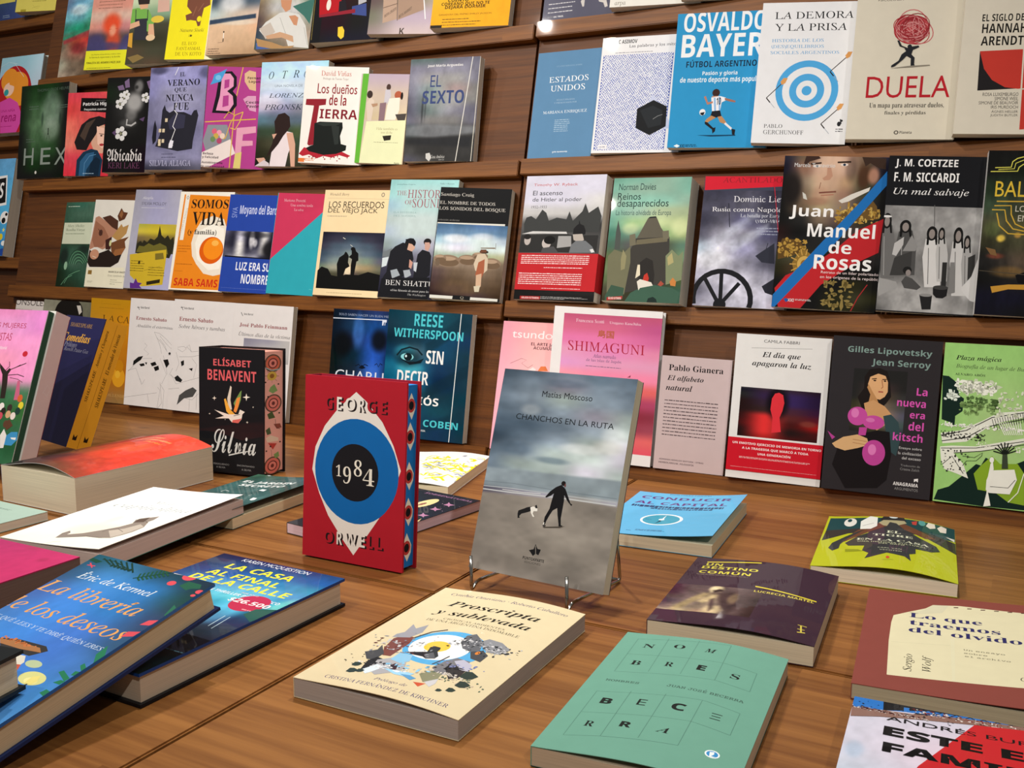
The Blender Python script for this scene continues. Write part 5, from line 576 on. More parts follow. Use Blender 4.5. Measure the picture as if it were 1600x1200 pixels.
{'t':18.0,'cover':'e6cfa4','group':'books facing out on the shelves','label':'cream paperback with a man and a horse against a dusk sky','o':[-1.2473,1.5122,0.2668],'R':[[0.99598,0.08728,-0.02015],[0.0,0.22495,0.97437],[0.08957,-0.97045,0.22405]],'w':145.4,'h':206.6,'ops':[('T','6a6458','i','Wendell Berry',11.7,193.9,55.4,200.9,0,0),('E','8a8474',130.4,197.6,3.8,4.3),('E','e6cfa4',130.4,197.6,2.1,2.5),('L','b8a888',0.5,[7.7,190.5,145.4,189.0]),('T','22201c','s','LOS RECUERDOS',12.0,171.6,135.5,184.1,0,0),('T','22201c','s','DEL VIEJO JACK',11.8,159.1,123.2,170.8,0,0),('D','8a8270',11.2,153.8,55.2,156.3,1,0.9),('G',7.1,13.8,145.4,124.1,1.2,'112 223 223 223 223/223 334 345 334 223/334 456 567 456 334/345 567 788 567 345/456 788 998 787 556/676 998 ba8 986 665/443 443 544 443 443/111 111 111 111 111/110 110 110 110 110',[('b','e8d8b8',72.2,50.3,12.1,12.3,0.9)],0.05,(20,20)),('P','0a0a0a',[5.4,13.3,4.7,47.8,12.7,55.9,27.9,51.8,37.0,39.6,55.4,37.2,69.1,42.4,97.6,41.9,117.8,48.8,145.4,43.8,145.4,12.7]),('P','0a0a0a',[51.3,35.5,46.5,61.8,50.1,74.4,59.9,80.9,62.7,86.6,66.6,84.2,71.1,78.1,71.1,65.7,75.8,58.1,67.5,53.2,63.9,40.6,61.0,35.9]),('P','0a0a0a',[75.8,90.7,79.4,95.4,83.1,94.0,85.8,87.9,91.8,83.4,93.7,69.6,89.7,67.9,88.8,53.9,87.8,41.6,80.0,41.3,78.0,59.8,79.1,72.2,73.3,75.1,70.7,75.6,77.1,81.4]),('E','0a0a0a',78.4,92.0,4.6,3.7),('L','0a0a0a',1,[59.2,35.8,61.0,18.8]),('L','e8e8d8',0.9,[53.4,113.5,59.3,110.5]),('L','e8e8d8',0.6,[71.6,99.9,77.5,96.3]),('D','8a7c5c',30.9,5.0,109.9,6.6,1,0.9)]},
{'t':18.0,'cover':'dddddd','group':'books facing out on the shelves','label':'pale aqua paperback with two men in dark coats','o':[-1.0925,1.5101,0.2672],'R':[[0.99429,0.10401,-0.02401],[0.0,0.22495,0.97437],[0.10674,-0.9688,0.22367]],'w':140.6,'h':222.5,'ops':[('G',0.0,0.0,140.6,222.5,1.5,'8bb 9cc 9cc 9cc/9cc acc acc 9cc/9bc acc acc acc/abb bcc bcc acc/abc bcc bcc bcc/899 9ab aab 9ab/556 667 778 778/334 334 445 445/223 223 223 334/112 223 223 223',[],0.04,(20,20)),('T','5a7478','s','Josephina Capriv',13.3,211.9,51.9,214.7,0,0),('T','5a7478','s','Talla + Rorum',102.2,214.0,131.1,216.5,0,0),('T','98505c','r','THE',14.4,193.0,35.9,201.3,0,0),('T','98505c','r','HISTORY',38.0,187.9,116.8,203.6,0,0),('T','98505c','r','OF',34.3,175.7,49.3,183.9,0,0),('T','98505c','r','SOUND',50.3,170.0,112.4,186.5,0,0),('T','7c9c9c','r','(LA HISTORIA',12.5,157.8,60.9,162.3,0,0),('T','7c9c9c','r','DEL SONIDO)',13.4,151.2,59.8,155.7,0,0),('P','6c7478',[-0.0,83.2,18.5,92.9,17.6,74.7,0.5,75.7]),('P','c8d4d8',[0.8,73.6,14.0,76.1,11.2,59.4,1.5,56.0]),('P','191a20',[3.5,29.0,8.6,41.2,12.9,47.4,13.8,65.6,16.0,86.8,24.8,96.1,40.6,104.1,51.1,99.9,60.6,91.2,66.3,73.5,60.4,55.3,52.1,43.1,42.9,36.7,30.0,33.1]),('E','1a1618',55.7,103.0,11.2,9.6),('P','c8a08c',[52.4,102.9,64.4,100.3,66.8,94.4,61.1,87.6,50.7,90.9]),('P','14141a',[44.8,110.2,61.2,112.2,67.1,104.9,64.8,97.3,53.7,106.0,47.4,102.8]),('P','191a20',[69.4,37.8,72.1,67.7,73.4,82.7,82.0,91.9,97.3,87.9,101.6,80.7,103.0,45.2,95.6,39.0]),('E','1a1618',90.6,106.5,7.8,6.5),('P','c0988a',[85.2,105.4,95.0,105.7,97.6,98.3,93.9,89.3,87.0,92.1]),('P','b8c0c8',[67.1,67.5,75.3,67.8,74.4,49.9,69.1,52.7]),('P','a0a8b0',[47.6,51.8,60.6,53.9,65.3,43.6,52.9,37.1]),('P','c09080',[58.1,73.2,65.5,67.5,63.7,55.5,58.4,58.3]),('P','9aa4ac',[20.9,50.8,33.9,54.3,42.1,42.6,26.3,36.0]),('P','14151a',[1.3,0.0,4.4,35.0,42.7,38.2,103.5,40.8,104.5,0.0]),('T','d8d8d8','r','BEN SHATTUCK',13.2,26.0,136.4,30.8,0,1),('T','c8c8c8','i','«Una historia de amor para los oídos»',25.8,13.2,125.3,14.9,0,1),('T','a8a8a8','i','The Washington',62.1,6.0,99.7,8.3,0,1)]},
{'t':20.0,'cover':'131416','group':'books facing out on the shelves','label':'black paperback with a framed photo of sheep and a shepherd','o':[-0.9739,1.4995,0.2697],'R':[[0.9825,0.18148,-0.0419],[0.0,0.22495,0.97437],[0.18625,-0.95732,0.22101]],'w':134.6,'h':202.0,'ops':[('T','c8c4bc','r','Santiago Craig',1.6,184.4,65.1,192.1,0,0),('T','d0ccc4','r','EL NOMBRE DE TODOS',1.4,171.4,106.4,176.6,0,1),('T','d0ccc4','r','LOS SONIDOS DEL BOSQUE',1.2,160.0,126.7,165.7,0,1),('T','7a7a78','s','colección andanzas',1.6,141.7,42.6,143.5,0,1),('P','d4d4cc',[1.1,137.6,128.9,139.0,130.8,1.2,2.4,0.2]),('G',1.4,5.8,134.6,135.6,1.2,'468 468 57a 468/579 68a 68a 579/9bc bcd cdd abc/cdd dde cdd cdd/9a9 9a9 9a8 aa8/765 876 876 765/544 654 765 654/433 543 654 543/322 433 543 432/211 322 433 321',[('b','e8ecf0',40.0,109.6,27.2,8.7,0.7),('b','e0e4ea',90.9,114.9,23.8,7.2,0.6),('b','6a5438',51.0,20.6,44.9,14.3,0.5)],0.1,(14,6)),('E','8a7460',29.8,68.5,22.8,10.9),('E','6c5844',31.4,65.7,19.3,7.1),('E','a89078',28.1,72.5,16.0,3.8),('E','8a7460',66.0,71.9,18.0,9.2),('E','6c5844',67.5,69.1,15.3,6.0),('E','a89078',64.3,75.8,12.6,3.2),('E','8a7460',111.6,67.2,17.7,10.2),('E','6c5844',113.1,64.4,15.1,6.6),('E','a89078',110.0,71.1,12.4,3.6),('E','8a7460',89.1,80.3,14.9,6.3),('E','6c5844',90.6,77.5,12.7,4.1),('E','a89078',87.4,84.2,10.4,2.2),('E','8a7460',14.0,72.0,12.2,7.2),('E','6c5844',15.6,69.2,10.4,4.7),('E','a89078',12.3,76.0,8.6,2.5),('E','6c5c4c',10.3,64.6,4.3,5.8),('P','c8b8a0',[84.2,82.9,97.5,85.1,104.7,75.4,105.6,55.4,96.2,46.3,83.2,54.2,78.9,65.4]),('P','a05c40',[87.5,68.7,98.7,75.1,100.0,52.2,94.6,34.8,84.3,45.6]),('P','c8a88c',[85.8,45.7,95.9,49.1,97.1,26.3,91.9,20.3,87.3,25.7]),('P','c8c0a8',[83.7,25.5,95.5,27.7,94.5,16.2,86.4,15.7]),('E','2a2420',95.7,87.8,8.3,2.9),('P','6a4430',[89.2,91.8,99.6,92.3,100.9,86.7,88.4,86.0]),('P','7a6a58',[88.8,95.2,115.5,96.6,115.8,94.3,89.0,93.5]),('L','6a5c4c',0.7,[116.1,104.6,116.8,93.2]),('P','131416',[46.6,7.4,79.9,7.5,79.4,0.0,46.1,0.0]),('T','a8a090','r','Q',61.1,1.0,68.0,6.3,0,0)]},
{'t':28.0,'cover':'dddddd','group':'books facing out on the shelves','label':'white history paperback in plastic wrap with a long red text band','o':[-0.8059,1.5242,0.2696],'R':[[0.99991,0.01307,-0.00302],[0.0,0.22495,0.97437],[0.01341,-0.97428,0.22493]],'w':149.2,'h':216.1,'ops':[('G',0.0,0.0,149.2,216.1,1.5,'ccd ccd ccd/ccd ccd ccd/ccd ccd ccc/bbb bbb bbb/555 444 333/444 555 444/444 666 444/222 333 222/111 222 111/111 222 222/111 111 111',[],0.05,(6,14)),('T','b8504c','s','Timothy W. Ryback',14.9,196.6,97.8,202.7,0,0),('T','2a2c30','s','El ascenso',14.9,181.9,71.1,189.9,0,0),('T','2a2c30','s','de Hitler al poder',15.3,169.0,107.9,177.8,0,0),('T','6a6a6a','s','1932-1933',14.5,159.0,43.9,163.8,0,0),('P','3a3c3c',[3.9,131.8,7.2,143.0,16.1,145.8,26.0,140.1,36.2,156.9,44.5,151.2,50.8,137.3,65.2,142.8,83.5,139.9,87.8,153.7,95.6,137.1,111.4,153.5,115.6,167.2,123.4,150.7,139.5,161.5,147.1,145.1,144.5,118.0,5.8,116.3]),('P','c4c4c4',[1.4,114.3,22.5,119.1,86.0,118.4,88.0,114.6,44.4,115.0]),('P','2c2c2c',[0.4,98.0,1.7,112.0,86.5,114.6,98.6,112.4,145.2,112.6,144.3,82.8,0.8,82.5]),('P','9c9c9c',[72.0,110.9,95.8,111.0,97.9,93.2,71.5,90.2]),('E','b0a8a4',14.2,103.7,6.2,9.0),('E','201e1e',13.5,109.3,6.8,4.5),('E','b8b0ac',51.0,98.3,8.5,9.4),('E','141414',56.3,103.9,10.8,7.2),('P','4a4a4c',[42.4,81.6,44.4,90.0,65.2,92.9,75.5,82.0]),('P','1c1c1e',[98.6,112.4,98.8,123.4,103.9,129.4,107.5,131.6,107.3,138.5,110.4,131.6,117.2,128.9,121.1,120.7,121.3,113.9]),('P','b0a8a0',[98.4,113.8,115.9,114.7,120.1,104.3,111.8,100.2,101.0,104.2]),('P','6c7074',[94.8,82.2,97.6,96.0,105.6,102.9,123.1,103.0,135.8,93.6,142.9,82.8]),('P','d0d0d0',[132.1,88.1,137.8,89.5,141.3,84.2,135.7,82.7]),('D','9c9c9c',48.6,2.0,143.6,6.9,3,0.1),('P','9a2020',[11.9,6.3,51.0,6.5,49.9,0.9,12.0,0.7]),('T','e8c8c8','S','GALAXIA GUTENBERG',15.0,2.0,48.2,5.3,0,0),('BAND',),('D','e8d4d4',6.6,61.6,133.8,78.3,5,0.97),('D','e8d4d4',51.5,54.9,123.0,57.3,1,0.97),('D','e8d4d4',5.2,26.2,123.5,47.5,6,0.97),('D','e8d4d4',51.3,19.6,122.8,21.4,1,0.97)],'parts':[['band','b5242a',17.0,80.9,'long red paper band with white quotes']]},
{'t':42.0,'cover':'dddddd','group':'books facing out on the shelves','label':'thick teal paperback with a medieval castle gate','o':[-0.6361,1.5232,0.2699],'R':[[0.99974,0.0223,-0.00515],[0.0,0.22495,0.97437],[0.02289,-0.97411,0.22489]],'w':131.0,'h':203.4,'ops':[('G',0.0,0.0,131.0,203.4,1.5,'698 7a9 8a9 7a9/7a9 8a9 8a9 7a9/8a9 8ba 8ba 8a9/7a9 9ba ab9 9a8/698 9b8 bc9 ab8/476 687 8a7 9a7/465 555 443 576/564 443 433 686/675 443 332 564/564 433 332 453/443 332 343 354/332 332 454 354',[('b','dce4b0',119.8,122.2,15.6,15.4,0.5),('b','dce4b0',37.0,119.3,16.4,10.5,0.5)],0.06,(6,14)),('T','2c4444','s','Norman Davies',9.9,183.2,73.0,194.1,0,0),('T','1c3030','s','Reinos',9.6,167.2,49.1,178.6,0,0),('T','1c3030','s','desaparecidos',9.5,151.8,97.0,167.7,0,0),('T','3c5454','s','La historia olvidada de Europa',9.1,139.0,102.9,150.2,0,0),('P','4a504c',[13.2,84.8,12.7,113.9,14.6,133.8,21.3,111.3,22.9,84.9]),('P','5c584c',[48.6,101.0,65.0,136.4,79.7,137.7,88.1,122.1,103.6,101.4]),('P','3c3a36',[40.8,85.1,48.3,103.6,104.3,106.6,107.4,65.4,106.0,29.3,37.7,14.2]),('P','6a6450',[49.9,101.0,101.7,106.6,101.2,98.8,49.5,93.1]),('P','6e6a58',[36.8,108.8,46.1,111.4,49.5,93.1,38.8,90.3]),('P','6e6a58',[91.4,115.6,101.9,116.9,103.8,104.0,94.3,101.3]),('P','2a2826',[59.0,43.6,59.4,64.5,69.3,72.5,80.6,67.5,85.8,44.3,85.4,23.6,61.3,22.8]),('P','6c6c54',[8.3,5.4,3.3,74.0,13.2,84.8,30.4,79.7,40.2,90.4,43.1,64.2,38.0,11.6]),('P','8a8664',[26.1,69.1,28.4,85.0,35.1,74.5,34.7,53.5,28.1,50.7]),('P','7a8464',[101.0,75.6,110.5,86.0,122.0,75.9,129.0,83.7,131.0,37.7,106.0,29.3]),('P','a8a070',[104.0,73.0,111.0,80.9,115.3,65.5,106.7,60.2]),('P','3a5444',[5.3,7.9,14.3,26.6,36.9,22.1,36.2,3.7,6.2,0.0]),('P','3c5c4c',[48.6,14.6,64.0,22.9,84.9,28.7,117.0,24.5,130.9,17.3,127.4,0.6,39.5,0.0]),('P','1c2c28',[77.3,0.0,79.2,6.6,87.0,9.4,92.7,5.8,94.6,0.7]),('P','b8382c',[66.9,33.4,68.4,43.8,73.4,47.8,77.1,38.8,75.4,29.7]),('P','d8d4c8',[57.5,33.1,62.4,37.2,81.8,32.5,85.0,27.4,64.0,22.9,61.7,18.9]),('P','a04c3c',[92.8,28.9,97.4,35.5,103.2,30.5,98.4,26.5]),('P','c07c40',[112.0,34.6,116.6,41.2,122.5,34.9,122.0,27.2,114.0,28.3]),('P','d8d0b8',[54.2,38.2,55.8,60.5,59.8,60.6,61.7,43.7]),('P','a02c28',[8.8,5.9,35.6,8.9,35.6,4.2,8.9,0.6]),('T','e8d0c8','S','GALAXIA GUTENBERG',11.4,3.1,33.7,6.8,0,0),('L','8a7c60',0.8,[1.3,0.0,39.7,0.0]),('P','202428',[65.0,136.4,79.7,137.7,78.1,139.8,68.0,139.0])]},
{'t':20.0,'cover':'3a3e50','group':'books facing out on the shelves','label':'red topped paperback painted with a snowstorm and a cannon wheel','o':[-0.4873,1.5135,0.2721],'R':[[0.9958,0.0892,-0.02059],[0.0,0.22495,0.97437],[0.09155,-0.97028,0.22401]],'w':142.0,'h':206.3,'ops':[('G',0.0,0.0,140.6,183.6,1.2,'334 334 445 334 334/445 445 556 334 445/334 556 557 445 334/556 99a 889 557 223/abc ccd 99b 667 334/ccd bbc 889 556 445/99a bbc bbc 99a 778/667 99a ccd bbc 99a/99a aab bbc aab bab',[('b','e0e4ec',23.7,73.9,29.8,17.7,0.6),('p','c8d0e0',0.4,4,[8.6,99.0,78.3,148.6,93.1,146.3,17.9,81.4]),('p','d0d8e4',0.4,3,[41.1,99.8,104.2,131.5,105.1,121.5,55.0,85.0])],0.22,(9,12)),('P','c81c30',[0.4,206.3,124.9,206.3,125.0,190.4,1.2,184.1]),('T','8a1c28','r','ACANTILADO',28.3,196.1,119.4,204.7,0,0),('T','e0e0e8','r','Dominic Lieven',48.1,165.5,138.9,174.8,0,0),('T','e8e8ee','r','Rusia contra Napoleón',15.9,148.1,136.1,157.4,0,0),('T','c8ccd8','r','La batalla por Europa',61.0,139.8,127.0,147.1,0,0),('T','c8ccd8','r','(1807-1814)',84.9,131.8,125.2,138.1,0,0),('D','9aa0b4',87.6,113.2,125.1,127.4,3,0.8),('L','17181c',8,[1.3,2.4,-0.0,12.6,0.7,22.7,4.0,32.2,9.4,40.7,16.7,47.5,25.5,52.4,35.3,55.2,45.5,55.6,55.7,53.7,65.2,49.6,73.6,43.5,80.5,35.8,85.5,26.9,88.4,17.2,89.0,7.2,87.4,0.0]),('L','17181c',6,[40.8,3.8,14.0,45.6]),('L','17181c',6,[43.0,6.4,40.7,54.2]),('L','17181c',6,[45.5,6.6,69.5,37.8]),('E','17181c',42.1,2.6,9.9,10.5),('P','20222c',[103.8,34.3,121.8,47.4,124.3,20.3,109.6,24.6]),('L','23252e',1.2,[41.0,163.4,46.1,125.3]),('L','23252e',1,[107.0,101.5,100.3,71.4]),('P','2a2c38',[89.7,81.1,116.6,101.8,119.7,69.6,100.3,71.4]),('L','c81c30',0.9,[105.7,206.3,139.7,8.8])]},
{'t':20.0,'cover':'dddddd','group':'books facing out on the shelves','label':'paperback with a uniformed man,blue diagonal stripe and white title','o':[-0.3625,1.5011,0.2768],'R':[[0.98446,0.17111,-0.0395],[0.01568,0.13841,0.99025],[0.17491,-0.97548,0.13357]],'w':145.8,'h':225.3,'ops':[('G',0.0,0.0,145.8,225.3,1.2,'223 654 976 a87 654 223/112 865 ca9 b98 543 112/111 876 cb9 b97 443 112/111 765 ba8 976 443 111/111 654 a97 876 334 111/111 222 765 544 332 222/211 111 222 333 433 222/322 222 222 322 433 322/332 443 221 111 211 222/221 432 221 111 111 111/111 222 111 111 221 111/111 111 111 221 332 221/111 111 111 221 221 111',[('b','d8b8a0',67.6,215.5,24.5,25.8,0.85),('b','c8a48c',63.2,189.5,22.4,23.5,0.8),('b','b89078',56.1,168.1,15.7,14.1,0.7),('b','8a6450',50.2,158.5,20.3,7.1,0.5),('b','1c1613',95.2,206.7,8.8,21.0,0.3),('b','4a3020',113.9,195.5,9.9,20.9,0.95),('b','c08c74',126.9,198.1,8.7,13.9,0.8),('b','181414',14.3,176.4,16.0,28.5,0.9)],0.1,(6,6)),('P','3a2822',[30.5,225.3,48.7,225.3,51.3,222.2,35.8,217.2,31.9,210.0,28.1,214.7]),('P','3a2a22',[108.9,225.3,142.0,223.9,142.4,207.7,132.4,209.8,120.8,216.5,114.7,211.7]),('L','2c1e18',2.4,[38.0,213.7,53.0,215.6]),('L','2c1e18',2.4,[75.4,216.8,94.2,217.9]),('E','e0d4cc',46.6,210.8,5.4,2.1),('E','2c3a4c',47.3,210.8,2.0,1.9),('E','e0d4cc',85.3,213.5,5.3,2.1),('E','2c3a4c',85.3,213.5,2.0,1.9),('P','b88c74',[61.8,210.6,66.2,211.9,70.4,196.7,66.5,190.8,58.7,189.9,56.1,192.9,62.0,197.7]),('L','7a4c40',2.4,[53.1,171.6,77.0,173.9]),('L','a87460',1.6,[56.1,167.7,74.0,169.6]),('L','8a6450',1,[54.4,186.9,53.0,177.5]),('P','c8c8c0',[29.6,172.1,34.5,168.7,37.5,160.5,31.6,162.6]),('P','d8d4cc',[81.5,160.7,98.4,170.6,123.9,181.8,122.3,175.9,95.0,159.9,86.3,157.3]),('P','6a5028',[82.1,129.0,89.5,145.7,108.4,158.0,127.8,163.3,135.2,154.3,139.0,135.8,119.5,132.8,102.3,127.5,85.0,122.1]),('S','a8843c',79.6,128.9,139.6,157.1,46,9,5),('S','c8a858',82.0,128.9,139.6,154.8,30,6,6),('P','5c4420',[1.7,85.3,7.1,102.3,32.5,101.0,40.6,87.1,23.2,76.8,2.9,71.0]),('S','b08c40',0.2,77.7,41.5,102.0,40,8,7),('P','8a6c30',[24.1,67.3,31.9,82.0,40.6,87.1,52.8,78.2,59.0,59.6,57.6,50.1,39.9,44.3,27.6,53.2]),('E','c8a458',41.4,65.8,10.2,11.8),('E','8a6428',41.4,65.8,5.0,6.1),('L','c0984c',1.6,[52.7,66.4,61.8,66.9]),('L','c0984c',1.6,[52.1,60.7,60.6,57.0]),('L','c0984c',1.6,[49.4,56.0,55.7,49.0]),('L','c0984c',1.6,[45.0,53.3,47.9,44.2]),('L','c0984c',1.6,[40.0,53.0,38.8,43.7]),('L','c0984c',1.6,[35.2,55.3,30.2,47.6]),('L','c0984c',1.6,[31.6,59.6,23.8,55.1]),('L','c0984c',1.6,[30.0,65.2,20.8,64.8]),('L','c0984c',1.6,[30.6,70.9,22.0,74.7]),('L','c0984c',1.6,[33.4,75.6,27.1,82.8]),('L','c0984c',1.6,[37.8,78.4,34.9,87.5]),('L','c0984c',1.6,[42.8,78.6,44.0,87.9]),('L','c0984c',1.6,[47.6,76.3,52.6,83.9]),('L','c0984c',1.6,[51.1,71.9,58.9,76.4]),('P','b8262c',[145.5,136.1,145.8,136.3,143.3,87.3,116.1,72.0,67.9,36.5,41.6,0.0,9.7,0.0,2.2,27.9,16.6,47.8,58.2,69.0,83.4,89.1,112.0,118.5]),('P','1f6cb4',[144.8,205.4,145.8,184.7,82.6,98.5,4.8,0.0,-0.0,0.0,0.7,18.2,62.4,97.6,108.6,155.7]),('S','8a7844',71.7,4.0,113.3,43.8,44,10,8),('L','a82c30',1.2,[112.5,0.4,120.7,20.8,132.2,40.2]),('T','d8d8d8','s','Marcela Ternavasio',15.0,209.0,72.4,214.9,0,0),('T','f0f0f0','S','Juan',13.9,131.6,76.2,152.5,0,0),('T','f0f0f0','S','Manuel',41.7,106.6,136.3,127.3,0,0),('T','f0f0f0','S','de',73.9,83.2,105.8,101.6,0,0),('T','f0f0f0','S','Rosas',54.9,59.4,135.1,80.5,0,0),('T','e8d8d8','s','Retrato de un líder polarizador',66.3,53.2,148.6,56.4,0,1),('T','e8d8d8','s','en los orígenes de la república',65.6,46.3,149.3,49.3,0,1),('P','2858a0',[16.3,12.4,20.1,14.1,24.5,11.5,20.6,7.9]),('T','e0e0e0','S','XXI',22.8,9.1,31.6,13.5,0,0),('D','c8c8c8',33.0,10.9,56.1,14.0,2,0.9)]},
{'t':18.0,'cover':'16171b','group':'books facing out on the shelves','label':'black topped paperback with an old photograph of robed people by a pot','o':[-0.2151,1.5043,0.2759],'R':[[0.98486,0.16893,-0.039],[0.01548,0.13837,0.99026],[0.17268,-0.97587,0.13366]],'w':128.5,'h':221.7,'ops':[('T','eeeeee','S','J. M. COETZEE',8.5,204.0,90.7,217.2,0,0),('T','eeeeee','S','F. M. SICCARDI',8.7,185.3,93.6,198.3,0,0),('T','ececec','i','Un mal salvaje',9.6,164.3,107.8,176.3,0,0),('G',0.6,1.9,128.5,151.1,1.2,'888 999 999 888 999 999/777 999 aaa 999 999 aaa/888 888 999 999 999 aaa/777 777 888 888 999 999/666 777 888 888 888 888/555 666 777 777 777 777/444 555 777 777 666 666/777 777 888 777 777 777/888 999 aaa 999 888 888/777 999 aaa aaa 888 777/666 999 999 aaa 999 888',[('b','c8c8c8',7.5,37.6,12.8,9.1,0.6),('b','c0c0c0',116.8,34.9,12.2,13.3,0.5)],0.2,(9,9)),('L','5a5a5a',1,[65.3,153.2,67.7,122.2]),('P','6a6a6a',[-0.0,120.4,12.4,122.8,19.1,93.5,21.1,47.5,2.9,46.5,-0.0,92.5]),('E','161616',4.7,128.9,6.1,11.1),('P','161616',[-0.0,129.7,2.2,134.4,2.2,111.3,-0.0,111.2]),('P','161616',[10.3,130.1,6.3,134.5,10.3,111.6,12.8,111.7]),('E','8c8480',4.8,128.0,3.4,7.4),('L','9a9a9a',1,[2.6,106.7,6.6,51.3]),('E','e0e0e0',4.2,135.2,6.4,1.6),('P','4c4c4c',[21.6,114.4,39.2,116.6,46.5,92.2,47.4,53.5,24.6,52.2,18.6,90.9]),('E','161616',29.9,121.7,7.6,9.3),('P','161616',[22.7,122.2,26.9,126.2,26.1,106.8,23.1,106.7]),('P','161616',[36.9,122.7,32.0,126.4,36.3,107.2,39.3,107.3]),('E','8c8480',30.0,120.9,4.3,6.2),('L','9a9a9a',1,[26.5,102.9,29.3,56.4]),('P','b8b8b8',[17.2,97.4,29.1,107.0,29.0,95.7,20.9,79.4,15.4,81.4]),('P','8a8a8a',[28.8,86.6,39.4,109.8,48.2,94.3,45.6,87.4]),('P','3a3a3a',[14.8,51.7,19.0,77.0,41.4,87.2,41.9,57.7,29.7,52.5]),('P','d0d0d0',[58.0,105.3,73.9,107.6,80.8,80.8,82.3,38.5,61.8,37.3,55.7,79.6]),('E','161616',65.4,113.2,6.9,10.2),('P','161616',[58.9,113.8,62.6,118.2,62.2,96.9,59.5,96.8]),('P','161616',[71.7,114.3,67.2,118.4,71.4,97.3,74.1,97.5]),('E','8c8480',65.4,112.4,3.9,6.8),('L','6a6a6a',1,[62.6,92.7,66.0,41.8]),('P','b8b8b8',[73.4,106.2,83.4,108.2,88.4,84.3,90.3,46.8,77.3,46.1,72.5,83.6]),('E','161616',77.9,113.2,4.3,9.0),('P','161616',[73.7,113.8,76.0,117.6,76.2,98.8,74.5,98.7]),('P','161616',[81.8,114.1,78.9,117.8,82.0,99.1,83.8,99.2]),('E','8c8480',77.9,112.4,2.5,6.0),('L','6a6a6a',1,[76.6,95.1,79.8,50.0]),('P','c4c4c4',[93.2,103.1,107.4,105.6,114.2,75.5,116.3,28.2,97.9,27.1,91.7,74.4]),('E','161616',99.7,111.9,6.1,11.4),('P','161616',[93.8,112.6,97.1,117.5,97.2,93.7,94.7,93.6]),('P','161616',[105.3,113.1,101.2,117.7,105.4,94.1,107.8,94.2]),('E','8c8480',99.7,110.9,3.5,7.6),('L','6a6a6a',1,[97.6,89.0,101.6,32.1]),('P','a0a0a0',[107.4,95.6,117.2,97.7,122.3,72.6,124.4,33.2,111.6,32.4,106.6,71.8]),('E','161616',111.7,103.0,4.3,9.5),('P','161616',[107.7,103.6,109.9,107.6,110.2,87.8,108.5,87.8]),('P','161616',[115.7,103.9,112.7,107.8,115.9,88.1,117.6,88.2]),('E','8c8480',111.8,102.2,2.4,6.3),('L','6a6a6a',1,[110.6,83.9,114.1,36.5]),('P','2a2a2a',[82.4,73.4,88.6,73.7,89.8,37.8,83.4,39.7]),('P','7a7a7a',[92.7,73.9,97.9,74.2,101.7,31.8,93.6,29.1]),('P','303030',[114.7,81.7,123.4,86.6,124.6,62.2,116.6,48.3]),('E','1c1c1c',37.5,59.8,5.9,5.4),('E','8a8280',39.1,56.4,3.4,4.5),('P','4a4a4a',[30.9,43.5,36.1,51.7,44.9,48.8,57.5,37.1,52.6,32.9,35.5,34.6]),('P','1c1c1e',[73.2,36.9,92.7,39.1,91.8,26.7,86.9,23.0,78.6,23.2,74.0,27.9]),('E','3c3c3c',83.1,37.9,9.9,3.1),('P','222224',[56.3,26.8,73.1,26.0,72.8,6.4,61.3,5.6]),('E','8a8a8a',64.7,26.2,7.9,2.2),('P','c8c8c8',[109.2,39.0,121.1,55.3,127.0,80.1,128.5,62.4,128.3,20.0,122.0,21.9,111.9,32.4]),('P','9a9a9a',[1.2,47.5,24.1,43.1,26.9,36.4,2.5,21.2])]},
{'t':20.0,'cover':'dddddd','group':'books facing out on the shelves','label':'black paperback with gold art deco lines and a night street,cut by the right edge','o':[-0.0862,1.5062,0.2756],'R':[[0.99075,0.13219,-0.03052],[0.01211,0.13786,0.99038],[0.13513,-0.98159,0.13498]],'w':152.0,'h':223.8,'ops':[('G',0.0,0.0,152.0,223.8,1.3,'111 111 222/111 121 222/232 222 222/343 443 333/443 553 443/332 443 332/222 654 543/111 222 222/112 112 111/112 111 111',[('b','e0c050',24.4,104.6,5.9,5.4,0.9),('b','c09040',44.5,109.6,4.6,4.3,0.7),('b','7c4030',19.5,80.5,11.8,4.3,0.8),('b','5c6c3c',12.4,117.3,11.8,13.0,0.5),('b','8a6a3a',37.0,59.5,23.2,8.6,0.6)],0.35,(14,8)),('T','d8b83c','s','BALDÍO',12.1,161.1,90.0,187.8,0,0),('L','d8d45c',1.3,[9.3,200.4,28.9,201.2,30.2,208.8,35.6,213.1,43.2,215.3]),('L','d8d45c',1.3,[4.2,195.1,37.1,195.9,38.6,201.3,44.0,205.6]),('L','d8d45c',1,[13.5,197.8,32.9,199.1,34.2,206.6,43.6,211.0]),('L','c8a43c',1.6,[15.2,154.8,56.1,155.2]),('L','c8a43c',1.6,[12.7,148.8,33.3,149.3,34.3,137.4,40.3,124.6,51.4,119.5]),('L','c8a43c',1.6,[10.2,143.3,26.0,143.3,29.2,128.6,37.9,118.0,51.7,115.2]),('L','c8a43c',1.6,[16.5,139.1,20.9,121.9,32.6,111.4,52.1,110.7]),('T','c8c4b4','s','LOS',38.9,141.2,56.6,149.4,0,0),('T','c8c4b4','s','EN',42.9,128.3,54.8,136.5,0,0),('P','c09038',[17.1,38.9,38.5,42.6,65.6,43.6,66.1,36.7,39.0,36.1,19.8,30.3]),('P','0c0c10',[46.1,55.6,63.9,62.9,65.6,43.6,50.0,44.9]),('P','7a5c3a',[6.7,92.0,18.8,89.2,21.5,80.5,13.4,82.4]),('L','4a4438',1,[1.4,60.0,64.5,56.4])]},
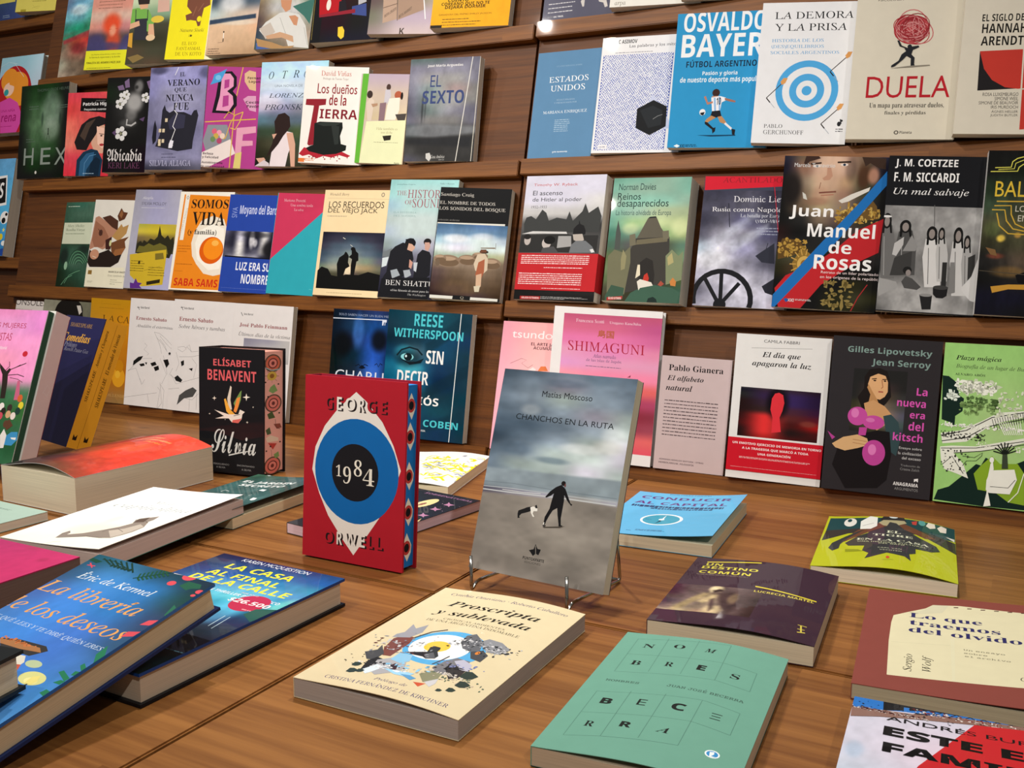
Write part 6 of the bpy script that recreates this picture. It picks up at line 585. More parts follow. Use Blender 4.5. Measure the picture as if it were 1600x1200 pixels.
{'t':14.0,'cover':'d6d0cc','group':'books facing out on the shelves','label':'white paperback with thin black capitals,standing furthest left on the lowest row','o':[-2.1437,1.4632,0.0189],'R':[[0.99936,0.0348,-0.00803],[0.0,0.22495,0.97437],[0.03571,-0.97375,0.22481]],'w':140.0,'h':215.0,'ops':[('T','4a4444','s','SONSOLES',-13.0,206.8,102.2,215.9,0,1),('L','c8b8b0',1,[-0.0,215.0,-0.0,181.4]),('D','a89890',-10.2,192.9,57.2,195.7,1,0.8)]},
{'t':16.0,'cover':'dddddd','group':'books facing out on the shelves','label':'olive toned paperback with the back of a black haired head','o':[-2.0228,1.4485,0.0223],'R':[[0.99205,0.1226,-0.0283],[0.0,0.22495,0.97437],[0.12582,-0.96663,0.22316]],'w':150.0,'h':218.0,'ops':[('G',0.0,0.0,150.0,218.0,1.5,'887 776 665/998 776 665/876 665 554/665 554 443/554 443 332/443 332 332',[],0.08,(20,20)),('E','15120f',76.7,192.8,40.7,32.1),('P','15120f',[36.8,190.5,114.7,202.4,121.5,177.2,121.3,126.3,51.8,121.4]),('P','c8c4bc',[97.3,208.7,108.8,209.4,114.6,195.1,108.0,188.1])]},
{'t':18.0,'cover':'dddddd','group':'books facing out on the shelves','label':'ochre paperback with dark capitals behind the boxed plays','o':[-1.8489,1.4557,0.0223],'R':[[0.99227,0.1209,-0.02791],[0.0111,0.13753,0.99044],[0.12358,-0.98309,0.13513]],'w':110.3,'h':225.2,'ops':[('G',0.0,0.0,110.3,225.2,1.5,'b81 b81/b82 c81/b71 b71/a61 a61/964 974',[],0,(20,20)),('D','6a4a10',27.4,213.9,84.4,214.6,1,0.95),('D','6a4a10',22.9,206.0,91.7,204.9,1,0.95),('T','5a3c0c','r','LA CASA',34.7,179.0,139.7,185.8,0,1),('E','d89a20',89.7,56.2,17.5,20.8),('E','c08010',89.7,80.6,11.4,13.8),('E','e0ac30',86.9,62.9,7.0,8.3),('T','c8a060','r','ALLENDE',62.5,14.5,110.8,18.9,0,1)]},
{'t':14.0,'cover':'dedcdc','group':'books facing out on the shelves','label':'white paperback with a winged ink sketch,left of its two near twins','o':[-1.7228,1.4502,0.0232],'R':[[0.99126,0.12854,-0.02967],[0.0118,0.13762,0.99041],[0.13139,-0.98211,0.1349]],'w':142.0,'h':228.5,'ops':[('L','3a3a3a',1.2,[19.5,211.3,24.4,204.7]),('L','3a3a3a',1,[18.0,208.8,25.6,209.9]),('T','4a4a4a','S','Seix Barral',27.6,207.3,50.4,212.4,0,0),('T','84242c','R','Ernesto Sabato',17.2,183.0,97.4,190.6,0,1),('T','4a4a50','i','Abaddón el exterminador',18.8,168.1,127.3,173.5,0,1),('L','66666a',0.45,[67.7,159.8,82.6,157.4,100.2,146.8,115.9,134.4,114.4,127.5,101.1,136.7,83.1,152.3]),('L','66666a',0.45,[67.7,159.8,77.4,145.2,84.9,132.1,90.5,115.6]),('L','66666a',0.45,[83.7,145.6,97.3,133.0,104.7,120.1]),('L','66666a',0.45,[75.0,148.4,90.8,136.0,102.3,123.3]),('L','66666a',0.45,[44.7,134.4,51.5,129.8,43.8,120.7,57.2,113.1,53.3,109.5]),('L','66666a',0.45,[5.5,71.5,21.3,86.5,37.0,101.4,66.4,103.6]),('L','66666a',0.45,[5.3,73.2,26.2,80.0,36.5,60.3,44.2,45.6]),('L','66666a',0.45,[87.3,105.2,106.8,72.9,96.2,51.8]),('L','66666a',0.45,[95.0,112.6,103.0,92.9,108.9,73.1]),('L','66666a',0.45,[36.5,60.3,46.1,47.5,51.5,58.2]),('L','66666a',0.45,[86.5,44.1,93.3,38.0,88.6,0.0]),('L','66666a',0.45,[92.1,51.4,103.7,38.9,103.1,0.0]),('L','66666a',0.45,[60.5,28.3,66.5,8.4]),('L','66666a',0.45,[116.2,131.0,121.8,114.6,107.4,113.5]),('L','66666a',0.45,[91.8,54.8,99.9,11.4,90.5,0.0]),('L','66666a',0.45,[-0.0,15.4,85.4,32.2]),('P','141414',[18.4,94.8,30.4,104.3,42.9,107.0,37.3,98.0,25.2,90.2,17.2,84.5]),('P','141414',[33.9,89.2,46.4,91.9,48.9,87.0,38.6,84.4]),('P','141414',[48.3,93.7,54.6,94.2,53.0,89.0]),('P','141414',[63.2,93.2,75.4,97.5,80.2,91.1,68.0,86.8]),('P','141414',[95.9,102.5,108.1,105.1,112.3,95.3,105.6,86.4,100.8,94.4]),('P','141414',[72.3,85.4,84.5,89.8,87.3,81.5,77.2,77.3]),('E','1a1a1a',111.2,117.2,2.9,2.7)]},
{'t':14.0,'cover':'dedcdc','group':'books facing out on the shelves','label':'white paperback with an ink sketch of riders,middle of three near twins','o':[-1.5924,1.4503,0.0232],'R':[[0.99249,0.1192,-0.02752],[0.01095,0.13751,0.99044],[0.12185,-0.9833,0.13517]],'w':152.0,'h':230.2,'ops':[('L','3a3a3a',1.2,[18.2,215.7,23.0,208.3]),('L','3a3a3a',1,[16.4,213.3,24.5,214.4]),('T','4a4a4a','S','Seix Barral',25.7,210.5,49.7,215.1,0,0),('T','84242c','R','Ernesto Sabato',15.1,185.9,100.0,194.5,0,1),('T','4a4a50','i','Sobre héroes y tumbas',14.7,170.2,130.6,177.9,0,1),('L','66666a',0.45,[15.6,130.8,31.7,133.6,38.2,129.1,28.7,121.8,15.9,127.5]),('L','66666a',0.45,[39.9,132.6,52.9,123.6,68.9,126.4]),('L','66666a',0.45,[36.0,130.6,45.6,137.9,50.9,123.4]),('L','66666a',0.45,[21.4,111.3,53.8,113.7,71.6,118.3]),('L','66666a',0.45,[4.2,73.3,18.3,54.5,46.1,63.5,75.7,72.5]),('L','66666a',0.45,[-0.0,42.6,27.1,46.9]),('L','66666a',0.45,[12.4,120.6,22.6,98.1,15.9,80.9]),('L','66666a',0.45,[54.1,110.4,67.3,98.2,61.6,71.4]),('L','66666a',0.45,[7.1,86.9,0.1,73.0,17.4,64.4]),('L','66666a',0.45,[32.8,29.1,61.7,25.1,76.6,39.6]),('L','66666a',0.45,[55.4,27.8,55.7,1.4]),('L','66666a',0.45,[72.3,42.6,73.5,6.4]),('P','1c1c1c',[26.4,101.7,34.2,105.6,35.1,95.7,29.3,92.0]),('P','1c1c1c',[13.0,67.4,20.7,73.0,33.8,64.1,30.2,58.8,17.7,61.1]),('P','1c1c1c',[47.9,88.5,57.9,90.9,56.4,84.2]),('P','4a4a4a',[28.5,32.1,43.8,43.4,61.4,51.5,72.0,45.8,63.1,31.8,41.2,26.6,24.1,11.7])]},
{'t':14.0,'cover':'dedcdc','group':'books facing out on the shelves','label':'white paperback with a grey photo strip,right of its two near twins','o':[-1.4255,1.4507,0.0231],'R':[[0.99238,0.12003,-0.02771],[0.01102,0.13752,0.99044],[0.12269,-0.9832,0.13515]],'w':138.0,'h':227.4,'ops':[('L','3a3a3a',1.2,[16.4,209.7,20.9,202.6]),('T','4a4a4a','S','Seix Barral',23.0,205.0,44.7,209.1,0,0),('T','84242c','R','José Pablo Feinmann',14.5,181.6,126.7,188.4,0,1),('T','4a4a50','i','Últimos días de la víctima',14.2,164.6,134.6,171.1,0,1),('G',27.4,114.0,134.5,159.3,2,'889 99a bbb/99a bbb bbb/999 aaa aaa',[],0,(20,20))]},
{'t':20.0,'cover':'dddddd','group':'books facing out on the shelves','label':'dark blue thriller paperback with a bat and a blurred night face','o':[-1.1754,1.4556,0.0225],'R':[[0.99568,0.09048,-0.02089],[0.00831,0.13723,0.9905],[0.09248,-0.9864,0.13589]],'w':140.0,'h':225.4,'ops':[('G',0.0,0.0,140.0,225.4,1.5,'012 124 236 124/012 135 148 135/012 124 25b 124/011 023 25b 012/011 123 36c 011/124 25a 47c 124/24a 36c 47d 24a/135 25b 36c 139/124 135 24a 135',[('b','02060c',24.2,159.9,24.3,26.8,0.95),('b','02060c',102.6,171.0,20.2,23.4,0.9),('b','4c8cf0',56.8,185.9,13.7,35.5,0.5)],0.1,(20,20)),('T','8a9ab8','s','SOLO SABEN HACER UN BUEN MIEDO',12.5,214.8,129.7,216.7,0,1),('L','d8e0f0',1.6,[-0.0,207.7,115.5,209.4]),('L','d8e0f0',1.2,[112.2,208.6,112.0,199.8]),('P','d8e0f0',[106.2,208.3,115.6,208.2,115.2,205.3,109.8,205.5,108.9,199.6,106.3,199.5]),('T','d8e0ec','s','CHARLIE',13.3,99.7,134.3,106.5,0,1),('L','081020',1.6,[55.5,121.2,62.8,124.7,69.5,118.6,75.1,125.6,82.9,123.2]),('L','081020',1.6,[96.7,125.7,100.9,129.0,105.1,122.8,108.2,129.5,112.9,126.9]),('L','081020',1.6,[10.7,116.3,15.1,119.7,19.5,113.4,22.7,120.2,27.5,117.6]),('P','081020',[62.7,117.8,69.7,124.3,78.1,119.0,70.4,116.6])]},
{'t':20.0,'cover':'dddddd','group':'books facing out on the shelves','label':'teal thriller paperback with an eye and tall white title letters','o':[-1.0435,1.4441,0.0252],'R':[[0.9888,0.14545,-0.03358],[0.01336,0.13783,0.99037],[0.14868,-0.97972,0.13435]],'w':162.8,'h':227.1,'ops':[('G',0.0,0.0,162.8,227.1,1.3,'034 145 145 134/134 145 145 134/023 134 146 135/035 467 146 134/168 279 135 134/057 279 024 134/035 145 134 034/134 146 145 134/134 145 135 034/034 145 135 134',[('b','4cb8c8',49.6,124.4,28.1,11.4,0.6),('b','2c98b0',37.7,152.2,22.0,14.3,0.6),('p','0c3040',0.7,3,[146.2,225.1,160.0,206.4,78.9,149.6,77.1,169.4]),('p','0a2a3a',0.6,3,[162.9,139.2,161.8,116.7,85.9,70.3,83.9,92.9]),('p','0c3040',0.6,3,[160.7,60.3,160.2,32.1,84.7,13.0,83.7,24.3]),('b','081c24',45.0,141.2,28.2,17.1,0.6)],0.06,(20,20)),('L','0c2029',3,[22.3,145.2,31.0,156.0,46.4,161.4,62.4,158.4,72.6,149.1]),('E','88d4dc',43.1,144.0,12.6,6.3),('E','0a1a20',44.7,144.1,8.2,6.8),('E','cfeef4',40.8,145.2,1.9,2.3),('P','0c1c24',[29.2,140.0,49.1,130.1,70.8,134.7,76.3,143.7,61.2,136.8,45.5,135.5]),('T','4cc4d0','S','REESE',51.9,200.0,107.4,222.4,0,0),('T','4cc4d0','S','WITHERSPOON',13.2,178.8,148.2,194.8,0,1),('T','eceeee','S','SIN',80.2,134.8,113.8,158.7,0,0),('T','eceeee','S','DECIR',26.3,96.2,87.9,120.0,0,0),('T','eceeee','S','ADIÓS',38.1,60.6,110.9,78.7,0,0),('T','4cc4d0','S','HARLAN COBEN',-4.5,25.4,151.5,32.7,0,1),('T','c8d4d8','S','RBA',81.5,13.6,90.0,16.9,0,0),('L','e8f0f0',1.3,[141.2,227.1,136.7,0.0])]},
{'t':16.0,'cover':'dddddd','group':'books facing out on the shelves','label':'pink paperback with a white lowercase word,behind the white framed pink book','o':[-0.8256,1.4647,0.0165],'R':[[0.99977,0.02088,-0.00482],[0.0,0.22495,0.97437],[0.02143,-0.97415,0.2249]],'w':140.0,'h':223.1,'ops':[('G',0.0,0.0,140.0,223.1,1.5,'d9a eaa eab/eab ebb ebb/eab eab ebb',[],0,(20,20)),('T','f0e4e6','s','tsundoku',19.3,195.0,122.7,208.9,0,0),('T','4a3038','S','EL ARTE JAPONÉS DE',57.3,184.7,141.2,186.8,0,1),('T','4a3038','S','ACUMULAR LIBROS',62.4,178.0,142.0,180.1,0,1),('L','8a5a60',0.6,[21.8,149.9,42.2,159.6,51.7,157.4,43.2,151.3,56.4,143.9,64.8,150.0]),('P','d87848',[75.2,139.6,80.2,148.2,89.1,148.8,94.6,141.0]),('P','f0d8d8',[54.1,138.2,65.3,145.8,71.8,142.2,69.3,137.9])]},
{'t':24.0,'cover':'e4e2e2','group':'books facing out on the shelves','name':'hardcover_book','kind':'hardcover','label':'white framed hardcover with a rose gradient island picture','o':[-0.7125,1.4469,0.0227],'R':[[0.99298,0.11524,-0.02661],[0.00973,0.14461,0.98944],[0.11788,-0.98275,0.14247]],'w':180.6,'h':246.4,'ops':[('G',17.2,17.5,180.6,235.7,2,'b57 b57 b57/c68 c68 b58/d7a d7a c69/d9b d8b d8a/d9c d9b d9b/e9a e8a e8a/e76 d66 d66/b46 a45 a46/712 823 834/623 834 945/d66 d67 d66/e67 d56 d56',[],0,(20,20)),('T','e8d0dc','r','Francesca Scotti',38.4,222.3,86.2,227.7,0,1),('T','e8d0dc','r','Uragano Kanchiku',94.8,221.4,147.2,226.4,0,1),('T','b05c3c','K','島国',77.1,198.7,104.1,211.3,0,0),('T','a8243c','r','SHIMAGUNI',28.2,175.5,156.2,191.5,0,1),('T','5a4a70','r','Atlas narrado',71.9,166.1,110.2,172.5,0,1),('T','5a4a70','r','de las islas de Japón',61.0,158.6,120.0,164.4,0,1),('D','8a6a88',60.7,150.9,120.0,153.5,1,0.9),('P','8a3a50',[131.6,138.4,137.0,142.7,136.8,138.9])]},
{'t':12.0,'cover':'c3b0b0','group':'books facing out on the shelves','label':'pale mauve paperback with black serif names and a paragraph of small print','o':[-0.5264,1.4553,0.0197],'R':[[0.99299,0.1152,-0.0266],[0.00972,0.14461,0.98944],[0.11783,-0.98276,0.14247]],'w':109.5,'h':178.3,'ops':[('T','1c181a','R','Pablo Gianera',11.9,155.6,97.1,165.1,0,1),('T','1c181a','I','El alfabeto',10.6,138.8,67.8,147.3,0,1),('T','1c181a','I','natural',9.7,124.4,51.4,133.4,0,0),('D','4a3c40',9.4,52.4,93.6,111.9,11,0.97),('T','5a4c50','S','ADRIANA HIDALGO EDITORA / OTRAS',8.6,14.7,78.4,16.4,0,1),('T','5a4c50','S','HERBOLARIUM_FILOSOFÍA',8.4,10.0,63.8,11.3,0,1)]},
{'t':16.0,'cover':'dfdedc','group':'books facing out on the shelves','label':'white paperback with a red backlit silhouette photo and red paper band','o':[-0.4091,1.4542,0.0203],'R':[[0.99482,0.09901,-0.02286],[0.00836,0.14446,0.98948],[0.10127,-0.98454,0.14289]],'w':137.8,'h':217.9,'ops':[('T','3a3a3c','s','CAMILA FABBRI',40.8,207.0,92.4,210.1,0,1),('L','8a8a88',0.5,[23.3,197.1,111.2,201.2]),('T','141416','I','El día que',39.8,183.5,95.6,191.4,0,1),('T','141416','I','apagaron la luz',26.0,170.5,111.8,177.6,0,1),('G',12.6,63.9,128.8,137.9,1.5,'112 323 323 212/222 324 325 213/211 323 325 213/211 322 423 313/311 d33 522 512/411 d33 411 911/211 d33 211 411/211 a22 411 311',[('b','0a060a',68.1,117.4,17.3,26.1,0.95),('b','7c3a30',114.2,89.6,13.5,5.2,0.8)],0,(20,20)),('P','d8323c',[59.4,123.8,63.4,131.4,69.1,133.1,75.2,130.0,77.8,118.3,76.0,106.2,72.7,96.3,76.3,75.1,62.6,72.5,62.5,95.3,58.5,107.0]),('BAND',),('T','f0e4e4','S','UN EMOTIVO EJERCICIO DE MEMORIA EN TORNO',7.2,52.0,135.9,53.7,0,1),('T','f0e4e4','S','A LA TRAGEDIA QUE MARCÓ A TODA',21.8,45.0,118.3,47.7,0,1),('T','f0e4e4','S','UNA GENERACIÓN',45.6,38.2,93.3,40.6,0,1),('D','e8c4c4',18.5,30.5,121.4,33.4,3,0.95),('D','e8c4c4',6.7,16.6,131.6,17.4,3,0.95)],'parts':[['band','c41a2a',11.3,61.1,'red paper band with white text']]},
{'t':22.0,'cover':'2d2a2d','group':'books facing out on the shelves','label':'charcoal paperback with a woman in dark dress holding pink balloons','o':[-0.267,1.4532,0.021],'R':[[0.99463,0.10082,-0.02328],[0.00851,0.14448,0.98947],[0.10312,-0.98436,0.14284]],'w':144.9,'h':220.6,'ops':[('T','7c9690','S','Gilles Lipovetsky',20.9,196.2,132.2,206.8,0,1),('T','7c9690','S','Jean Serroy',54.3,179.2,131.6,190.9,0,1),('G',31.5,86.5,102.9,175.6,1.3,'222 222 222/222 222 222/222 433 222/222 543 333/332 765 444/543 a86 556/332 765 455/222 332 334',[],0,(20,20)),('P','1d1716',[46.9,147.1,46.5,165.3,53.1,176.1,65.7,178.2,75.6,174.5,80.1,163.5,83.8,138.9,78.3,129.3,70.6,119.6,57.9,118.4,44.7,121.7]),('P','1d1716',[39.3,135.0,47.8,149.5,57.9,118.4,47.2,117.4]),('P','d8a878',[51.7,154.3,54.0,164.8,64.3,170.2,74.1,167.5,78.0,158.8,78.7,145.2,75.4,138.2,69.4,133.5,61.9,134.7,56.1,139.9]),('P','b88858',[56.1,139.9,51.0,149.7,52.7,154.4,57.7,145.7,65.1,134.5,70.2,124.1,74.8,119.9,57.9,118.4,54.1,124.9]),('P','c89868',[48.6,126.7,61.0,132.3,76.6,124.6,88.2,112.1,84.7,102.7,68.8,89.8,55.1,99.9]),('L','3a2418',1.4,[56.4,162.0,62.7,163.0]),('L','3a2418',1.4,[70.2,162.2,75.9,162.7]),('E','2a1a14',60.4,160.1,1.9,1.1),('E','2a1a14',74.0,160.3,1.7,1.1),('L','9a6040',1,[69.7,161.5,71.8,151.5,69.8,149.5]),('L','a04c40',1.8,[66.4,144.6,72.8,144.7]),('P','33484c',[75.6,110.9,85.9,114.2,96.2,103.9,101.2,81.8,97.0,56.5,88.1,62.3,82.0,84.3]),('P','181416',[12.6,35.6,19.0,64.0,39.5,80.0,68.8,89.8,85.8,89.3,90.5,58.0,87.2,21.4,75.5,8.6,32.9,3.4]),('P','d0a878',[10.1,65.4,24.6,76.2,43.7,81.6,57.0,77.2,59.9,68.4,45.3,62.3,28.4,57.0,15.0,60.2]),('L','a87850',0.8,[37.8,74.1,57.4,72.7]),('L','a87850',0.8,[38.2,69.5,56.7,68.0]),('E','c04c9c',41.5,107.7,13.3,13.2),('E','d878b8',37.9,111.9,5.2,6.8),('E','c04c9c',63.6,100.7,14.4,9.9),('E','d070b0',59.1,103.7,5.9,3.2),('E','b84494',67.2,57.8,15.2,18.1),('E','d878b8',64.7,62.0,5.5,7.7),('P','b84494',[45.0,92.0,55.7,93.1,54.5,81.5,44.9,80.5]),('P','b04090',[2.5,83.1,9.1,78.0,13.7,75.0,9.7,71.1]),('T','d454b0','S','La',116.5,143.5,130.5,154.0,0,0),('T','d454b0','S','nueva',92.3,126.8,129.7,135.1,0,0),('T','d454b0','S','era',110.3,111.2,129.8,118.7,0,0),('T','d454b0','S','del',109.8,94.1,129.4,106.2,0,0),('T','d454b0','S','kitsch',90.6,78.4,129.4,89.7,0,0),('T','c8c8c8','s','Ensayo sobre',100.0,66.4,129.7,70.3,0,1),('T','c8c8c8','s','la civilización',99.3,59.6,129.4,63.5,0,1),('T','c8c8c8','s','del exceso',104.7,52.9,129.3,56.9,0,1),('T','8a8a8a','s','Traducción de',104.0,43.2,129.2,46.0,0,1),('T','8a8a8a','s','Cristina Zelich',103.8,37.6,128.6,41.0,0,1),('P','e8e8e8',[122.8,26.8,128.1,28.1,128.2,22.7,125.7,24.7,123.2,22.6]),('T','e8e8e8','S','ANAGRAMA',96.2,15.6,128.8,20.6,0,1),('T','8a8a8a','s','ARGUMENTOS',98.4,9.4,129.0,13.2,0,1)]},
{'t':22.0,'cover':'dddddd','group':'books facing out on the shelves','label':'light green paperback with a drawn fallen tree and a white armchair','o':[-0.1167,1.4651,0.0183],'R':[[0.99982,0.01874,-0.00433],[0.00158,0.14406,0.98957],[0.01917,-0.98939,0.144]],'w':156.0,'h':219.6,'ops':[('G',0.0,0.0,156.0,219.6,1.5,'9c7 9c7 9c7/9c7 ac8 9c7/9c7 9c7 9c7',[],0.04,(20,20)),('T','232a1e','I','Plaza mágica',14.9,195.3,71.1,203.1,0,1),('T','3a4a30','i','Biografía de un lugar de Buenos Aires',15.8,184.2,129.8,191.2,0,1),('T','3a4a30','R','ALVARO ABÓS',15.4,175.7,52.9,179.6,0,1),('P','122822',[-0.0,174.0,7.7,173.6,18.4,165.5,22.7,148.2,29.0,144.3,28.4,126.7,19.9,119.4,20.0,105.0,14.5,110.0,3.1,113.4]),('S','e0ece0',5.2,141.7,24.2,153.5,16,7,3),('P','122822',[5.4,16.0,19.1,22.2,37.7,42.0,50.5,56.6,56.5,55.1,61.6,66.5,69.6,63.0,89.5,56.6,107.8,67.2,128.3,43.9,131.4,1.8,62.6,0.2,1.3,2.2]),('P','84a82c',[48.5,43.2,56.5,55.1,69.1,69.5,79.6,59.8,100.5,62.1,109.0,50.2,112.2,7.8,92.9,9.6,76.7,20.5,55.0,22.2]),('S','c8d4b8',20.3,154.0,68.7,167.9,50,12,9),('S','5a7a44',27.9,132.7,72.2,146.4,60,8,10),('P','e4e8dc',[3.5,94.6,27.3,100.2,54.0,115.8,72.5,128.4,102.9,133.2,103.5,124.6,75.4,115.6,58.7,105.4,36.4,85.7,6.6,80.5]),('L','2a2c28',1.2,[3.8,91.3,35.3,101.0,65.3,121.2,103.1,131.0]),('L','2a2c28',1.2,[5.4,83.7,36.0,91.2,58.5,107.6,103.7,122.5]),('P','e4e8dc',[3.9,75.8,18.9,78.5,48.7,80.4,83.1,90.4,105.6,97.0,106.0,90.6,87.5,83.3,53.1,74.3,21.7,68.8,34.7,54.8,42.1,35.9,27.8,40.8,11.3,45.6,6.3,58.3]),('L','2a2c28',1,[5.1,73.7,48.9,78.2,105.9,92.7]),('L','2a2c28',1,[21.7,68.8,55.1,74.5,106.2,88.5]),('L','2a2c28',1,[8.8,51.9,20.0,64.2,35.7,41.7]),('L','2a2c28',0.7,[65.5,119.1,70.4,104.3]),('L','2a2c28',0.7,[68.5,120.0,73.3,105.5]),('L','2a2c28',0.7,[71.5,120.9,76.1,106.6]),('L','2a2c28',0.7,[74.6,121.8,78.9,107.7]),('L','2a2c28',0.7,[77.6,122.8,81.7,108.9]),('L','2a2c28',0.7,[80.6,123.7,84.5,110.0]),('L','2a2c28',0.7,[83.6,124.6,87.3,111.1]),('L','2a2c28',0.7,[86.7,125.5,90.1,112.3]),('L','2a2c28',0.7,[89.7,126.4,92.9,113.4]),('L','2a2c28',0.7,[92.7,127.3,95.7,114.5]),('L','2a2c28',0.7,[95.7,128.2,98.5,115.6]),('L','2a2c28',0.7,[98.6,129.1,101.3,116.7]),('L','2a2c28',0.7,[101.6,130.0,104.0,117.8]),('L','2a2c28',0.7,[104.6,131.0,106.8,118.9]),('L','eef0e8',0.9,[73.5,115.5,82.5,99.0]),('L','eef0e8',0.9,[76.4,115.7,84.8,99.2]),('L','eef0e8',0.9,[79.3,116.0,87.1,99.5]),('L','eef0e8',0.9,[82.1,116.3,89.3,99.7]),('L','eef0e8',0.9,[85.0,116.5,91.6,99.9]),('L','eef0e8',0.9,[87.9,116.8,93.9,100.1]),('L','eef0e8',0.9,[90.7,117.0,96.2,100.4]),('L','eef0e8',0.9,[93.6,117.3,98.5,100.6]),('L','eef0e8',0.9,[96.4,117.6,100.7,100.8]),('L','eef0e8',0.9,[99.3,117.8,103.0,101.0]),('S','f0f4ea',2.5,105.5,104.9,108.9,60,5,31),('S','2a2c28',3.3,88.1,59.9,97.9,60,4,32),('S','eef2e6',18.3,151.7,66.9,167.7,40,9,33),('S','7a9a5c',24.6,123.7,69.0,137.4,40,7,34),('S','e8ecdc',48.2,77.8,107.0,86.9,30,4,35),('S','2a2c28',7.1,42.4,41.6,73.9,36,3.5,36),('S','d8e0c8',70.1,122.5,103.7,160.7,40,6,37),('L','181e18',1.6,[84.4,73.3,97.7,79.5]),('L','181e18',1.6,[84.4,73.3,95.3,83.8]),('L','181e18',1.6,[84.4,73.3,91.9,87.1]),('L','181e18',1.6,[84.4,73.3,87.6,89.0]),('L','181e18',1.6,[84.4,73.3,83.0,89.3]),('L','181e18',1.6,[84.4,73.3,78.6,88.0]),('L','181e18',1.6,[84.4,73.3,74.7,85.2]),('L','181e18',1.6,[84.4,73.3,71.8,81.2]),('L','181e18',1.6,[84.4,73.3,70.2,76.3]),('P','3a4434',[81.5,73.0,87.2,73.6,89.6,54.4,82.0,53.6]),('P','ecefe6',[64.8,36.4,68.7,49.9,97.3,54.2,101.2,40.7,94.1,20.5,69.0,19.5,64.8,23.3]),('L','3a3c38',0.8,[68.3,28.1,91.5,28.8,99.3,40.5]),('P','ecefe6',[68.0,58.5,70.6,63.1,72.4,52.5,71.5,37.2,68.0,19.4,72.2,2.5,63.5,0.3,66.1,19.2,65.7,36.5]),('E','ecefe6',69.2,64.1,2.7,3.9),('L','e8eedc',1.2,[109.0,50.2,103.4,23.8,92.9,9.6]),('L','3a4a30',0.8,[32.9,65.6,47.9,65.0,57.2,72.6,56.5,68.1,50.2,60.9,38.4,59.6,33.9,52.5])]},
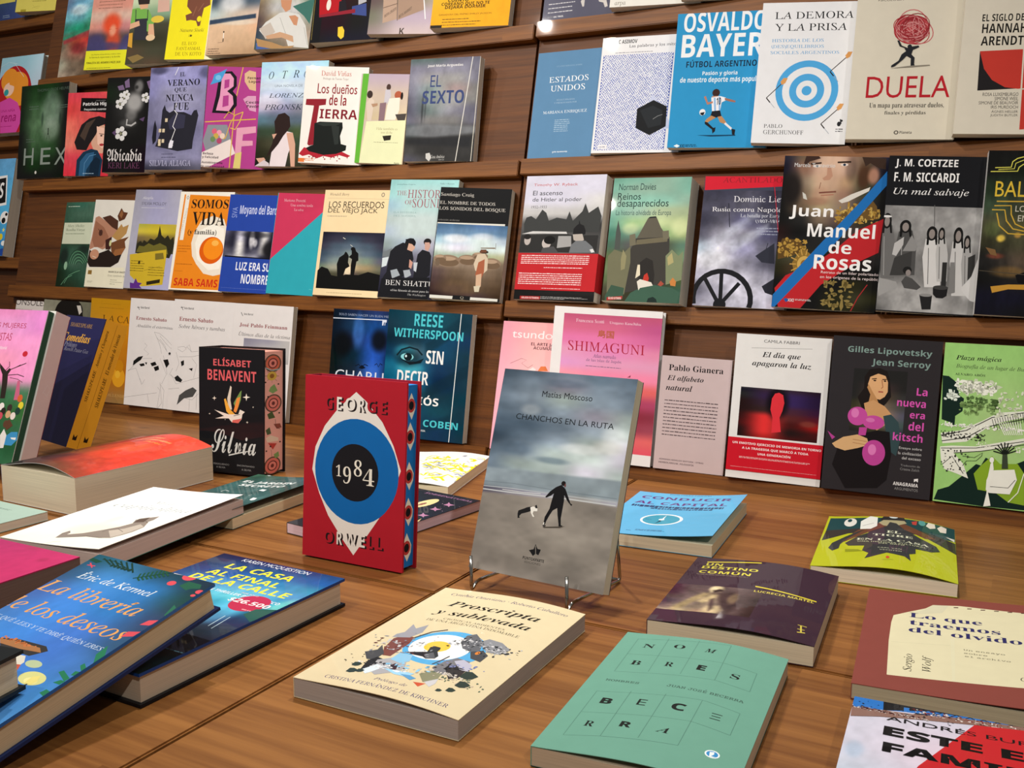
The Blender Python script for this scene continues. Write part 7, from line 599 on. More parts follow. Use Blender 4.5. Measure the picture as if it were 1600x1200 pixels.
{'t':29.1,'gloss':0,'page':'1b6cb0','cover':'a01b28','spine':'9a1e28','group':'books laid out on the table','name':'hardcover_book','g':0.85,'sops':[('FILL','1770bc'),('P','e8e0d0',[13.4,169.4,23.2,155.3,22.3,147.2,15.0,137.0,6.0,149.8,6.2,157.9]),('E','b8403c',13.6,152.7,7.9,8.0),('E','17161a',13.6,152.7,4.9,4.9),('P','e8e0d0',[13.3,124.6,23.2,110.1,22.3,102.0,14.9,92.0,5.9,105.3,6.1,113.4]),('E','b8403c',13.5,107.8,7.9,8.1),('E','17161a',13.5,107.8,4.9,5.0),('P','e8e0d0',[13.7,83.4,23.7,68.5,22.7,60.3,15.3,50.5,6.3,64.1,6.5,72.3]),('E','b8403c',13.9,66.5,7.9,8.2),('E','17161a',13.9,66.5,4.9,5.0),('P','e8e0d0',[12.5,42.8,22.4,27.4,21.5,19.2,14.1,9.7,5.0,23.6,5.2,31.9]),('E','b8403c',12.6,25.7,7.9,8.2),('E','17161a',12.6,25.7,5.0,5.0),('P','e8e0d0',[14.3,202.7,22.8,189.5,22.5,183.1,15.8,172.2,6.8,185.3,7.1,191.5]),('E','b8403c',14.4,188.3,7.9,8.0),('E','17161a',14.4,188.3,4.9,4.9)],'kind':'hardcover','label':'red hardcover with a big blue and black eye,standing upright on the table','o':[-0.7564,0.9068,0.0007],'R':[[0.99993,0.01224,0.0],[-0.00081,0.06581,0.99783],[0.01221,-0.99776,0.06582]],'w':142.6,'h':215.0,'ops':[('P','d6d0c8',[73.5,199.7,87.9,189.8,110.6,168.1,126.6,142.4,137.1,115.5,126.2,86.0,113.7,64.2,94.6,37.5,74.6,10.2,58.5,26.7,37.0,52.1,23.4,77.0,12.5,104.3,16.6,131.4,29.6,157.1,45.3,175.3,58.7,187.5]),('E','0f5c9e',75.5,107.6,58.9,58.9),('E','0f5c9e',75.5,108.0,58.4,60.9),('E','17161a',74.1,106.5,32.9,33.3),('T','d8d2c4','r','1',47.3,100.0,54.6,113.4,0,0),('T','d8d2c4','r','9',57.5,92.7,68.6,112.6,0,0),('T','d8d2c4','r','8',72.7,102.7,83.9,121.7,0,0),('T','d8d2c4','r','4',85.4,93.6,101.3,113.1,0,0),('T','1c1416','K','G',31.5,175.8,42.6,191.3,0,0),('T','a01b28','S','G',29.8,177.1,40.1,192.1,0,0),('T','1c1416','K','E',48.1,175.7,55.9,191.4,0,0),('T','d6d0c8','S','E',46.5,177.0,53.4,192.2,0,0),('T','1c1416','K','O',60.2,176.4,74.9,191.4,0,0),('T','d6d0c8','S','O',58.6,177.7,72.4,192.2,0,0),('T','1c1416','K','R',78.9,176.2,88.3,191.5,0,0),('T','d6d0c8','S','R',77.3,177.5,85.8,192.3,0,0),('T','1c1416','K','G',91.0,176.6,103.7,191.6,0,0),('T','a01b28','S','G',89.4,177.9,101.3,192.4,0,0),('T','1c1416','K','E',109.2,176.5,117.7,191.6,0,0),('T','a01b28','S','E',107.7,177.7,115.3,192.4,0,0),('T','1c1416','K','O',32.7,18.6,47.3,33.2,0,0),('T','a01b28','S','O',31.0,19.8,44.7,33.9,0,0),('T','1c1416','K','R',51.8,18.6,60.7,33.9,0,0),('T','d6d0c8','S','R',50.2,19.7,58.1,34.6,0,0),('T','1c1416','K','W',63.4,20.4,81.2,34.3,0,0),('T','d6d0c8','S','W',61.7,21.5,78.7,35.0,0,0),('T','1c1416','K','E',84.3,19.9,92.9,35.1,0,0),('T','d6d0c8','S','E',82.7,21.1,90.4,35.8,0,0),('T','1c1416','K','L',96.9,20.3,104.0,35.5,0,0),('T','a01b28','S','L',95.3,21.4,101.5,36.2,0,0),('T','1c1416','K','L',108.4,20.9,116.8,35.9,0,0),('T','a01b28','S','L',106.9,22.1,114.4,36.6,0,0)]},
{'t':16.0,'page':'d8d2bc','cover':'dddddd','group':'books laid out on the table','g':1.05,'back':'1c2c44','label':'grey seascape paperback of a man with a dog,propped on a wire stand','o':[-0.5235,0.8912,0.0205],'R':[[0.9985,-0.05469,0.0],[0.01804,0.32941,0.94402],[-0.05163,-0.9426,0.3299]],'w':160.3,'h':219.9,'ops':[('G',0.0,0.0,160.3,219.9,1.3,'456 567 678 678 567/567 789 889 789 678/678 89a 9aa 89a 789/567 678 89a 99a abb/456 456 678 9ab bcc/345 567 89a abb ccd/567 89a abb cdd ccd/678 9aa abb ccd bcc/678 89a 9aa bcc abb/556 889 99a aaa aab/877 988 988 998 998/877 988 888 888 887/766 877 877 877 877/877 766 877 766 876/665 776 766 766 766/655 665 655 665 665',[('b','3c5064',30.9,133.6,23.4,8.6,0.5),('b','dce0dc',139.6,146.0,21.1,8.2,0.6),('b','4c6274',119.0,218.6,21.8,10.2,0.4),('b','e4eaec',109.2,140.9,27.1,6.6,0.55),('b','dde4e8',144.6,158.3,15.8,9.8,0.5),('b','40566a',77.3,208.4,30.1,5.2,0.4),('b','4a6074',78.0,125.3,22.4,4.0,0.5),('b','d0d8dc',42.1,177.1,13.7,6.9,0.4),('p','8796a0',0.95,1.2,[-21.9,108.8,-17.5,88.8,184.1,94.5,180.6,114.9]),('p','8d8780',1,1,[-24.1,80.4,37.2,83.9,113.6,87.8,167.8,88.0,184.8,-8.0,3.6,-43.3]),('b','6e6963',52.0,12.9,37.4,9.7,0.5),('b','a29c94',102.6,48.0,39.3,9.6,0.5),('b','77716b',120.5,3.6,34.9,10.9,0.5)],0.2,(4,11)),('T','181c20','s','Matías Moscoso',52.4,192.3,112.8,198.8,0,1),('T','181c20','s','CHANCHOS EN LA RUTA',25.0,165.5,142.4,171.6,0,1),('L','c4c9cc',1.2,[-0.0,85.2,36.8,85.9,94.8,88.1,158.8,88.9]),('L','b4bcc2',0.8,[-0.0,88.6,35.8,90.3,94.2,91.1,158.3,92.1]),('L','d0d4d4',0.7,[24.3,87.7,48.3,87.8,71.6,89.3]),('L','6e7c86',0.5,[-0.0,93.8,34.7,95.7,93.4,95.3,158.4,96.0]),('P','17171a',[88.0,98.5,94.0,101.8,99.4,98.3,102.2,93.7,107.8,84.4,110.4,83.2,109.2,81.8,103.6,86.4,99.4,91.6,100.0,85.8,100.0,79.1,99.8,67.4,101.2,60.2,98.8,59.8,95.5,70.1,93.7,77.4,89.0,74.2,86.2,68.8,83.7,62.5,82.6,58.2,80.7,57.9,81.0,66.3,84.9,75.3,85.8,83.8,86.9,91.6,83.3,88.6,78.9,86.3,77.5,86.9,82.3,93.5]),('E','1c1818',96.2,103.5,2.6,2.5),('E','6a3c3a',98.4,101.6,0.9,2.0),('L','e8e8e4',1,[80.9,58.2,81.2,60.5]),('P','17171a',[79.9,57.4,84.0,58.0,83.5,56.6,81.1,56.2]),('P','17171a',[98.3,60.2,103.0,60.5,102.7,59.2,99.0,59.0]),('P','1c1c1e',[48.4,68.3,53.8,70.8,58.2,73.1,63.8,74.8,65.6,70.8,60.2,68.3,52.9,65.5,50.5,62.6,51.8,61.1,49.1,60.2,48.1,64.8]),('P','e8e6e0',[62.1,73.7,65.7,75.0,70.9,73.3,71.0,70.7,66.7,70.1,66.2,67.5,68.8,64.5,66.9,64.2,63.8,68.0]),('P','1c1c1e',[67.4,76.1,69.1,77.2,70.7,74.1,68.6,73.3]),('P','4a443e',[80.2,55.8,105.9,60.1,100.7,57.6,82.3,54.8]),('P','1a1a1c',[75.9,37.0,79.1,32.5,83.0,32.3,82.5,29.8,81.3,26.2,77.8,27.3,75.0,24.3,71.4,27.9,69.1,29.5,74.5,31.4]),('L','8a857e',0.7,[76.2,35.4,78.0,26.5]),('T','1a1a1c','S','PUNTOAPARTE',63.5,19.3,89.1,22.8,0,1),('T','4a4642','s','EDICIONES',66.5,16.7,85.6,17.7,0,1)]},
{'t':58.0,'page':'c88a7c','cover':'17171a','group':'books laid out on the table','name':'hardcover_book','g':0.8,'sops':[('FILL','e0a496'),('E','5a4a3c',28.6,178.2,22.5,14.3),('E','c86850',28.6,178.2,19.0,12.2),('E','5a2c28',28.6,178.2,12.9,8.2),('E','d88478',28.6,178.2,10.3,6.6),('E','6a3430',28.6,178.2,4.3,3.1),('E','5a4a3c',29.8,114.1,22.6,14.4),('E','d07468',29.8,114.1,19.1,12.3),('E','5a2c28',29.8,114.1,13.0,8.2),('E','d88478',29.8,114.1,10.4,6.7),('E','6a3430',29.8,114.1,4.3,3.1),('E','5a4a3c',27.6,13.6,22.7,14.5),('E','d07468',27.6,13.6,19.2,12.5),('E','5a2c28',27.6,13.6,13.0,8.3),('E','d88478',27.6,13.6,10.4,6.8),('E','6a3430',27.6,13.6,4.3,3.1),('L','8ab0b0',1.6,[9.2,171.8,26.1,166.9,47.7,168.1]),('P','7a9a5c',[22.0,140.4,32.6,144.7,41.3,133.7,28.4,129.7,17.7,134.4]),('P','4a5a34',[13.7,97.8,26.4,101.6,35.0,90.4,17.9,89.7]),('E','c8a848',26.1,158.0,12.9,7.1),('E','8a5c28',26.1,158.0,6.0,3.6),('L','6a5a30',0.6,[38.2,157.1,45.1,156.7]),('L','6a5a30',0.6,[34.7,152.3,39.6,149.0]),('L','6a5a30',0.6,[26.2,150.8,26.2,146.7]),('L','6a5a30',0.6,[17.8,153.5,13.0,151.0]),('L','6a5a30',0.6,[14.3,158.8,7.6,159.2]),('L','6a5a30',0.6,[17.7,163.6,12.9,166.8]),('L','6a5a30',0.6,[26.1,165.1,26.0,169.2]),('L','6a5a30',0.6,[34.6,162.5,39.4,165.1]),('P','e0c8b0',[9.6,60.0,22.3,63.5,43.9,56.9,44.0,51.6,13.8,53.0]),('P','b8443c',[15.9,51.5,39.6,48.3,28.8,39.4]),('P','4c5c3c',[9.5,72.8,20.1,76.6,24.4,65.8,13.8,64.6]),('P','8a4a3c',[30.8,80.5,48.2,79.8,52.6,72.8,39.5,71.7]),('L','4a2c28',0.8,[35.1,87.8,37.3,74.6,48.2,70.7]),('P','7a9a5c',[31.0,31.3,44.0,34.6,46.3,26.4,35.4,24.1]),('L','3a2420',0.6,[24.5,40.0,26.7,26.7]),('E','2a1c1a',43.5,143.9,2.2,1.3),('E','2a1c1a',9.3,149.0,2.1,1.3),('E','2a1c1a',15.7,125.7,2.1,1.3),('E','2a1c1a',45.9,97.0,2.2,1.3),('E','2a1c1a',11.8,39.2,2.1,1.3),('E','2a1c1a',48.4,49.7,2.2,1.3),('E','2a1c1a',22.4,45.4,2.1,1.3)],'kind':'hardcover','label':'black hardcover with a swallow and pink tattooed page edges,standing by the thick red book','o':[-1.1944,1.1915,0.0007],'R':[[0.99337,0.11496,0.0],[-0.00606,0.05238,0.99861],[0.1148,-0.99199,0.05273]],'w':124.9,'h':200.6,'ops':[('T','c8585c','S','ELÍSABET',28.2,171.7,100.7,185.4,0,0),('T','c8585c','S','BENAVENT',16.7,148.5,110.6,165.5,0,0),('P','c8c0b0',[61.3,141.2,63.8,138.8,61.3,118.2,64.3,103.0,58.1,102.6,55.1,120.3]),('P','d8a03c',[48.9,118.7,52.0,120.1,61.2,102.8,70.5,95.7,61.2,92.5,53.5,99.7]),('P','6a8a4c',[67.4,113.5,79.7,132.1,82.8,134.8,81.3,119.5,73.6,101.1]),('P','d8843c',[73.6,121.5,80.3,124.5,76.7,108.9,72.0,98.4,67.4,100.6]),('P','d8d0c4',[30.1,100.7,58.1,94.9,76.6,96.2,79.7,104.0,85.8,101.9,88.9,100.8,84.3,96.7,82.8,88.9,76.6,82.1,64.3,82.5,58.1,88.5,31.6,86.6,48.8,91.7]),('P','c86058',[64.3,82.5,76.6,82.1,83.4,90.2,76.6,88.5,65.9,86.4]),('L','2a2420',0.8,[67.4,93.0,79.7,96.4]),('P','e0d8c8',[30.2,122.9,31.0,120.1,34.5,119.6,31.0,118.6,30.1,115.7,29.3,118.5,25.7,119.0,29.3,120.0]),('P','e0d8c8',[91.9,130.5,93.4,125.8,99.2,124.9,93.4,123.3,91.9,118.4,90.5,123.1,84.6,124.0,90.5,125.6]),('P','e0d8c8',[20.6,95.1,21.0,93.9,22.5,93.7,21.0,93.3,20.6,92.0,20.2,93.2,18.7,93.4,20.2,93.9]),('P','e0d8c8',[93.5,86.6,94.0,85.0,95.9,84.8,94.0,84.2,93.5,82.5,93.0,84.1,91.0,84.4,93.0,85.0]),('P','e0d8c8',[104.7,111.1,105.1,109.9,106.5,109.7,105.1,109.3,104.7,108.0,104.3,109.2,102.9,109.4,104.3,109.8]),('P','e0d8c8',[51.3,87.2,51.5,86.4,52.5,86.3,51.5,86.0,51.3,85.1,51.0,85.9,50.0,86.1,51.0,86.4]),('T','c8c8c4','c','Silvia',23.4,32.0,110.0,70.2,0,0),('L','c8c8c4',2,[58.0,29.1,79.7,34.8,107.2,40.9,104.2,38.1]),('T','8a8a8a','s','PERSIGUIENDO',28.3,12.8,58.7,14.3,0,1),('T','8a8a8a','s','A SILVIA',33.6,7.5,51.1,9.5,0,1),('T','8a8a8a','s','ENCONTRANDO',74.2,13.5,107.3,15.0,0,1),('T','8a8a8a','s','A SILVIA',82.8,6.8,101.2,9.3,0,1)]},
{'t':41.8,'page':'dcae4c','cover':'23234e','group':'books laid out on the table','name':'boxed_book_set','sops':[('FILL','eaa92e'),('L','a8701c',0.7,[22.6,219.3,20.1,0.0]),('TV','3a2408','I','SHAKESPEARE   Antonio y Cleopatra',6.5,80,13,205),('TV','3a2408','I','SHAKESPEARE   El mercader de Venecia',27,75,33.5,205),('P','2a1c10',[7,14,14,14,14,24,10.5,19,7,24]),('P','2a1c10',[27,14,34,14,34,24,30.5,19,27,24])],'kind':'slab','label':'thick boxed pair of plays with a navy front and two mustard spines,leaning left','o':[-1.547,1.13,0.0167],'R':[[0.97404,-0.22638,0.0],[0.08225,0.35387,0.93167],[-0.21091,-0.90748,0.36331]],'w':145.3,'h':223.4,'ops':[('T','b08840','r','SHAKESPEARE',25.6,204.7,106.4,210.4,0,1),('T','e0a838','I','Comedias',12.8,182.7,113.0,187.1,0,1),('T','8a8a9c','i','Prólogo',24.1,169.5,71.9,171.7,0,1),('T','8a8a9c','i','Ramón Pastor Gea',29.4,162.7,119.4,163.6,0,1)]},
{'t':13.0,'page':'23402f','cover':'dddddd','group':'books laid out on the table','kind':'slab','label':'pink paperback painted with a bare tree and people in a park,green edge','o':[-1.532,0.9226,0.0247],'R':[[0.98595,0.16703,0.0],[-0.06298,0.37176,0.92619],[0.1547,-0.91318,0.37706]],'w':152.7,'h':249.4,'ops':[('G',0.0,0.0,152.7,249.4,1.5,'d8b d8b d8c/e9c d9c d8c/e8c e9c e9c/e8b e9b e9c/d7a e8b e9c/364 364 475/253 364 363/363 253 364/264 364 253/253 264 364',[],0.06,(20,20)),('T','b0405c','s','LAS MUJERES',44.5,216.0,116.1,227.0,0,0),('T','b0405c','s','ARTISTAS',43.7,197.0,92.5,209.9,0,0),('T','f0d8e4','S','Editorial',71.4,182.3,87.8,187.5,0,0),('E','c02838',127.4,176.5,5.1,4.7),('P','2c2420',[99.5,102.2,96.2,125.6,92.3,141.1,84.3,151.3,81.8,159.2,98.7,146.7,103.5,152.2,107.5,149.8,103.5,141.7,106.7,126.1,109.0,102.8]),('L','2c2420',1.4,[98.7,146.7,113.1,152.7,134.5,161.6]),('L','2c2420',1.2,[95.5,146.6,102.7,154.8,100.3,162.7]),('L','2c2420',1.2,[102.3,140.3,122.5,142.6,136.3,139.4]),('L','2c2420',1,[110.3,151.2,124.2,158.5]),('L','2c2420',0.8,[108.3,136.7,124.9,134.9,135.9,130.2]),('L','2c2420',1,[93.9,141.2,81.8,159.2]),('P','c06080',[127.1,101.2,125.7,132.3,130.4,132.6,138.1,101.8]),('E','e8e0dc',106.6,89.7,5.1,6.1),('E','3a2c28',123.2,88.1,5.0,6.1),('E','c86030',138.9,104.5,5.0,6.1),('E','d8c838',143.9,93.2,5.0,6.1),('E','2a2420',112.1,82.2,5.0,6.1),('E','c8a078',123.1,77.8,5.0,6.1),('E','203c34',140.3,84.0,5.0,6.1),('E','5a4030',123.1,62.4,5.0,6.0),('E','e0d4cc',133.3,75.8,5.0,6.0),('E','c04c5c',108.2,74.3,5.0,6.1),('P','3c8cc0',[127.7,42.3,137.8,50.6,150.2,51.4,152.7,39.1,144.3,29.5,128.4,29.6]),('P','e8e8e4',[138.9,41.8,149.7,42.5,149.3,38.7,141.2,39.4]),('P','e0dcd8',[117.5,44.1,122.3,54.6,130.0,45.0,129.9,24.7,123.7,24.2]),('P','5a3c2c',[118.4,62.1,128.6,70.4,137.9,60.8,127.7,52.5])]},
{'t':32.0,'page':'c0a8a4','cover':'e2e2dc','group':'books laid out on the table','sops':[('FILL','dcc4c0'),('P','8a3040',[31,0,32,0,32,249,31,249]),('L','e0d4d0',0.8,[12,120,18,135,26,130,22,118,12,122])],'kind':'slab','label':'mauve spined book leaning behind the pink one,white top edge','o':[-1.5372,0.9527,0.0122],'R':[[0.98595,0.16703,0.0],[-0.06298,0.37176,0.92619],[0.1547,-0.91318,0.37706]],'w':154.7,'h':253.4,'ops':[]},
{'t':52.7,'page':'d8cdb4','cover':'dddddd','group':'books laid out on the table','bow':(0.012,0.0),'dirty':1,'label':'very thick book with a red and black cover,lying on the left of the table','o':[-1.2971,0.865,0.0007],'R':[[0.99972,-0.02364,0.0],[0.02364,0.99972,-0.0],[0.0,0.0,1.0]],'w':162.3,'h':245.5,'ops':[('G',0.0,0.0,162.3,245.5,1.5,'954 c43 d43 e54/843 b33 d43 e54/632 b43 c43 d43/432 843 d43 d43/322 533 a43 c43/222 322 643 943',[('b','e86448',108.2,145.1,24.5,29.7,0.6)],0.12,(20,20)),('T','e8a050','i','Thérèse',83.1,180.9,122.1,184.2,0,1),('D','e09060',43.5,216.7,131.1,189.3,2,0.6)]},
{'t':19.7,'gloss':0,'page':'a39690','cover':'eeece6','group':'books laid out on the table','back':'3c7c70','bow':(0.0,0.006),'label':'white paperback with a faint pencil drawing of a reclining figure','o':[-1.0399,0.6864,0.0125],'R':[[0.99662,0.08215,0.0],[-0.08214,0.99648,0.01663],[0.00137,-0.01658,0.99986]],'w':152.9,'h':242.5,'ops':[('G',0.0,0.0,152.9,242.5,2,'eee eee eee/eee eee eee/eee eed eed/eed eed eed',[('b','c9cacc',70.7,103.7,8.1,19.8,0.55),('b','cfc4b8',84.5,60.7,44.9,26.9,0.4)],0,(20,20)),('T','a8aeac','i','Mila',60.0,176.2,93.3,186.2,0,1),('T','a0a8a6','i','capitolina',19.4,152.2,142.6,158.3,0,1),('P','8a7f76',[62.8,21.6,55.7,38.2,56.9,48.7,64.3,41.9,65.8,35.9,80.4,45.6,94.9,65.2,103.3,79.0,107.6,94.8,99.0,108.8,108.4,120.1,118.5,128.1,123.4,112.2,122.9,104.9,136.3,83.2,137.9,64.0,135.1,49.8,130.1,38.1,116.1,35.2,95.7,35.9,78.9,28.6]),('P','b8aea2',[103.1,62.0,115.6,74.2,121.2,93.7,134.0,85.6,135.3,64.1,131.7,48.3,127.8,40.3]),('L','4a423c',0.8,[65.4,22.7,77.4,29.9,93.4,38.1,119.4,36.6]),('L','4a423c',0.6,[59.0,33.0,57.6,45.6,64.3,41.9]),('L','4a423c',0.7,[98.6,56.8,98.3,66.7,108.7,71.2,125.5,61.8]),('L','4a423c',0.7,[105.2,97.2,107.9,112.6,126.7,99.6]),('P','5a4c44',[106.1,97.6,100.1,112.8,109.2,121.9,117.6,102.6]),('L','6a625a',0.6,[70.4,2.8,74.9,9.7,81.6,12.6])]},
{'t':40.0,'gloss':0,'page':'5a4a44','cover':'a82c58','group':'books laid out on the table','kind':'slab','label':'magenta covered thick book at the left edge of the table','o':[-1.0122,0.4629,0.0007],'R':[[0.99999,0.00421,0.0],[-0.00421,0.99998,0.0049],[2e-05,-0.0049,0.99999]],'w':140.0,'h':200.0,'ops':[('G',0.0,0.0,140.0,200.0,3,'a36 b36/b36 b36/a25 b36',[('b','8c2848',115.5,174.8,7.3,6.7,0.4),('b','94404c',71.4,199.7,13.6,10.8,0.3)],0.05,(20,20))]},
{'t':11.9,'gloss':0,'cover':'a3bcb0','group':'books laid out on the table','label':'small pale green paperback at the left edge of the table','o':[-1.2967,0.6337,0.0007],'R':[[0.99962,-0.02749,0.0],[0.02749,0.99962,-0.0],[0.0,0.0,1.0]],'w':140.0,'h':200.0,'ops':[('D','6a807a',65.7,175.5,104.5,180.2,2,0.6)]},
{'t':14.9,'page':'d8c8a4','cover':'2f5558','group':'books laid out on the table','bow':(0.0,0.012),'label':'teal paperback with white hand drawn lettering,tucked behind the white one','o':[-1.0396,0.9115,0.0007],'R':[[0.99896,0.04566,0.0],[-0.04566,0.99896,0.0],[0.0,-0.0,1.0]],'w':134.1,'h':210.0,'ops':[('G',0.0,0.0,134.1,210.0,2,'354 355 456/355 466 355/355 355 466/244 355 355',[],0.25,(10,10)),('T','e8ecec','S','EL JARDÍN',11.6,162.6,103.8,167.9,0,1),('T','e8ecec','S','SECRETO',21.2,143.0,101.9,148.1,0,1),('L','dfe6e6',1.2,[23.4,100.8,24.0,109.5,34.0,106.2]),('P','dfe6e6',[76.3,119.6,76.3,127.8,86.9,125.0,89.9,114.3]),('P','dfe6e6',[109.2,62.1,104.9,74.9,116.3,69.4,122.0,57.5,117.4,55.1]),('P','dfe6e6',[16.6,210.0,16.3,210.0,25.4,210.0,22.9,206.6]),('P','dfe6e6',[69.9,210.0,69.9,210.0,80.2,210.0,75.9,210.0]),('L','dfe6e6',1,[84.9,87.9,87.3,93.0]),('L','9cb4b4',0.5,[34.2,171.0,80.9,194.8])]},
{'t':13.9,'page':'b09ca4','cover':'23242c','group':'books laid out on the table','label':'black paperback with mauve flowers and a cream shape,lying behind the red hardcover','o':[-0.8351,0.9409,0.0007],'R':[[0.99188,-0.12717,0.0],[0.12717,0.99188,-0.0],[0.0,0.0,1.0]],'w':132.5,'h':236.2,'ops':[('T','8a6484','S','SOBRENATURAL',42.9,220.1,128.6,226.1,0,1),('E','e0cc94',80.8,178.6,10.6,26.4),('E','8a5a4c',80.0,172.8,3.5,9.0),('P','b07c9c',[105.6,186.7,107.2,194.2,103.2,201.8,111.4,195.3,119.5,195.0,116.3,188.5,119.1,182.3,113.5,186.4]),('P','b07c9c',[105.1,158.6,106.6,165.8,102.7,173.1,110.8,166.9,118.8,166.8,115.7,160.4,118.4,154.5,112.9,158.4]),('P','b07c9c',[112.0,126.1,113.5,133.1,109.7,140.0,117.6,134.2,125.4,134.2,122.3,128.1,125.0,122.4,119.6,126.0]),('S','c8a8bc',46.1,142.8,184.8,201.6,26,1.6,12),('P','e0cc94',[127.9,109.5,126.3,117.7,132.5,105.8,132.5,101.3])]},
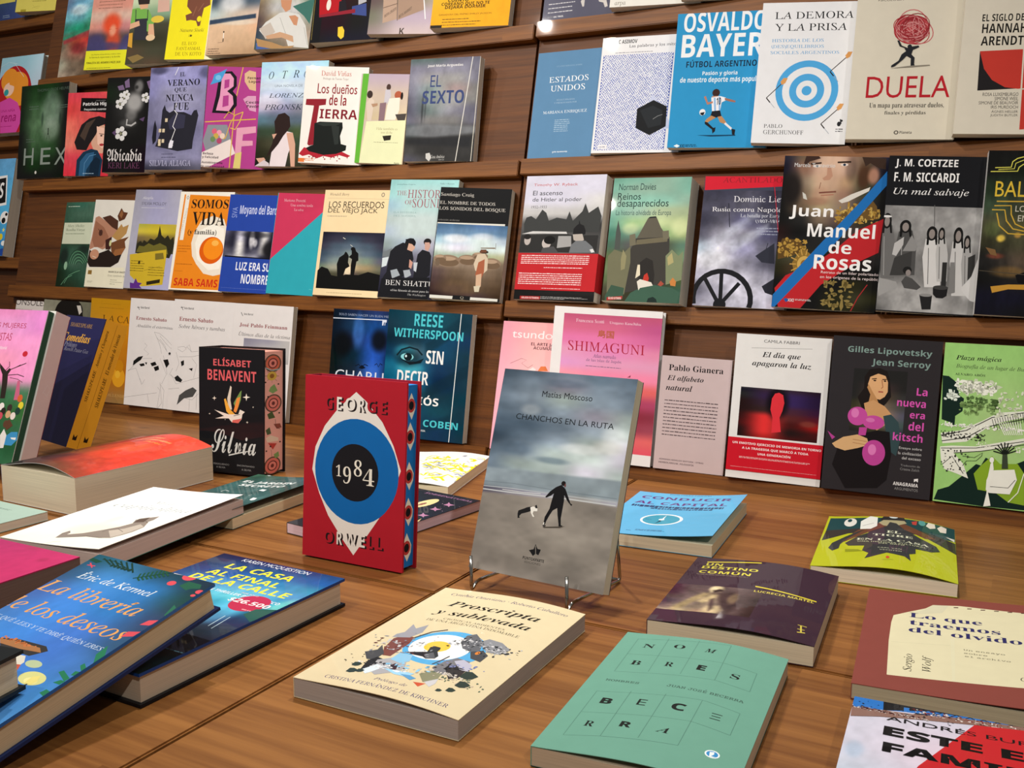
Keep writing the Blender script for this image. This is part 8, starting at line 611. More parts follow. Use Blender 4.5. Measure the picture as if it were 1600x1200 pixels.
{'t':15.9,'page':'ded6b4','cover':'ecece8','group':'books laid out on the table','bow':(0.004,0.0),'label':'white paperback scribbled in yellow and grey at the back of the table','o':[-0.872,1.1656,0.0007],'R':[[0.9735,0.22868,0.0],[-0.22868,0.9735,-0.0],[-0.0,0.0,1.0]],'w':125.5,'h':219.9,'ops':[('L','c8ccd0',1.7626707442932692,[91.4,29.8,91.2,40.6,102.3,19.8]),('L','ece01c',4.2187945868288566,[87.9,119.6,90.5,120.5,91.6,126.2]),('L','ece01c',5.706970867519116,[102.0,178.8,106.8,179.6,112.4,177.8]),('L','ece01c',7.449614382426407,[125.5,81.4,125.5,96.3,125.5,78.6]),('L','c8ccd0',2.016329459737861,[89.6,76.7,98.7,66.9,101.5,75.3]),('L','9aa0ac',7.176308603769458,[82.0,50.9,89.2,53.4,95.0,59.8]),('L','ece01c',3.2139193813794877,[125.5,104.3,125.5,111.0,125.5,94.2]),('L','c8ccd0',3.3827197865610756,[73.2,55.3,74.9,60.2,82.4,49.2]),('L','e4d820',4.672321168378941,[98.3,85.3,103.4,86.5,105.5,96.5]),('L','e8dc10',3.5652145852395716,[125.5,114.0,125.5,104.5,125.5,120.8]),('L','e4d820',6.505897240581923,[40.2,170.7,49.4,159.6,47.7,179.4]),('L','ece01c',2.710849552142948,[64.8,153.8,75.9,148.0,80.8,160.6]),('L','e8dc10',4.9147546486082945,[62.3,52.1,71.6,42.5,70.4,61.2]),('L','ece01c',3.232465790965141,[93.6,120.2,92.6,133.4,97.1,130.2]),('L','9aa0ac',4.429435672231496,[57.6,90.3,59.3,102.2,71.0,86.3]),('L','c8ccd0',4.942026397023302,[85.7,35.8,93.1,30.7,95.8,38.9]),('L','e8dc10',1.863995829605125,[110.4,197.3,121.6,196.4,125.5,186.1]),('L','e8dc10',2.5667882116521485,[125.5,68.3,125.5,58.0,125.5,71.3]),('L','ece01c',6.241262830250836,[60.1,77.0,65.4,82.4,70.6,88.1]),('L','9aa0ac',5.853145305384462,[120.0,87.9,125.5,84.2,125.5,89.6]),('L','e8dc10',1.7935606440702698,[75.3,122.7,75.6,135.8,82.6,129.7]),('L','c8ccd0',3.684588737603945,[52.7,75.6,61.9,80.5,69.9,89.1]),('L','c8ccd0',4.9138424188200975,[125.5,78.6,125.5,80.5,125.5,83.4]),('L','e4d820',5.179012848279595,[82.9,98.0,91.1,87.3,94.9,89.2]),('L','e4d820',1.9777284062209095,[125.5,45.3,125.5,48.7,125.5,37.3]),('L','e4d820',5.25067291399485,[125.5,76.5,125.5,65.2,125.5,67.5]),('L','e4d820',3.7715780120454827,[91.7,47.9,96.4,46.8,104.8,35.0]),('L','c8ccd0',4.641942185284896,[59.8,111.9,67.5,107.9,71.2,115.3]),('L','e8dc10',4.439653597296331,[112.9,96.0,121.2,97.6,125.5,86.9]),('L','e4d820',7.4324931540966945,[47.0,166.3,59.1,160.0,67.9,163.1]),('L','9aa0ac',3.1116360996959704,[125.5,41.9,125.5,30.1,125.5,37.2]),('L','9aa0ac',5.984319245424947,[54.9,136.7,56.8,145.9,69.1,125.5]),('L','ece01c',6.260626902205928,[117.6,58.1,121.9,62.8,125.5,53.1]),('L','e8dc10',1.632534680230283,[125.5,39.9,125.5,51.1,125.5,48.1]),('L','e4d820',7.051889176642083,[53.1,99.2,56.9,113.7,71.9,96.7]),('L','ece01c',6.513623040309216,[125.5,91.0,125.5,104.6,125.5,100.4]),('L','e8dc10',5.848289387094737,[125.5,40.3,125.5,38.5,125.5,43.0]),('L','9aa0ac',6.900714223712419,[66.1,120.5,75.7,109.6,79.2,116.1]),('L','e8dc10',4.087352412691461,[67.9,156.4,81.2,150.6,85.8,170.8]),('L','c8ccd0',2.6935669679497147,[55.6,128.6,64.4,116.3,60.3,140.2]),('L','c8ccd0',3.460570840332055,[102.4,163.0,110.3,152.2,114.2,153.5]),('L','e8dc10',7.08747409654892,[93.8,94.1,100.5,107.9,114.1,101.0]),('L','ece01c',5.669045130347536,[66.0,153.7,74.6,158.1,87.6,149.4]),('L','c8ccd0',6.879327702699251,[89.3,52.1,99.3,42.4,104.3,46.5]),('L','9aa0ac',2.6247987140186466,[125.5,118.9,125.5,127.6,125.5,104.8]),('L','c8ccd0',7.329406030770159,[125.5,63.0,125.5,63.4,125.5,49.8]),('L','e8dc10',6.449234671388208,[57.5,142.5,66.2,140.0,69.2,154.0]),('L','e4d820',3.5822680313178163,[57.0,175.5,65.1,170.8,71.6,170.4]),('L','e8dc10',4.193489517863851,[69.9,66.5,77.5,54.9,80.1,56.8]),('L','ece01c',3.7363043278043335,[125.5,103.7,125.5,105.8,125.5,89.7]),('L','ece01c',7.180546238413184,[105.7,130.4,118.0,129.1,125.5,133.2]),('L','e4d820',7.096106456447135,[47.3,136.2,55.8,130.1,59.4,137.4]),('L','c8ccd0',5.47802356886479,[123.1,85.1,125.5,83.4,125.5,98.7]),('L','ece01c',4.868982650628407,[125.5,115.1,125.5,123.0,125.5,110.4]),('L','9aa0ac',5.606878024077379,[125.5,69.8,125.5,73.6,125.5,76.5]),('L','ece01c',4.49545736155298,[83.5,101.9,93.0,99.8,99.2,107.1]),('L','9aa0ac',5.5016526485875525,[111.5,71.0,115.5,76.5,124.1,68.2]),('L','e8dc10',4.5253675650015825,[66.5,92.5,69.1,108.4,83.2,91.4]),('L','ece01c',3.0205184495925144,[98.0,138.0,105.5,127.5,103.9,145.2]),('L','e8dc10',3.398458032949155,[30.3,167.2,33.7,185.2,44.1,183.9]),('L','e4d820',1.5662685801473524,[26.4,149.3,35.2,141.0,36.4,153.2]),('L','ece01c',6.717068999129433,[120.9,127.0,125.5,124.6,125.5,128.3]),('L','ece01c',6.934537102813579,[87.0,35.6,94.7,40.1,101.9,46.3]),('L','c8ccd0',5.7308239346546594,[71.3,63.5,85.9,54.4,92.5,67.3]),('L','ece01c',3.20831345308982,[46.1,105.6,57.1,100.0,61.8,111.7]),('L','e4d820',3.0786808270701056,[35.8,165.4,45.9,167.6,58.3,163.4]),('L','c8ccd0',2.76588920603585,[68.1,147.3,72.4,162.0,89.4,139.5]),('L','e8dc10',5.794445372735482,[125.5,53.3,125.5,61.4,125.5,51.4]),('L','9aa0ac',5.603041939360306,[45.5,116.4,56.7,106.2,64.5,105.1]),('L','ece01c',2.08061229681361,[125.5,99.1,125.5,100.8,125.5,104.2]),('L','ece01c',5.836110890337287,[125.5,107.9,125.5,108.1,125.5,118.6]),('L','ece01c',3.439817860395025,[112.9,99.6,118.2,98.9,125.0,93.6]),('L','e4d820',3.8950033197853102,[107.6,125.9,112.8,118.7,110.5,134.7]),('L','ece01c',3.967726689513552,[100.2,48.7,103.4,64.5,115.6,53.8]),('L','ece01c',6.030474812472444,[125.5,56.9,125.5,47.7,125.5,55.8]),('L','9aa0ac',2.119631660494817,[85.9,123.8,89.1,135.7,96.0,137.0]),('L','e8dc10',5.288182761714973,[64.6,169.2,62.6,183.8,69.9,171.5]),('L','e8dc10',7.287073932170724,[71.8,130.0,81.0,124.8,84.3,136.5]),('L','ece01c',5.00644687246421,[125.5,58.3,125.5,66.1,125.5,47.8]),('L','9aa0ac',5.400558355496441,[125.5,74.9,125.5,63.5,125.5,72.0]),('L','9aa0ac',7.0402935421987065,[125.5,89.0,125.5,91.8,125.5,85.5]),('L','ece01c',5.244672065177929,[125.5,80.1,125.5,83.7,125.5,89.2]),('L','e4d820',3.6187163976886065,[76.8,51.9,82.1,67.1,96.6,56.5]),('L','c8ccd0',7.238716797012261,[113.0,185.6,117.5,187.9,121.8,190.8]),('L','ece01c',5.276071333120416,[125.5,119.8,125.5,126.9,125.5,126.8]),('L','ece01c',3.435588936590557,[34.2,152.4,35.3,162.0,40.6,160.1]),('L','e4d820',2.2158928302100325,[62.9,115.8,70.0,117.4,79.0,113.5]),('L','e4d820',6.948908959607591,[97.2,115.1,98.9,128.6,113.3,103.1]),('L','e8dc10',1.666428939361696,[82.9,109.7,87.4,123.4,100.4,111.9]),('L','9aa0ac',2.163783197925246,[78.2,96.5,85.3,102.5,100.6,84.1]),('L','c8ccd0',2.5915700749530113,[121.1,58.6,125.5,62.7,125.5,66.0]),('L','e8dc10',2.771130589737451,[106.5,80.7,116.7,83.1,125.5,73.7]),('L','e8dc10',4.531185343237226,[98.7,38.5,102.3,37.7,109.4,26.9]),('L','ece01c',5.051751990941871,[123.4,147.5,125.5,136.5,125.5,154.3]),('L','e4d820',6.746684384087743,[107.5,167.8,111.7,167.5,112.4,178.6]),('L','ece01c',4.113731831369604,[125.5,43.0,125.5,45.1,125.5,49.6]),('L','c8ccd0',2.10968256089334,[106.5,188.5,117.8,189.8,125.5,186.3]),('L','c8ccd0',3.7209133226156426,[102.5,119.7,112.6,117.8,118.0,130.3]),('L','9aa0ac',1.6030078255794618,[51.8,94.3,64.7,91.0,70.2,108.2]),('L','e4d820',6.305092536062242,[76.2,47.8,83.1,44.9,86.8,50.9]),('L','e8dc10',4.553790013739675,[79.5,24.2,86.7,32.8,100.6,22.5]),('L','ece01c',3.3977770126596134,[68.4,150.3,71.9,151.4,73.9,156.5]),('L','ece01c',6.076832839599628,[42.2,118.6,43.9,130.4,56.1,113.9]),('L','c8ccd0',5.689928113095416,[125.5,73.7,125.5,86.4,125.5,70.4]),('L','9aa0ac',6.315636634208446,[88.4,188.4,89.2,196.0,92.0,197.2]),('D','5a5a5a',73.8,30.9,107.3,31.5,1,0.9)]},
{'t':16.9,'page':'8c8580','cover':'d9cba7','group':'books laid out on the table','bow':(0.004,0.0),'sb':1,'label':'cream paperback with a sun flag disc and collage of birds and leaves,front centre','o':[-0.5193,0.5879,0.0007],'R':[[0.99985,0.01751,0.0],[-0.01751,0.99985,-0.0],[-0.0,0.0,1.0]],'w':156.8,'h':240.9,'ops':[('T','3a3468','i','Cynthia Ottaviano · Roberto Caballero',16.4,221.0,144.9,229.4,0,1),('T','16130f','I','Proscripta',29.0,194.4,127.8,203.4,0,1),('T','16130f','I','y sublevada',27.1,172.5,129.1,179.6,0,1),('T','2a241c','r','CRÓNICAS ARDIENTES',45.5,160.3,110.5,164.6,0,1),('T','2a241c','r','DE UNA ARGENTINA INDOMABLE',30.9,152.2,128.6,158.6,0,1),('E','58aade',83.4,101.4,36.9,36.9),('E','eef0ee',78.9,100.9,27.7,27.7),('E','eec44c',76.2,100.6,11.8,11.8),('P','2c2c30',[71.5,96.9,74.3,100.4,80.4,99.8,82.4,95.1,82.3,91.3,88.1,83.2,87.7,77.4,81.1,73.9,76.1,76.8,62.9,77.1,56.5,79.3,65.6,83.1,74.4,87.0,73.0,92.0]),('P','5a5c62',[74.7,81.5,80.2,88.2,88.3,77.8,81.1,73.9]),('P','7a4a42',[33.9,80.7,29.3,102.2,34.2,113.0,45.8,111.0,49.8,97.1,50.0,81.6,50.2,66.6,42.3,66.1]),('P','9a9ca4',[26.0,104.5,25.7,112.7,30.1,119.2,26.7,139.0,35.0,130.3,41.3,142.4,46.2,123.6,42.0,109.0]),('P','4c4e52',[23.1,67.2,30.9,75.2,28.6,85.8,41.6,69.5,41.9,54.8,34.1,54.3]),('P','2f3033',[42.4,33.6,37.2,52.3,40.6,61.5,49.1,58.7,54.1,46.9,48.3,36.8]),('P','a8a8ac',[48.3,36.8,44.3,56.1,54.5,65.2,69.4,62.2,76.9,48.6,69.8,37.9,60.0,29.3]),('P','d8e4ec',[43.6,34.3,49.9,48.2,58.2,45.6,54.2,33.0,51.3,28.0]),('P','8cc0e0',[53.9,61.2,53.8,76.0,67.1,75.6,71.8,63.5,66.4,57.1]),('P','4a2c2c',[60.5,46.8,62.9,55.2,71.7,49.3,69.3,41.0]),('P','66686e',[89.7,118.4,87.5,133.3,93.4,140.6,107.1,127.7,113.0,111.4,107.3,104.6,97.8,107.2]),('P','8a8c92',[103.4,125.7,108.7,136.5,122.1,135.7,134.7,126.8,130.8,113.4,119.5,111.1]),('P','4a4c50',[107.3,104.6,115.4,112.7,123.9,106.0,124.1,91.5,113.8,93.2]),('P','7a7a80',[95.1,61.8,98.0,77.5,104.2,88.1,117.0,87.6,118.5,74.3,113.1,57.6,105.4,50.1]),('P','3a3638',[104.5,66.8,110.7,77.1,122.1,76.1,123.1,56.1,117.7,50.0]),('P','8a8a70',[92.3,46.5,98.3,56.5,108.5,55.1,111.6,40.1,102.6,35.3]),('P','b8b8cc',[105.1,81.3,110.6,87.9,121.3,82.8,125.1,70.8,116.6,69.7]),('P','c8583c',[95.8,31.7,106.4,34.1,103.8,26.3]),('P','c8c8cc',[103.7,35.9,110.8,46.3,113.1,37.7,111.7,30.4]),('P','9cd0f0',[60.0,43.0,75.1,44.1,88.9,44.6,86.4,36.6,73.9,36.6]),('P','5c9ccc',[78.5,39.1,87.0,40.3,94.9,37.8,91.9,32.9]),('S','c8c8cc',19.7,75.6,67.1,101.1,30,4,2),('S','3a3a40',37.2,46.0,78.6,52.3,26,4,3),('S','d0d0d4',87.3,113.1,137.2,125.1,34,4,4),('S','2c2c30',94.4,61.0,132.2,75.6,26,4.5,5),('S','d8d0c8',90.4,55.3,134.0,59.3,24,4,6),('S','44464a',87.3,113.7,138.4,125.1,24,4,7),('S','8cc8ec',55.1,50.1,105.4,61.9,14,5,8),('E','d8843c',113.9,105.5,1.9,3.5),('S','8a8c94',6.9,71.8,87.3,119.6,30,4,21),('S','6a3c38',17.2,75.6,67.1,99.8,18,4,22),('S','e4e8ec',30.0,41.6,83.1,48.4,28,5,23),('S','26282c',6.3,40.5,55.3,62.1,14,3,24),('S','26282c',82.5,102.9,145.6,130.6,40,3,25),('S','b4b8c0',79.4,109.9,145.0,133.1,36,3,26),('S','5a6a5a',92.8,44.7,150.3,60.5,26,3.5,27),('S','c8b8a8',83.4,46.0,140.8,55.5,26,3,28),('S','8088b8',94.6,69.9,136.2,83.0,18,3.5,29),('L','4a4c50',2,[46.1,109.1,53.9,127.7,64.8,137.8]),('L','4a4c50',1.4,[91.8,67.0,94.8,77.6,96.6,87.7]),('P','34413c',[29.9,38.7,29.1,45.0,32.3,46.1,37.3,43.9,36.4,39.7,33.7,38.1]),('P','34413c',[33.4,26.0,32.6,33.3,36.2,34.5,42.0,32.0,40.9,27.3,37.8,25.4]),('P','34413c',[40.9,29.0,40.4,34.5,43.1,35.4,47.4,33.5,46.6,30.0,44.2,28.5]),('P','34413c',[127.4,43.7,127.4,52.6,131.7,54.1,138.0,50.9,136.2,45.1,132.4,42.8]),('P','34413c',[125.4,32.4,125.4,38.4,128.3,39.4,132.6,37.3,131.4,33.4,128.8,31.9]),('P','34413c',[123.0,58.8,122.9,70.0,128.2,71.8,135.9,67.7,133.7,60.5,129.1,57.6]),('P','34413c',[118.6,27.9,118.6,32.0,120.6,32.7,123.6,31.3,122.8,28.6,121.0,27.5]),('T','34306a','i','Prólogo de',64.1,21.9,95.4,24.3,0,1),('T','34306a','r','CRISTINA FERNÁNDEZ DE KIRCHNER',23.2,9.5,140.3,17.3,0,1)]},
{'t':15.3,'gloss':0,'page':'9a8c78','cover':'6b9f8d','group':'books laid out on the table','bow':(0.005,0.0),'back':'2c4c44','label':'sage green paperback with big black letters in a thin ruled grid,front right','o':[-0.2993,0.5858,0.0007],'R':[[0.99723,0.07434,0.0],[-0.07434,0.99723,0.0],[0.0,-0.0,1.0]],'w':144.7,'h':229.4,'ops':[('L','4c7468',0.35,[14.2,215.8,95.8,226.3]),('L','4c7468',0.35,[15.0,179.9,97.8,187.3]),('L','4c7468',0.35,[97.8,187.3,125.9,183.2]),('L','4c7468',0.35,[16.0,141.2,97.7,151.4]),('L','4c7468',0.35,[97.7,151.4,126.8,146.9]),('L','4c7468',0.35,[14.2,215.8,16.0,141.2]),('L','4c7468',0.35,[40.8,222.6,43.2,147.6]),('L','4c7468',0.35,[67.9,224.9,69.3,151.3]),('L','4c7468',0.35,[95.8,226.3,97.7,151.4]),('L','4c7468',0.35,[125.9,183.2,126.8,146.9]),('L','4c7468',0.35,[14.8,100.4,97.1,112.1]),('L','4c7468',0.35,[97.1,112.1,127.1,106.9]),('L','4c7468',0.35,[15.9,62.1,97.0,74.6]),('L','4c7468',0.35,[97.0,74.6,127.2,70.2]),('L','4c7468',0.35,[16.0,22.8,42.3,28.5]),('L','4c7468',0.35,[42.3,28.5,97.5,35.8]),('L','4c7468',0.35,[14.8,100.4,16.0,22.8]),('L','4c7468',0.35,[41.2,107.3,42.3,28.5]),('L','4c7468',0.35,[68.5,110.8,68.7,34.3]),('L','4c7468',0.35,[97.1,112.1,97.5,35.8]),('L','4c7468',0.35,[127.1,106.9,127.2,70.2]),('T','1b201d','R','N',23.3,197.8,33.4,204.9,0,1),('T','1b201d','R','O',49.6,202.5,59.5,211.2,0,1),('T','1b201d','I','M',77.1,201.5,86.8,212.5,0,1),('T','1b201d','R','B',23.8,158.6,32.4,167.5,0,1),('T','1b201d','R','R',52.1,161.9,59.6,172.4,0,1),('T','1b201d','K','E',79.1,164.7,86.4,174.5,0,1),('T','1b201d','R','S',107.6,162.9,115.0,170.3,0,1),('T','1b201d','K','B',23.5,81.1,32.5,89.3,0,1),('T','1b201d','s','E',51.6,86.1,58.6,94.8,0,1),('T','1b201d','K','C',77.9,89.0,88.6,96.8,0,1),('T','1b201d','s','Ξ',108.2,86.6,116.2,95.7,0,1),('T','1b201d','R','R',24.6,40.8,31.9,49.4,0,1),('T','1b201d','K','R',50.1,47.0,58.8,55.8,0,1),('T','1b201d','I','A',77.2,48.6,86.6,56.9,0,1),('T','2a3a34','m','NOMBRES',14.6,122.8,42.7,124.2,0,1),('T','2a3a34','m','JUAN JOSÉ BECERRA',65.1,124.6,126.1,130.8,0,1),('E','e6eef0',121.6,37.2,5.3,5.3),('E','3c8cc8',121.6,37.2,4.1,4.1),('P','e6eef0',[119.4,39.3,122.4,40.7,122.9,37.4,121.3,34.3,124.4,34.5,120.5,32.0])]},
{'t':19.2,'page':'a89e88','cover':'3a2734','group':'books laid out on the table','bow':(0.005,0.0),'label':'dark plum paperback with yellow lettering and a sepia photographer portrait','o':[-0.3087,0.8427,0.0007],'R':[[0.99708,0.07635,0.0],[-0.07635,0.99708,-0.0],[-0.0,0.0,1.0]],'w':152.6,'h':205.0,'ops':[('P','d8c838',[14.1,191.7,71.7,201.6,72.3,198.3,14.5,188.3]),('T','d8d04a','S','UN',15.1,178.0,32.9,186.8,0,1),('T','d8d04a','S','DESTINO',12.9,169.7,73.2,173.3,0,1),('T','d8d04a','S','COMÚN',13.2,155.3,68.1,158.5,0,1),('D','8a7a6a',12.3,148.3,67.7,144.9,2,0.9),('G',0.0,31.8,89.5,110.2,1.2,'423 544 544 655 433/423 544 655 544 433/423 655 765 544 322/433 655 876 544 322/434 766 876 655 322/655 987 876 655 322/987 a97 976 544 322',[('p','c8b890',0.95,2,[36.9,99.0,38.0,107.2,42.7,112.1,49.0,109.7,51.9,100.8,49.4,92.6,40.2,90.3]),('p','2a1c20',0.9,1.5,[41.1,96.8,47.4,101.8,51.3,100.5,51.7,95.6,43.8,90.0]),('p','3a2a2c',0.8,3,[48.2,90.5,63.4,95.0,72.2,74.7,74.4,47.8,66.8,33.1,57.2,49.0]),('p','a8946c',0.9,2.5,[12.6,38.6,17.2,51.6,25.1,71.4,33.5,87.2,40.2,86.8,38.6,76.1,31.0,60.4,23.3,40.3,15.9,32.2]),('p','b8a47c',0.9,2.5,[32.5,61.1,43.1,84.6,48.2,83.1,48.6,68.6,39.7,57.3]),('p','c8b48c',0.9,3,[40.0,29.7,46.0,50.8,56.3,53.2,61.8,42.0,57.1,22.0,38.4,11.2]),('p','3a2830',0.8,2,[44.2,68.9,47.6,72.9,51.6,46.4,50.0,36.5]),('p','cdbb7c',1,0.6,[21.0,4.5,29.3,26.1,39.2,20.4,38.5,10.8]),('b','e0d0a8',41.0,102.4,4.5,6.5,0.7),('b','a89068',65.5,76.4,5.8,17.3,0.5)],0.22,(12,12)),('P','d8c838',[79.0,122.6,140.7,112.2,141.0,109.5,79.6,119.3]),('T','cfc050','S','LUCRECIA MARTEL',80.5,100.9,138.9,113.2,0,1),('L','c8b850',1.2,[132.8,39.8,141.0,39.4]),('L','c8b850',1.6,[135.8,39.1,137.9,23.5]),('L','c8b850',1.2,[133.8,29.8,140.2,30.7]),('L','c8b850',2,[134.6,21.9,141.3,24.6])]},
{'t':15.2,'page':'b4ab98','cover':'b2b824','group':'books laid out on the table','bow':(0.008,0.0),'label':'square yellow and black paperback of a crouching dark cat shape','o':[-0.2093,1.093,0.0007],'R':[[0.99566,0.09303,0.0],[-0.09303,0.99566,-0.0],[-0.0,0.0,1.0]],'w':151.4,'h':219.6,'ops':[('P','1f4548',[2.8,209.2,151.4,219.6,151.1,159.3,3.0,148.7]),('P','383430',[3.0,148.7,65.6,166.1,102.4,175.2,151.1,153.7,151.4,107.0,111.9,150.3,66.6,144.4,30.0,135.4,2.1,102.6]),('P','6a4430',[40.1,151.0,64.5,188.6,77.4,198.3,90.9,192.7,129.8,147.7,117.4,138.7,93.5,163.8,76.3,178.5,55.4,146.7,29.1,99.2,22.2,94.7]),('E','d8d8d0',28.9,188.4,7.5,20.3),('E','1f4548',27.6,197.4,2.7,7.8),('P','dfe2dc',[42.6,155.9,41.1,193.9,51.2,219.6,60.4,214.5,61.5,171.9,54.8,157.6]),('L','5a5a58',0.8,[44.5,171.9,57.0,185.3]),('P','2c2c2c',[63.8,204.0,66.9,219.6,91.8,219.6,94.8,202.2,83.7,181.8,72.3,184.4]),('P','a8a07c',[62.6,187.8,67.7,201.8,92.4,205.0,95.5,194.8,80.3,172.7,68.9,175.2]),('E','dce8e8',79.1,220.5,5.3,7.2),('P','b8443c',[100.9,206.5,107.4,214.1,106.7,193.7,102.1,193.9]),('E','5a9c98',113.1,208.8,4.1,12.5),('P','e0d8cc',[117.8,198.6,120.5,217.6,128.0,217.1,129.0,198.3,122.5,190.1]),('P','e0d8cc',[130.8,201.4,135.5,216.5,141.9,211.7,141.2,188.8,134.4,185.8]),('P','d8d4c8',[140.6,171.7,150.5,171.1,150.3,158.9]),('P','37393a',[75.7,193.6,83.4,189.3,93.5,163.8,112.1,136.3,129.8,116.9,134.0,99.0,124.7,88.4,107.6,87.3,107.9,68.3,101.3,62.2,103.5,36.9,96.5,50.8,77.6,57.9,61.5,38.2,55.1,31.1,58.1,52.4,50.6,61.8,51.9,82.1,34.1,80.9,29.6,92.5,42.1,122.6,62.5,153.6,72.8,173.1]),('P','37393a',[40.6,143.8,47.6,152.1,31.6,114.4,24.6,86.9,24.3,69.8,18.0,60.3,12.5,71.2,15.0,92.9,27.5,119.7]),('P','8a9020',[31.7,66.5,45.9,66.2,51.6,59.1,32.6,55.1]),('T','d8dcc0','R','EL',73.7,142.0,90.1,153.3,0,1),('T','d8dcc0','R','TIGRE',58.6,130.3,103.8,132.9,0,1),('T','d8dcc0','R','EN LA CASA',41.3,108.3,121.9,112.8,0,1),('T','b8bc98','S','UNA HISTORIA CULTURAL',43.2,98.9,119.0,102.1,0,1),('T','b8bc98','S','DEL GATO',66.9,94.4,95.3,96.0,0,1),('T','a8ac90','S','CARL VAN',66.7,76.4,92.7,77.8,0,1),('T','a8ac90','S','VECHTEN',68.9,68.3,93.0,69.5,0,1),('E','c84c30',79.1,40.6,2.0,4.8),('L','7a7c28',0.8,[73.7,29.7,85.3,33.6])]},
{'t':15.4,'page':'bcb49c','cover':'5cb0dc','group':'books laid out on the table','curl':0.012,'label':'light blue paperback with a white compass and purple tilted capitals','o':[-0.4799,1.0984,0.0007],'R':[[0.99725,0.07408,0.0],[-0.07408,0.99725,-0.0],[-0.0,0.0,1.0]],'w':153.6,'h':215.3,'ops':[('T','1c4a70','s','DOLORES NIKKEI',46.1,209.1,104.7,211.0,0,1),('T','5a2c74','S','CONDUCIR',11.9,184.3,138.5,189.3,0,1),('T','5a2c74','S','AL CAPITAL',10.9,154.7,138.6,160.6,0,1),('D','1c3c64',11.3,148.6,136.9,127.6,1,0.95),('D','1c3c64',40.7,134.4,125.1,123.5,1,0.9),('E','eef4f4',70.6,75.1,27.4,27.4),('E','3c9cb8',70.2,74.9,24.0,24.0),('E','e8f4f4',70.6,75.1,3.8,3.8),('P','1c3a50',[67.3,54.1,69.7,71.4,72.8,68.0]),('P','dfeef4',[70.5,80.0,71.8,97.3,73.1,74.7]),('D','1c3c64',49.5,72.3,57.8,75.0,1,0.8),('D','1c3c64',41.3,15.2,47.6,18.4,1,0.9),('D','1c3c64',51.8,18.2,93.8,24.9,3,0.5)]},
{'t':13.5,'gloss':0,'page':'8a8470','cover':'84443c','group':'books laid out on the table','bow':(0.0,0.004),'label':'brick red paperback with a torn cream paper panel and navy lettering','o':[-0.1172,0.8078,0.0007],'R':[[0.99581,0.09143,0.0],[-0.09143,0.99581,0.0],[0.0,-0.0,1.0]],'w':155.0,'h':245.2,'ops':[('P','d8d2b0',[26.1,28.9,24.5,107.4,24.8,153.7,26.1,174.4,39.5,189.6,54.6,205.6,61.2,218.1,86.1,224.4,142.8,221.7,155.0,211.8,140.5,32.8,129.6,39.8,70.3,33.4,26.5,28.4]),('P','cfcbae',[54.6,203.3,61.9,218.4,75.8,221.3,69.9,198.4,55.5,189.7,39.7,182.7]),('P','d8d4b4',[76.2,130.3,79.6,131.8,78.8,37.2,76.3,36.1]),('L','c8c4a4',0.6,[26.7,104.4,76.0,114.5]),('P','4a2420',[80.2,218.9,84.6,219.9,84.2,217.4,80.2,216.5]),('P','4a2420',[92.4,219.6,96.7,220.6,96.3,218.1,92.3,217.2]),('P','4a2420',[104.4,220.3,108.7,221.2,108.4,218.8,104.3,217.9]),('P','4a2420',[116.4,220.9,120.7,221.9,120.3,219.4,116.3,218.6]),('P','4a2420',[128.3,221.6,132.5,222.6,132.1,220.1,128.1,219.3]),('P','4a2420',[140.0,222.3,144.3,223.2,143.8,220.8,139.9,219.9]),('T','2c2a60','R','Lo que',40.2,178.0,104.3,181.6,0,1),('T','2c2a60','R','traemos',40.9,159.3,118.9,163.7,0,1),('T','2c2a60','R','del olvido',40.6,139.8,135.4,145.4,0,1),('T','2a2820','i','Sergio',38.1,42.7,47.1,81.0,90,0),('T','2a2820','i','Wolf',53.0,47.0,62.3,81.4,90,0),('T','4a4838','m','Un ensayo',86.5,106.4,119.6,108.4,0,1),('T','4a4838','m','sobre',86.9,99.5,105.3,101.7,0,1),('T','4a4838','m','el archivo',87.3,92.2,123.2,94.8,0,1),('T','2a2820','i','C',128.2,53.8,132.4,61.5,0,0)]},
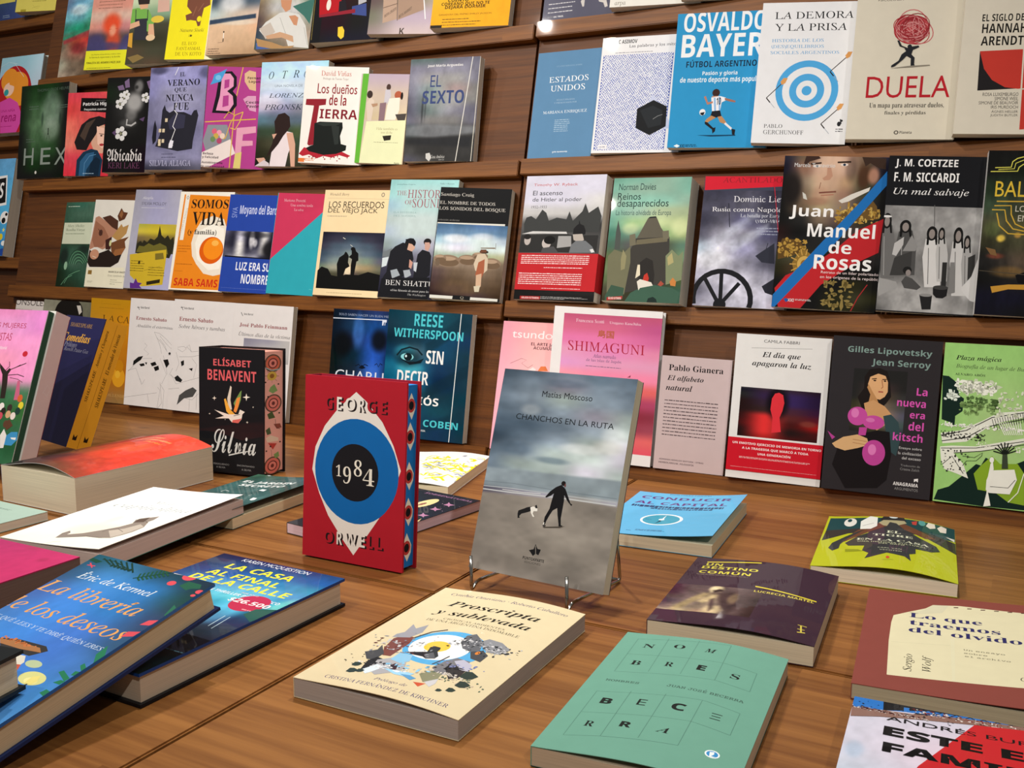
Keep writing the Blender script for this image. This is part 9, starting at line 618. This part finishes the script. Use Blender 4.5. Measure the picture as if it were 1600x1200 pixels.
{'t':18.0,'page':'b4ab98','cover':'cfd2d6','group':'books laid out on the table','label':'paperback with a red and white stadium flag and fat black capitals,bottom right corner','o':[-0.0953,0.5542,0.0007],'R':[[0.99804,0.06253,0.0],[-0.06253,0.99804,0.0],[0.0,-0.0,1.0]],'w':150.0,'h':220.0,'ops':[('G',0.0,0.0,150.0,220.0,2,'ccd ccd ccd/ccd dcd ccd/bcd ccd ccd/ccd ccd ccd',[('b','9cb8d4',8.5,133.8,7.2,13.8,0.5)],0.06,(20,20)),('P','2f74c4',[-0.0,220.0,30.3,220.0,81.2,220.0,129.3,220.0,128.5,208.4,75.7,212.7,38.0,208.8,-0.0,199.2]),('P','1d1d20',[21.4,220.0,38.1,220.0,70.0,220.0,97.6,220.0,131.6,220.0,131.0,216.1,108.2,219.9,81.2,220.0,53.4,217.6,22.3,204.3]),('P','2f74c4',[36.4,216.2,40.4,216.9,40.7,210.2,36.6,209.3]),('L','1d1d20',2,[44.7,209.2,118.6,216.8]),('L','2c3038',1,[44.8,219.3,49.9,213.1,54.3,220.0]),('L','2c3038',1,[54.5,219.8,59.4,213.6,63.9,220.0]),('L','2c3038',1,[64.0,220.0,68.8,214.1,73.3,220.0]),('L','2c3038',1,[73.4,220.0,78.1,214.7,82.7,220.0]),('L','2c3038',1,[82.8,220.0,87.4,215.2,92.0,220.0]),('L','2c3038',1,[92.1,220.0,96.5,215.7,101.2,220.0]),('L','2c3038',1,[101.3,220.0,105.6,216.2,110.3,220.0]),('L','2c3038',1,[110.4,220.0,114.6,216.8,119.3,220.0]),('P','8a6a60',[-0.0,200.9,22.3,204.3,42.6,206.8,75.7,215.5,118.7,219.5,131.0,216.1,130.8,212.1,91.9,209.5,54.0,201.0,20.9,192.2,0.6,183.9]),('S','c8c0bc',0.1,199.5,53.9,203.7,60,2.6,1),('S','5a2c2c',0.1,199.5,53.9,203.7,60,2.6,2),('S','e0d8d4',42.5,208.2,118.6,216.8,60,2.6,3),('S','7a2c2c',42.5,208.2,118.6,216.8,60,2.6,4),('S','2a2426',0.1,199.5,118.7,219.5,60,2.2,5),('P','c42a30',[85.5,207.8,118.5,214.1,130.8,212.1,126.7,141.4,43.9,102.2,50.6,127.6]),('T','1c1a1c','s','ANDRÉS BURGO',25.6,190.3,147.6,195.8,0,0.7),('T','141214','K','ESTE ES',25.0,168.4,134.0,174.0,0,0.72),('T','141214','K','FAMILIA',26.2,142.9,154.4,148.8,0,0.72)]},
{'t':26.2,'page':'a8977c','cover':'2e62a8','spine':'1c2c58','group':'books laid out on the table','name':'hardcover_book','back':'1c2c58','kind':'hardcover','label':'glossy blue hardcover with a lit bookshop,red berries and orange title,leaning on its neighbour','o':[-0.7696,0.38,0.0064],'R':[[0.99922,-0.03941,0.0],[0.03853,0.9768,0.21064],[-0.0083,-0.21047,0.97756]],'w':152.7,'h':229.9,'ops':[('G',0.0,0.0,152.7,229.9,2,'256 368 245 234/357 48c 37b 244/46a 48d 37b 346/47b 48d 47c 357/48c 48d 47c 47b/58c 58d 48d 48c/58c 59d 58d 59d/58c 58d 59d 58c',[],0.05,(20,20)),('T','dfe6ea','i','Éric de Kermel',16.8,195.6,113.8,200.1,0,1),('T','e3a45c','i','La librería',-2.0,169.6,126.9,176.6,0,1),('T','e3a45c','i','de los deseos',-12.2,139.3,146.3,147.4,0,1),('T','c8d8ec','i','DIME QUÉ LEES Y TE DIRÉ QUIÉN ERES',-9.8,118.3,143.2,124.8,0,1),('L','1e3c34',1,[12.0,224.1,28.5,225.3,49.8,220.6]),('L','1e3c34',1.6,[12.2,225.8,29.3,219.4]),('E','1e3c34',32.2,218.9,2.1,2.1),('L','1e3c34',1.6,[19.3,226.4,36.3,218.8]),('E','1e3c34',37.1,218.8,2.1,2.1),('L','1e3c34',1.6,[26.4,227.0,43.2,218.2]),('E','1e3c34',42.1,218.7,2.1,2.1),('L','1e3c34',1.6,[33.4,227.7,50.0,217.6]),('E','1e3c34',47.0,218.7,2.1,2.1),('L','1e3c34',1.6,[40.4,228.3,56.8,217.1]),('E','1e3c34',51.9,218.6,2.1,2.1),('L','1e3c34',1.6,[47.3,228.9,63.5,216.5]),('E','1e3c34',56.7,218.5,2.1,2.1),('L','24503c',1.8,[76.6,210.9,72.2,218.2]),('L','24503c',1.8,[76.6,210.9,81.7,208.4]),('L','24503c',1.8,[79.4,213.1,75.0,220.4]),('L','24503c',1.8,[79.4,213.1,84.5,210.6]),('L','24503c',1.8,[82.3,215.3,77.9,222.6]),('L','24503c',1.8,[82.3,215.3,87.3,212.8]),('L','24503c',1.8,[85.1,217.5,80.7,224.8]),('L','24503c',1.8,[85.1,217.5,90.2,215.0]),('L','24503c',1.8,[87.9,219.7,83.6,227.1]),('L','24503c',1.8,[87.9,219.7,93.0,217.2]),('L','24503c',1.8,[90.8,222.0,86.5,229.3]),('L','24503c',1.8,[90.8,222.0,95.8,219.4]),('L','24503c',1.8,[93.6,224.2,89.3,229.9]),('L','24503c',1.8,[93.6,224.2,98.7,221.6]),('L','24503c',1.8,[96.5,226.4,92.2,229.9]),('L','24503c',1.8,[96.5,226.4,101.5,223.8]),('L','24503c',1.2,[72.2,209.3,99.2,229.9]),('P','1f4a3c',[-0.0,222.9,16.2,220.9,12.7,216.5,-0.0,218.5]),('L','d04858',1.2,[6.9,211.3,16.9,212.4]),('L','d04858',1.2,[6.7,215.0,16.5,209.2]),('P','2a5c48',[124.5,215.6,127.5,223.7,143.1,223.8,147.1,218.3,138.8,215.2,136.7,211.7]),('E','d4505c',114.3,216.1,4.6,3.6),('E','d4505c',122.1,230.4,7.9,6.3),('E','d4505c',102.1,233.4,3.2,2.6),('E','d4505c',150.7,214.1,3.9,3.0),('E','d4505c',149.8,207.8,2.5,1.9),('P','e8e0e0',[102.3,229.1,102.7,229.9,114.9,229.9,123.5,229.9,114.1,229.9]),('P','d4505c',[142.8,157.9,145.0,165.4,152.7,168.6,152.7,162.1,151.4,160.0]),('P','d4505c',[142.3,139.5,142.1,147.1,152.7,151.0,151.9,143.7]),('P','2e6a52',[150.9,176.0,146.2,191.0,151.7,187.9,152.7,175.1]),('P','2a7a58',[152.7,106.1,144.5,114.9,143.3,127.0,152.7,116.6,152.7,107.3]),('P','2a7a58',[145.5,99.8,146.3,103.4,152.7,99.6,152.7,95.1]),('P','2a7a58',[136.4,87.5,138.8,90.6,152.5,85.5,151.9,81.1]),('P','2a7a58',[149.4,88.5,148.4,93.4,152.7,94.1,152.7,89.0]),('P','2a7a58',[146.2,64.5,147.5,69.5,152.7,68.6,152.7,62.8]),('P','2a7a58',[144.4,77.0,147.7,81.5,152.7,81.4,152.0,77.0]),('P','3a3838',[43.9,100.1,62.4,104.9,94.7,106.8,102.3,102.8,93.2,92.4,81.2,92.2,58.8,90.4]),('P','a8754c',[45.1,99.3,62.0,102.3,91.6,103.3,98.6,99.1,75.7,95.9,51.6,95.1]),('S','c87848',45.3,100.6,89.3,103.5,20,5,3),('P','2c2a34',[61.1,88.9,77.3,90.7,82.0,83.4,76.4,79.0]),('P','dcd8c8',[85.3,75.8,82.0,90.2,90.6,91.4,97.7,85.2,98.2,70.0]),('P','c05c48',[92.4,69.9,87.3,79.9,98.2,82.1,103.6,74.4,101.0,66.9]),('E','d8d890',123.9,74.0,13.4,7.4),('E','eee8a0',125.6,71.5,6.7,3.7),('L','20304c',1.6,[127.0,53.6,126.4,65.6,127.2,69.0]),('P','e8dc84',[123.6,67.6,122.0,75.3,127.7,78.7,131.4,72.8,130.3,68.2]),('E','b8c8a0',107.3,86.8,8.8,4.2)]},
{'t':29.1,'page':'a89a88','cover':'1b3f80','spine':'17181c','group':'books laid out on the table','name':'hardcover_book','back':'17181c','rounded':1,'kind':'hardcover','label':'blue hardcover with a moonlit house,yellow title and a round red price sticker','o':[-0.7794,0.5136,0.0007],'R':[[0.99997,-0.00777,0.0],[0.00777,0.99997,-0.0],[0.0,0.0,1.0]],'w':167.6,'h':259.8,'ops':[('G',0.0,0.0,167.6,259.8,2,'224 225 236 247/235 247 258 259/136 259 37a 38a/247 48b 6ac 48b/28b 5bd 5bc 39b/5be 5bd 39b 257/345 346 236 235/233 233 234 234/122 222 233 223/122 222 222 222/111 122 122 122/111 111 111 122',[('b','8cdcc8',167.8,165.2,13.6,26.5,0.6),('b','6cc8ec',124.3,131.0,20.6,33.6,0.6)],0.1,(20,20)),('T','d8dce4','s','KAREN MCQUESTION',35.4,247.3,127.3,257.0,0,1),('T','ece234','S','LA CASA',34.3,226.0,124.7,236.2,0,1),('T','ece234','S','AL FINAL',29.5,205.5,125.6,213.3,0,1),('T','ece234','S','DE LA CALLE',24.0,185.4,152.8,197.6,0,1),('T','d8e0e8','S','UN THRILLER PSICOLÓGICO',64.7,168.2,159.8,175.2,0,1),('E','b83050',133.5,159.0,20.0,20.0),('T','f4ecec','S','$26.500',107.3,157.4,157.3,161.3,0,1),('T','f0d0d4','s','POR SÓLO',106.5,176.8,127.7,178.2,0,1),('D','e8a0a8',137.5,146.5,161.2,142.3,1,0.9),('L','bcd8e4',0.8,[140.6,99.3,136.1,124.9]),('L','bcd8e4',0.8,[147.5,96.4,142.4,124.9]),('P','2c5c54',[148.1,135.4,149.3,150.9,167.6,159.0,167.6,129.5,166.5,124.4]),('D','7cb4cc',143.8,44.3,200.9,49.1,1,0.5)]},
{'t':30.0,'page':'b0a48c','cover':'23282a','spine':'23282a','group':'books laid out on the table','name':'hardcover_book','back':'23282a','kind':'hardcover','label':'corner of a dark hardcover lying on the glossy blue book,bottom left corner','o':[-0.7414,0.1692,0.0477],'R':[[0.98376,0.17949,0.0],[-0.17949,0.98376,0.0],[0.0,-0.0,1.0]],'w':155.0,'h':235.0,'ops':[]}]

# ------------------------------------------------------------------ the setting
FLOOR = -.78
TABLE = wood_mat('oiled_table_wood', '613719', '9a6836', 1.5, .11, .42, 0)
SHELF = wood_mat('varnished_shelf_wood', '45240b', '86521f', 2.4, .3, .45, 0, .1)
PANEL = wood_mat('varnished_back_panel', '3a1d07', '6b3d15', 2, .4, .5, 0, .2)
PLASTER = plain_mat('warm_plaster', '6a5440', .8)
TILE = plain_mat('dark_floor', '3a342e', .5)

o = boxes('floor', [(-4.5, -3, FLOOR - .05, 2.5, 3, FLOOR)], TILE); tag(o, kind='structure')
o = boxes('wall_back', [(-4.5, 2.25, FLOOR, 2.5, 2.35, 2.2)], PLASTER); tag(o, kind='structure')

# two display tables meet at x=-.551, each topped with a front and a rear board (joint at y=.852)
def make_table(label, x0, x1):
    root = empty('display_table', Matrix.Translation((0, 0, FLOOR))); tag(root, label, 'table')
    up = -FLOOR
    for y0, y1 in ((.1, .8498), (.8535, 1.4425)):
        b = boxes('tabletop_board', [(x0, y0, up - .035, x1, y1, up)], TABLE, root, .0015)
    for y in (.14, 1.40): boxes('apron', [(x0 + .05, y, up - .12, x1 - .05, y + .02, up - .036)], SHELF, root)
    for x in (x0 + .06, x1 - .12):
        for y in (.14, 1.36): boxes('leg', [(x, y, 0, x + .06, y + .06, up - .035)], SHELF, root)
make_table('wooden display table on the left, holding the red eye hardcover', -2.9, -.5533)
make_table('wooden display table on the right, under the seascape book on its wire stand', -.5495, .75)

# leaning display shelves: local x along the wall, y up the slope, z out of the panel
LEAN = math.radians(13); sl, cl = math.sin(LEAN), math.cos(LEAN)
def shelf_frame(dz=0.0):
    n = Vector((0, -cl, sl)); s = Vector((0, sl, cl)); p = Vector((0, 1.45, .015)) - .018 * n + n * dz
    return Matrix(((1, 0, n[0] * 0, p[0]), (0, s[1], n[1], p[1]), (0, s[2], n[2], p[2]), (0, 0, 0, 1)))
def make_shelf(label, x0, x1, rows, depth, dz=0.0, th=.028, posts=()):
    root = empty('book_display_shelf', shelf_frame(dz)); tag(root, label, 'shelf')
    boxes('back_panel', [(x0, -.02, -.02, x1, 1.25, 0)], PANEL, root)
    for r in rows: boxes('ledge', [(x0, r - th, 0, x1, r, depth)], SHELF, root, .0012)
    for p in posts: boxes('upright', [(p, 0, 0, p + .025, 1.2, .007)], SHELF, root, .001)
    return root
make_shelf('left bay of the leaning wooden book shelf, holding the haunted castle book', -2.185, -.8335, (.006, .2585, .515, .763, 1.01), .018, 0, .028)
make_shelf('right bay of the leaning wooden book shelf, with the archery target and scribbled ball covers', -.8285, .75, (.004, .264, .517, .766, 1.01), .0185)
make_shelf('far left bay of the wooden book shelf, its ledges set higher and further back', -3.2, -2.19, (.337, .65, .965), .02, -.062)

# ------------------------------------------------------------------ wire stand under the seascape book
def wire_stand():
    root = empty('wire_book_stand', Matrix.Translation((-.455, .91, 0))); tag(root, 'thin chrome wire stand propping up the grey seascape book', 'book stand')
    r = .0019
    def side(x, y):
        return rounded([(x, y, .042), (x - .001, y + .003, .0025), (x + .001, y + .010, .0118), (x + .004, y + .03, .0118), (x + .008, y + .122, .0025), (x + .006, y + .100, .125)], .006)
    q = lambda P: [(p[0] + .455, p[1] - .91, p[2]) for p in P]
    tube('front_prong', [q(side(-.5155, .866))], r, STEEL, root)
    tube('front_prong', [q(side(-.3985, .856))], r, STEEL, root)
    tube('cross_bar', [q([(-.5095, .966, .125), (-.3925, .956, .125)])], r, STEEL, root)
    tube('cross_bar', [q([(-.5075, .988, .0025), (-.3905, .978, .0025)])], r, STEEL, root)
wire_stand()

# clear acrylic easel behind the leaning books on the left
def easel():
    root = empty('acrylic_book_easel', Matrix.Translation((-1.62, 1.12, 0))); tag(root, 'clear acrylic easel behind the leaning books on the left', 'book stand')
    def slab(name, prof, x0, x1):
        bm = bmesh.new(); a = [bm.verts.new((x0, y, z)) for y, z in prof]; b = [bm.verts.new((x1, y, z)) for y, z in prof]; n = len(prof)
        for i in range(n): bm.faces.new((a[i], a[(i + 1) % n], b[(i + 1) % n], b[i]))
        bm.faces.new(a[::-1]); bm.faces.new(b)
        me = bpy.data.meshes.new(name); bm.to_mesh(me); bm.free(); link(name, me, [ACRYLIC], root)
    slab('front_panel', [(.048, .003), (.051, .003), (.088, .1), (.085, .1)], -.15, .13)
    slab('rear_leg', [(.085, .1), (.088, .1), (.139, 0), (.136, 0)], -.15, .145)
easel()

# ------------------------------------------------------------------ the books
for i, d in enumerate(BOOKS): make_book(d, i + 1)
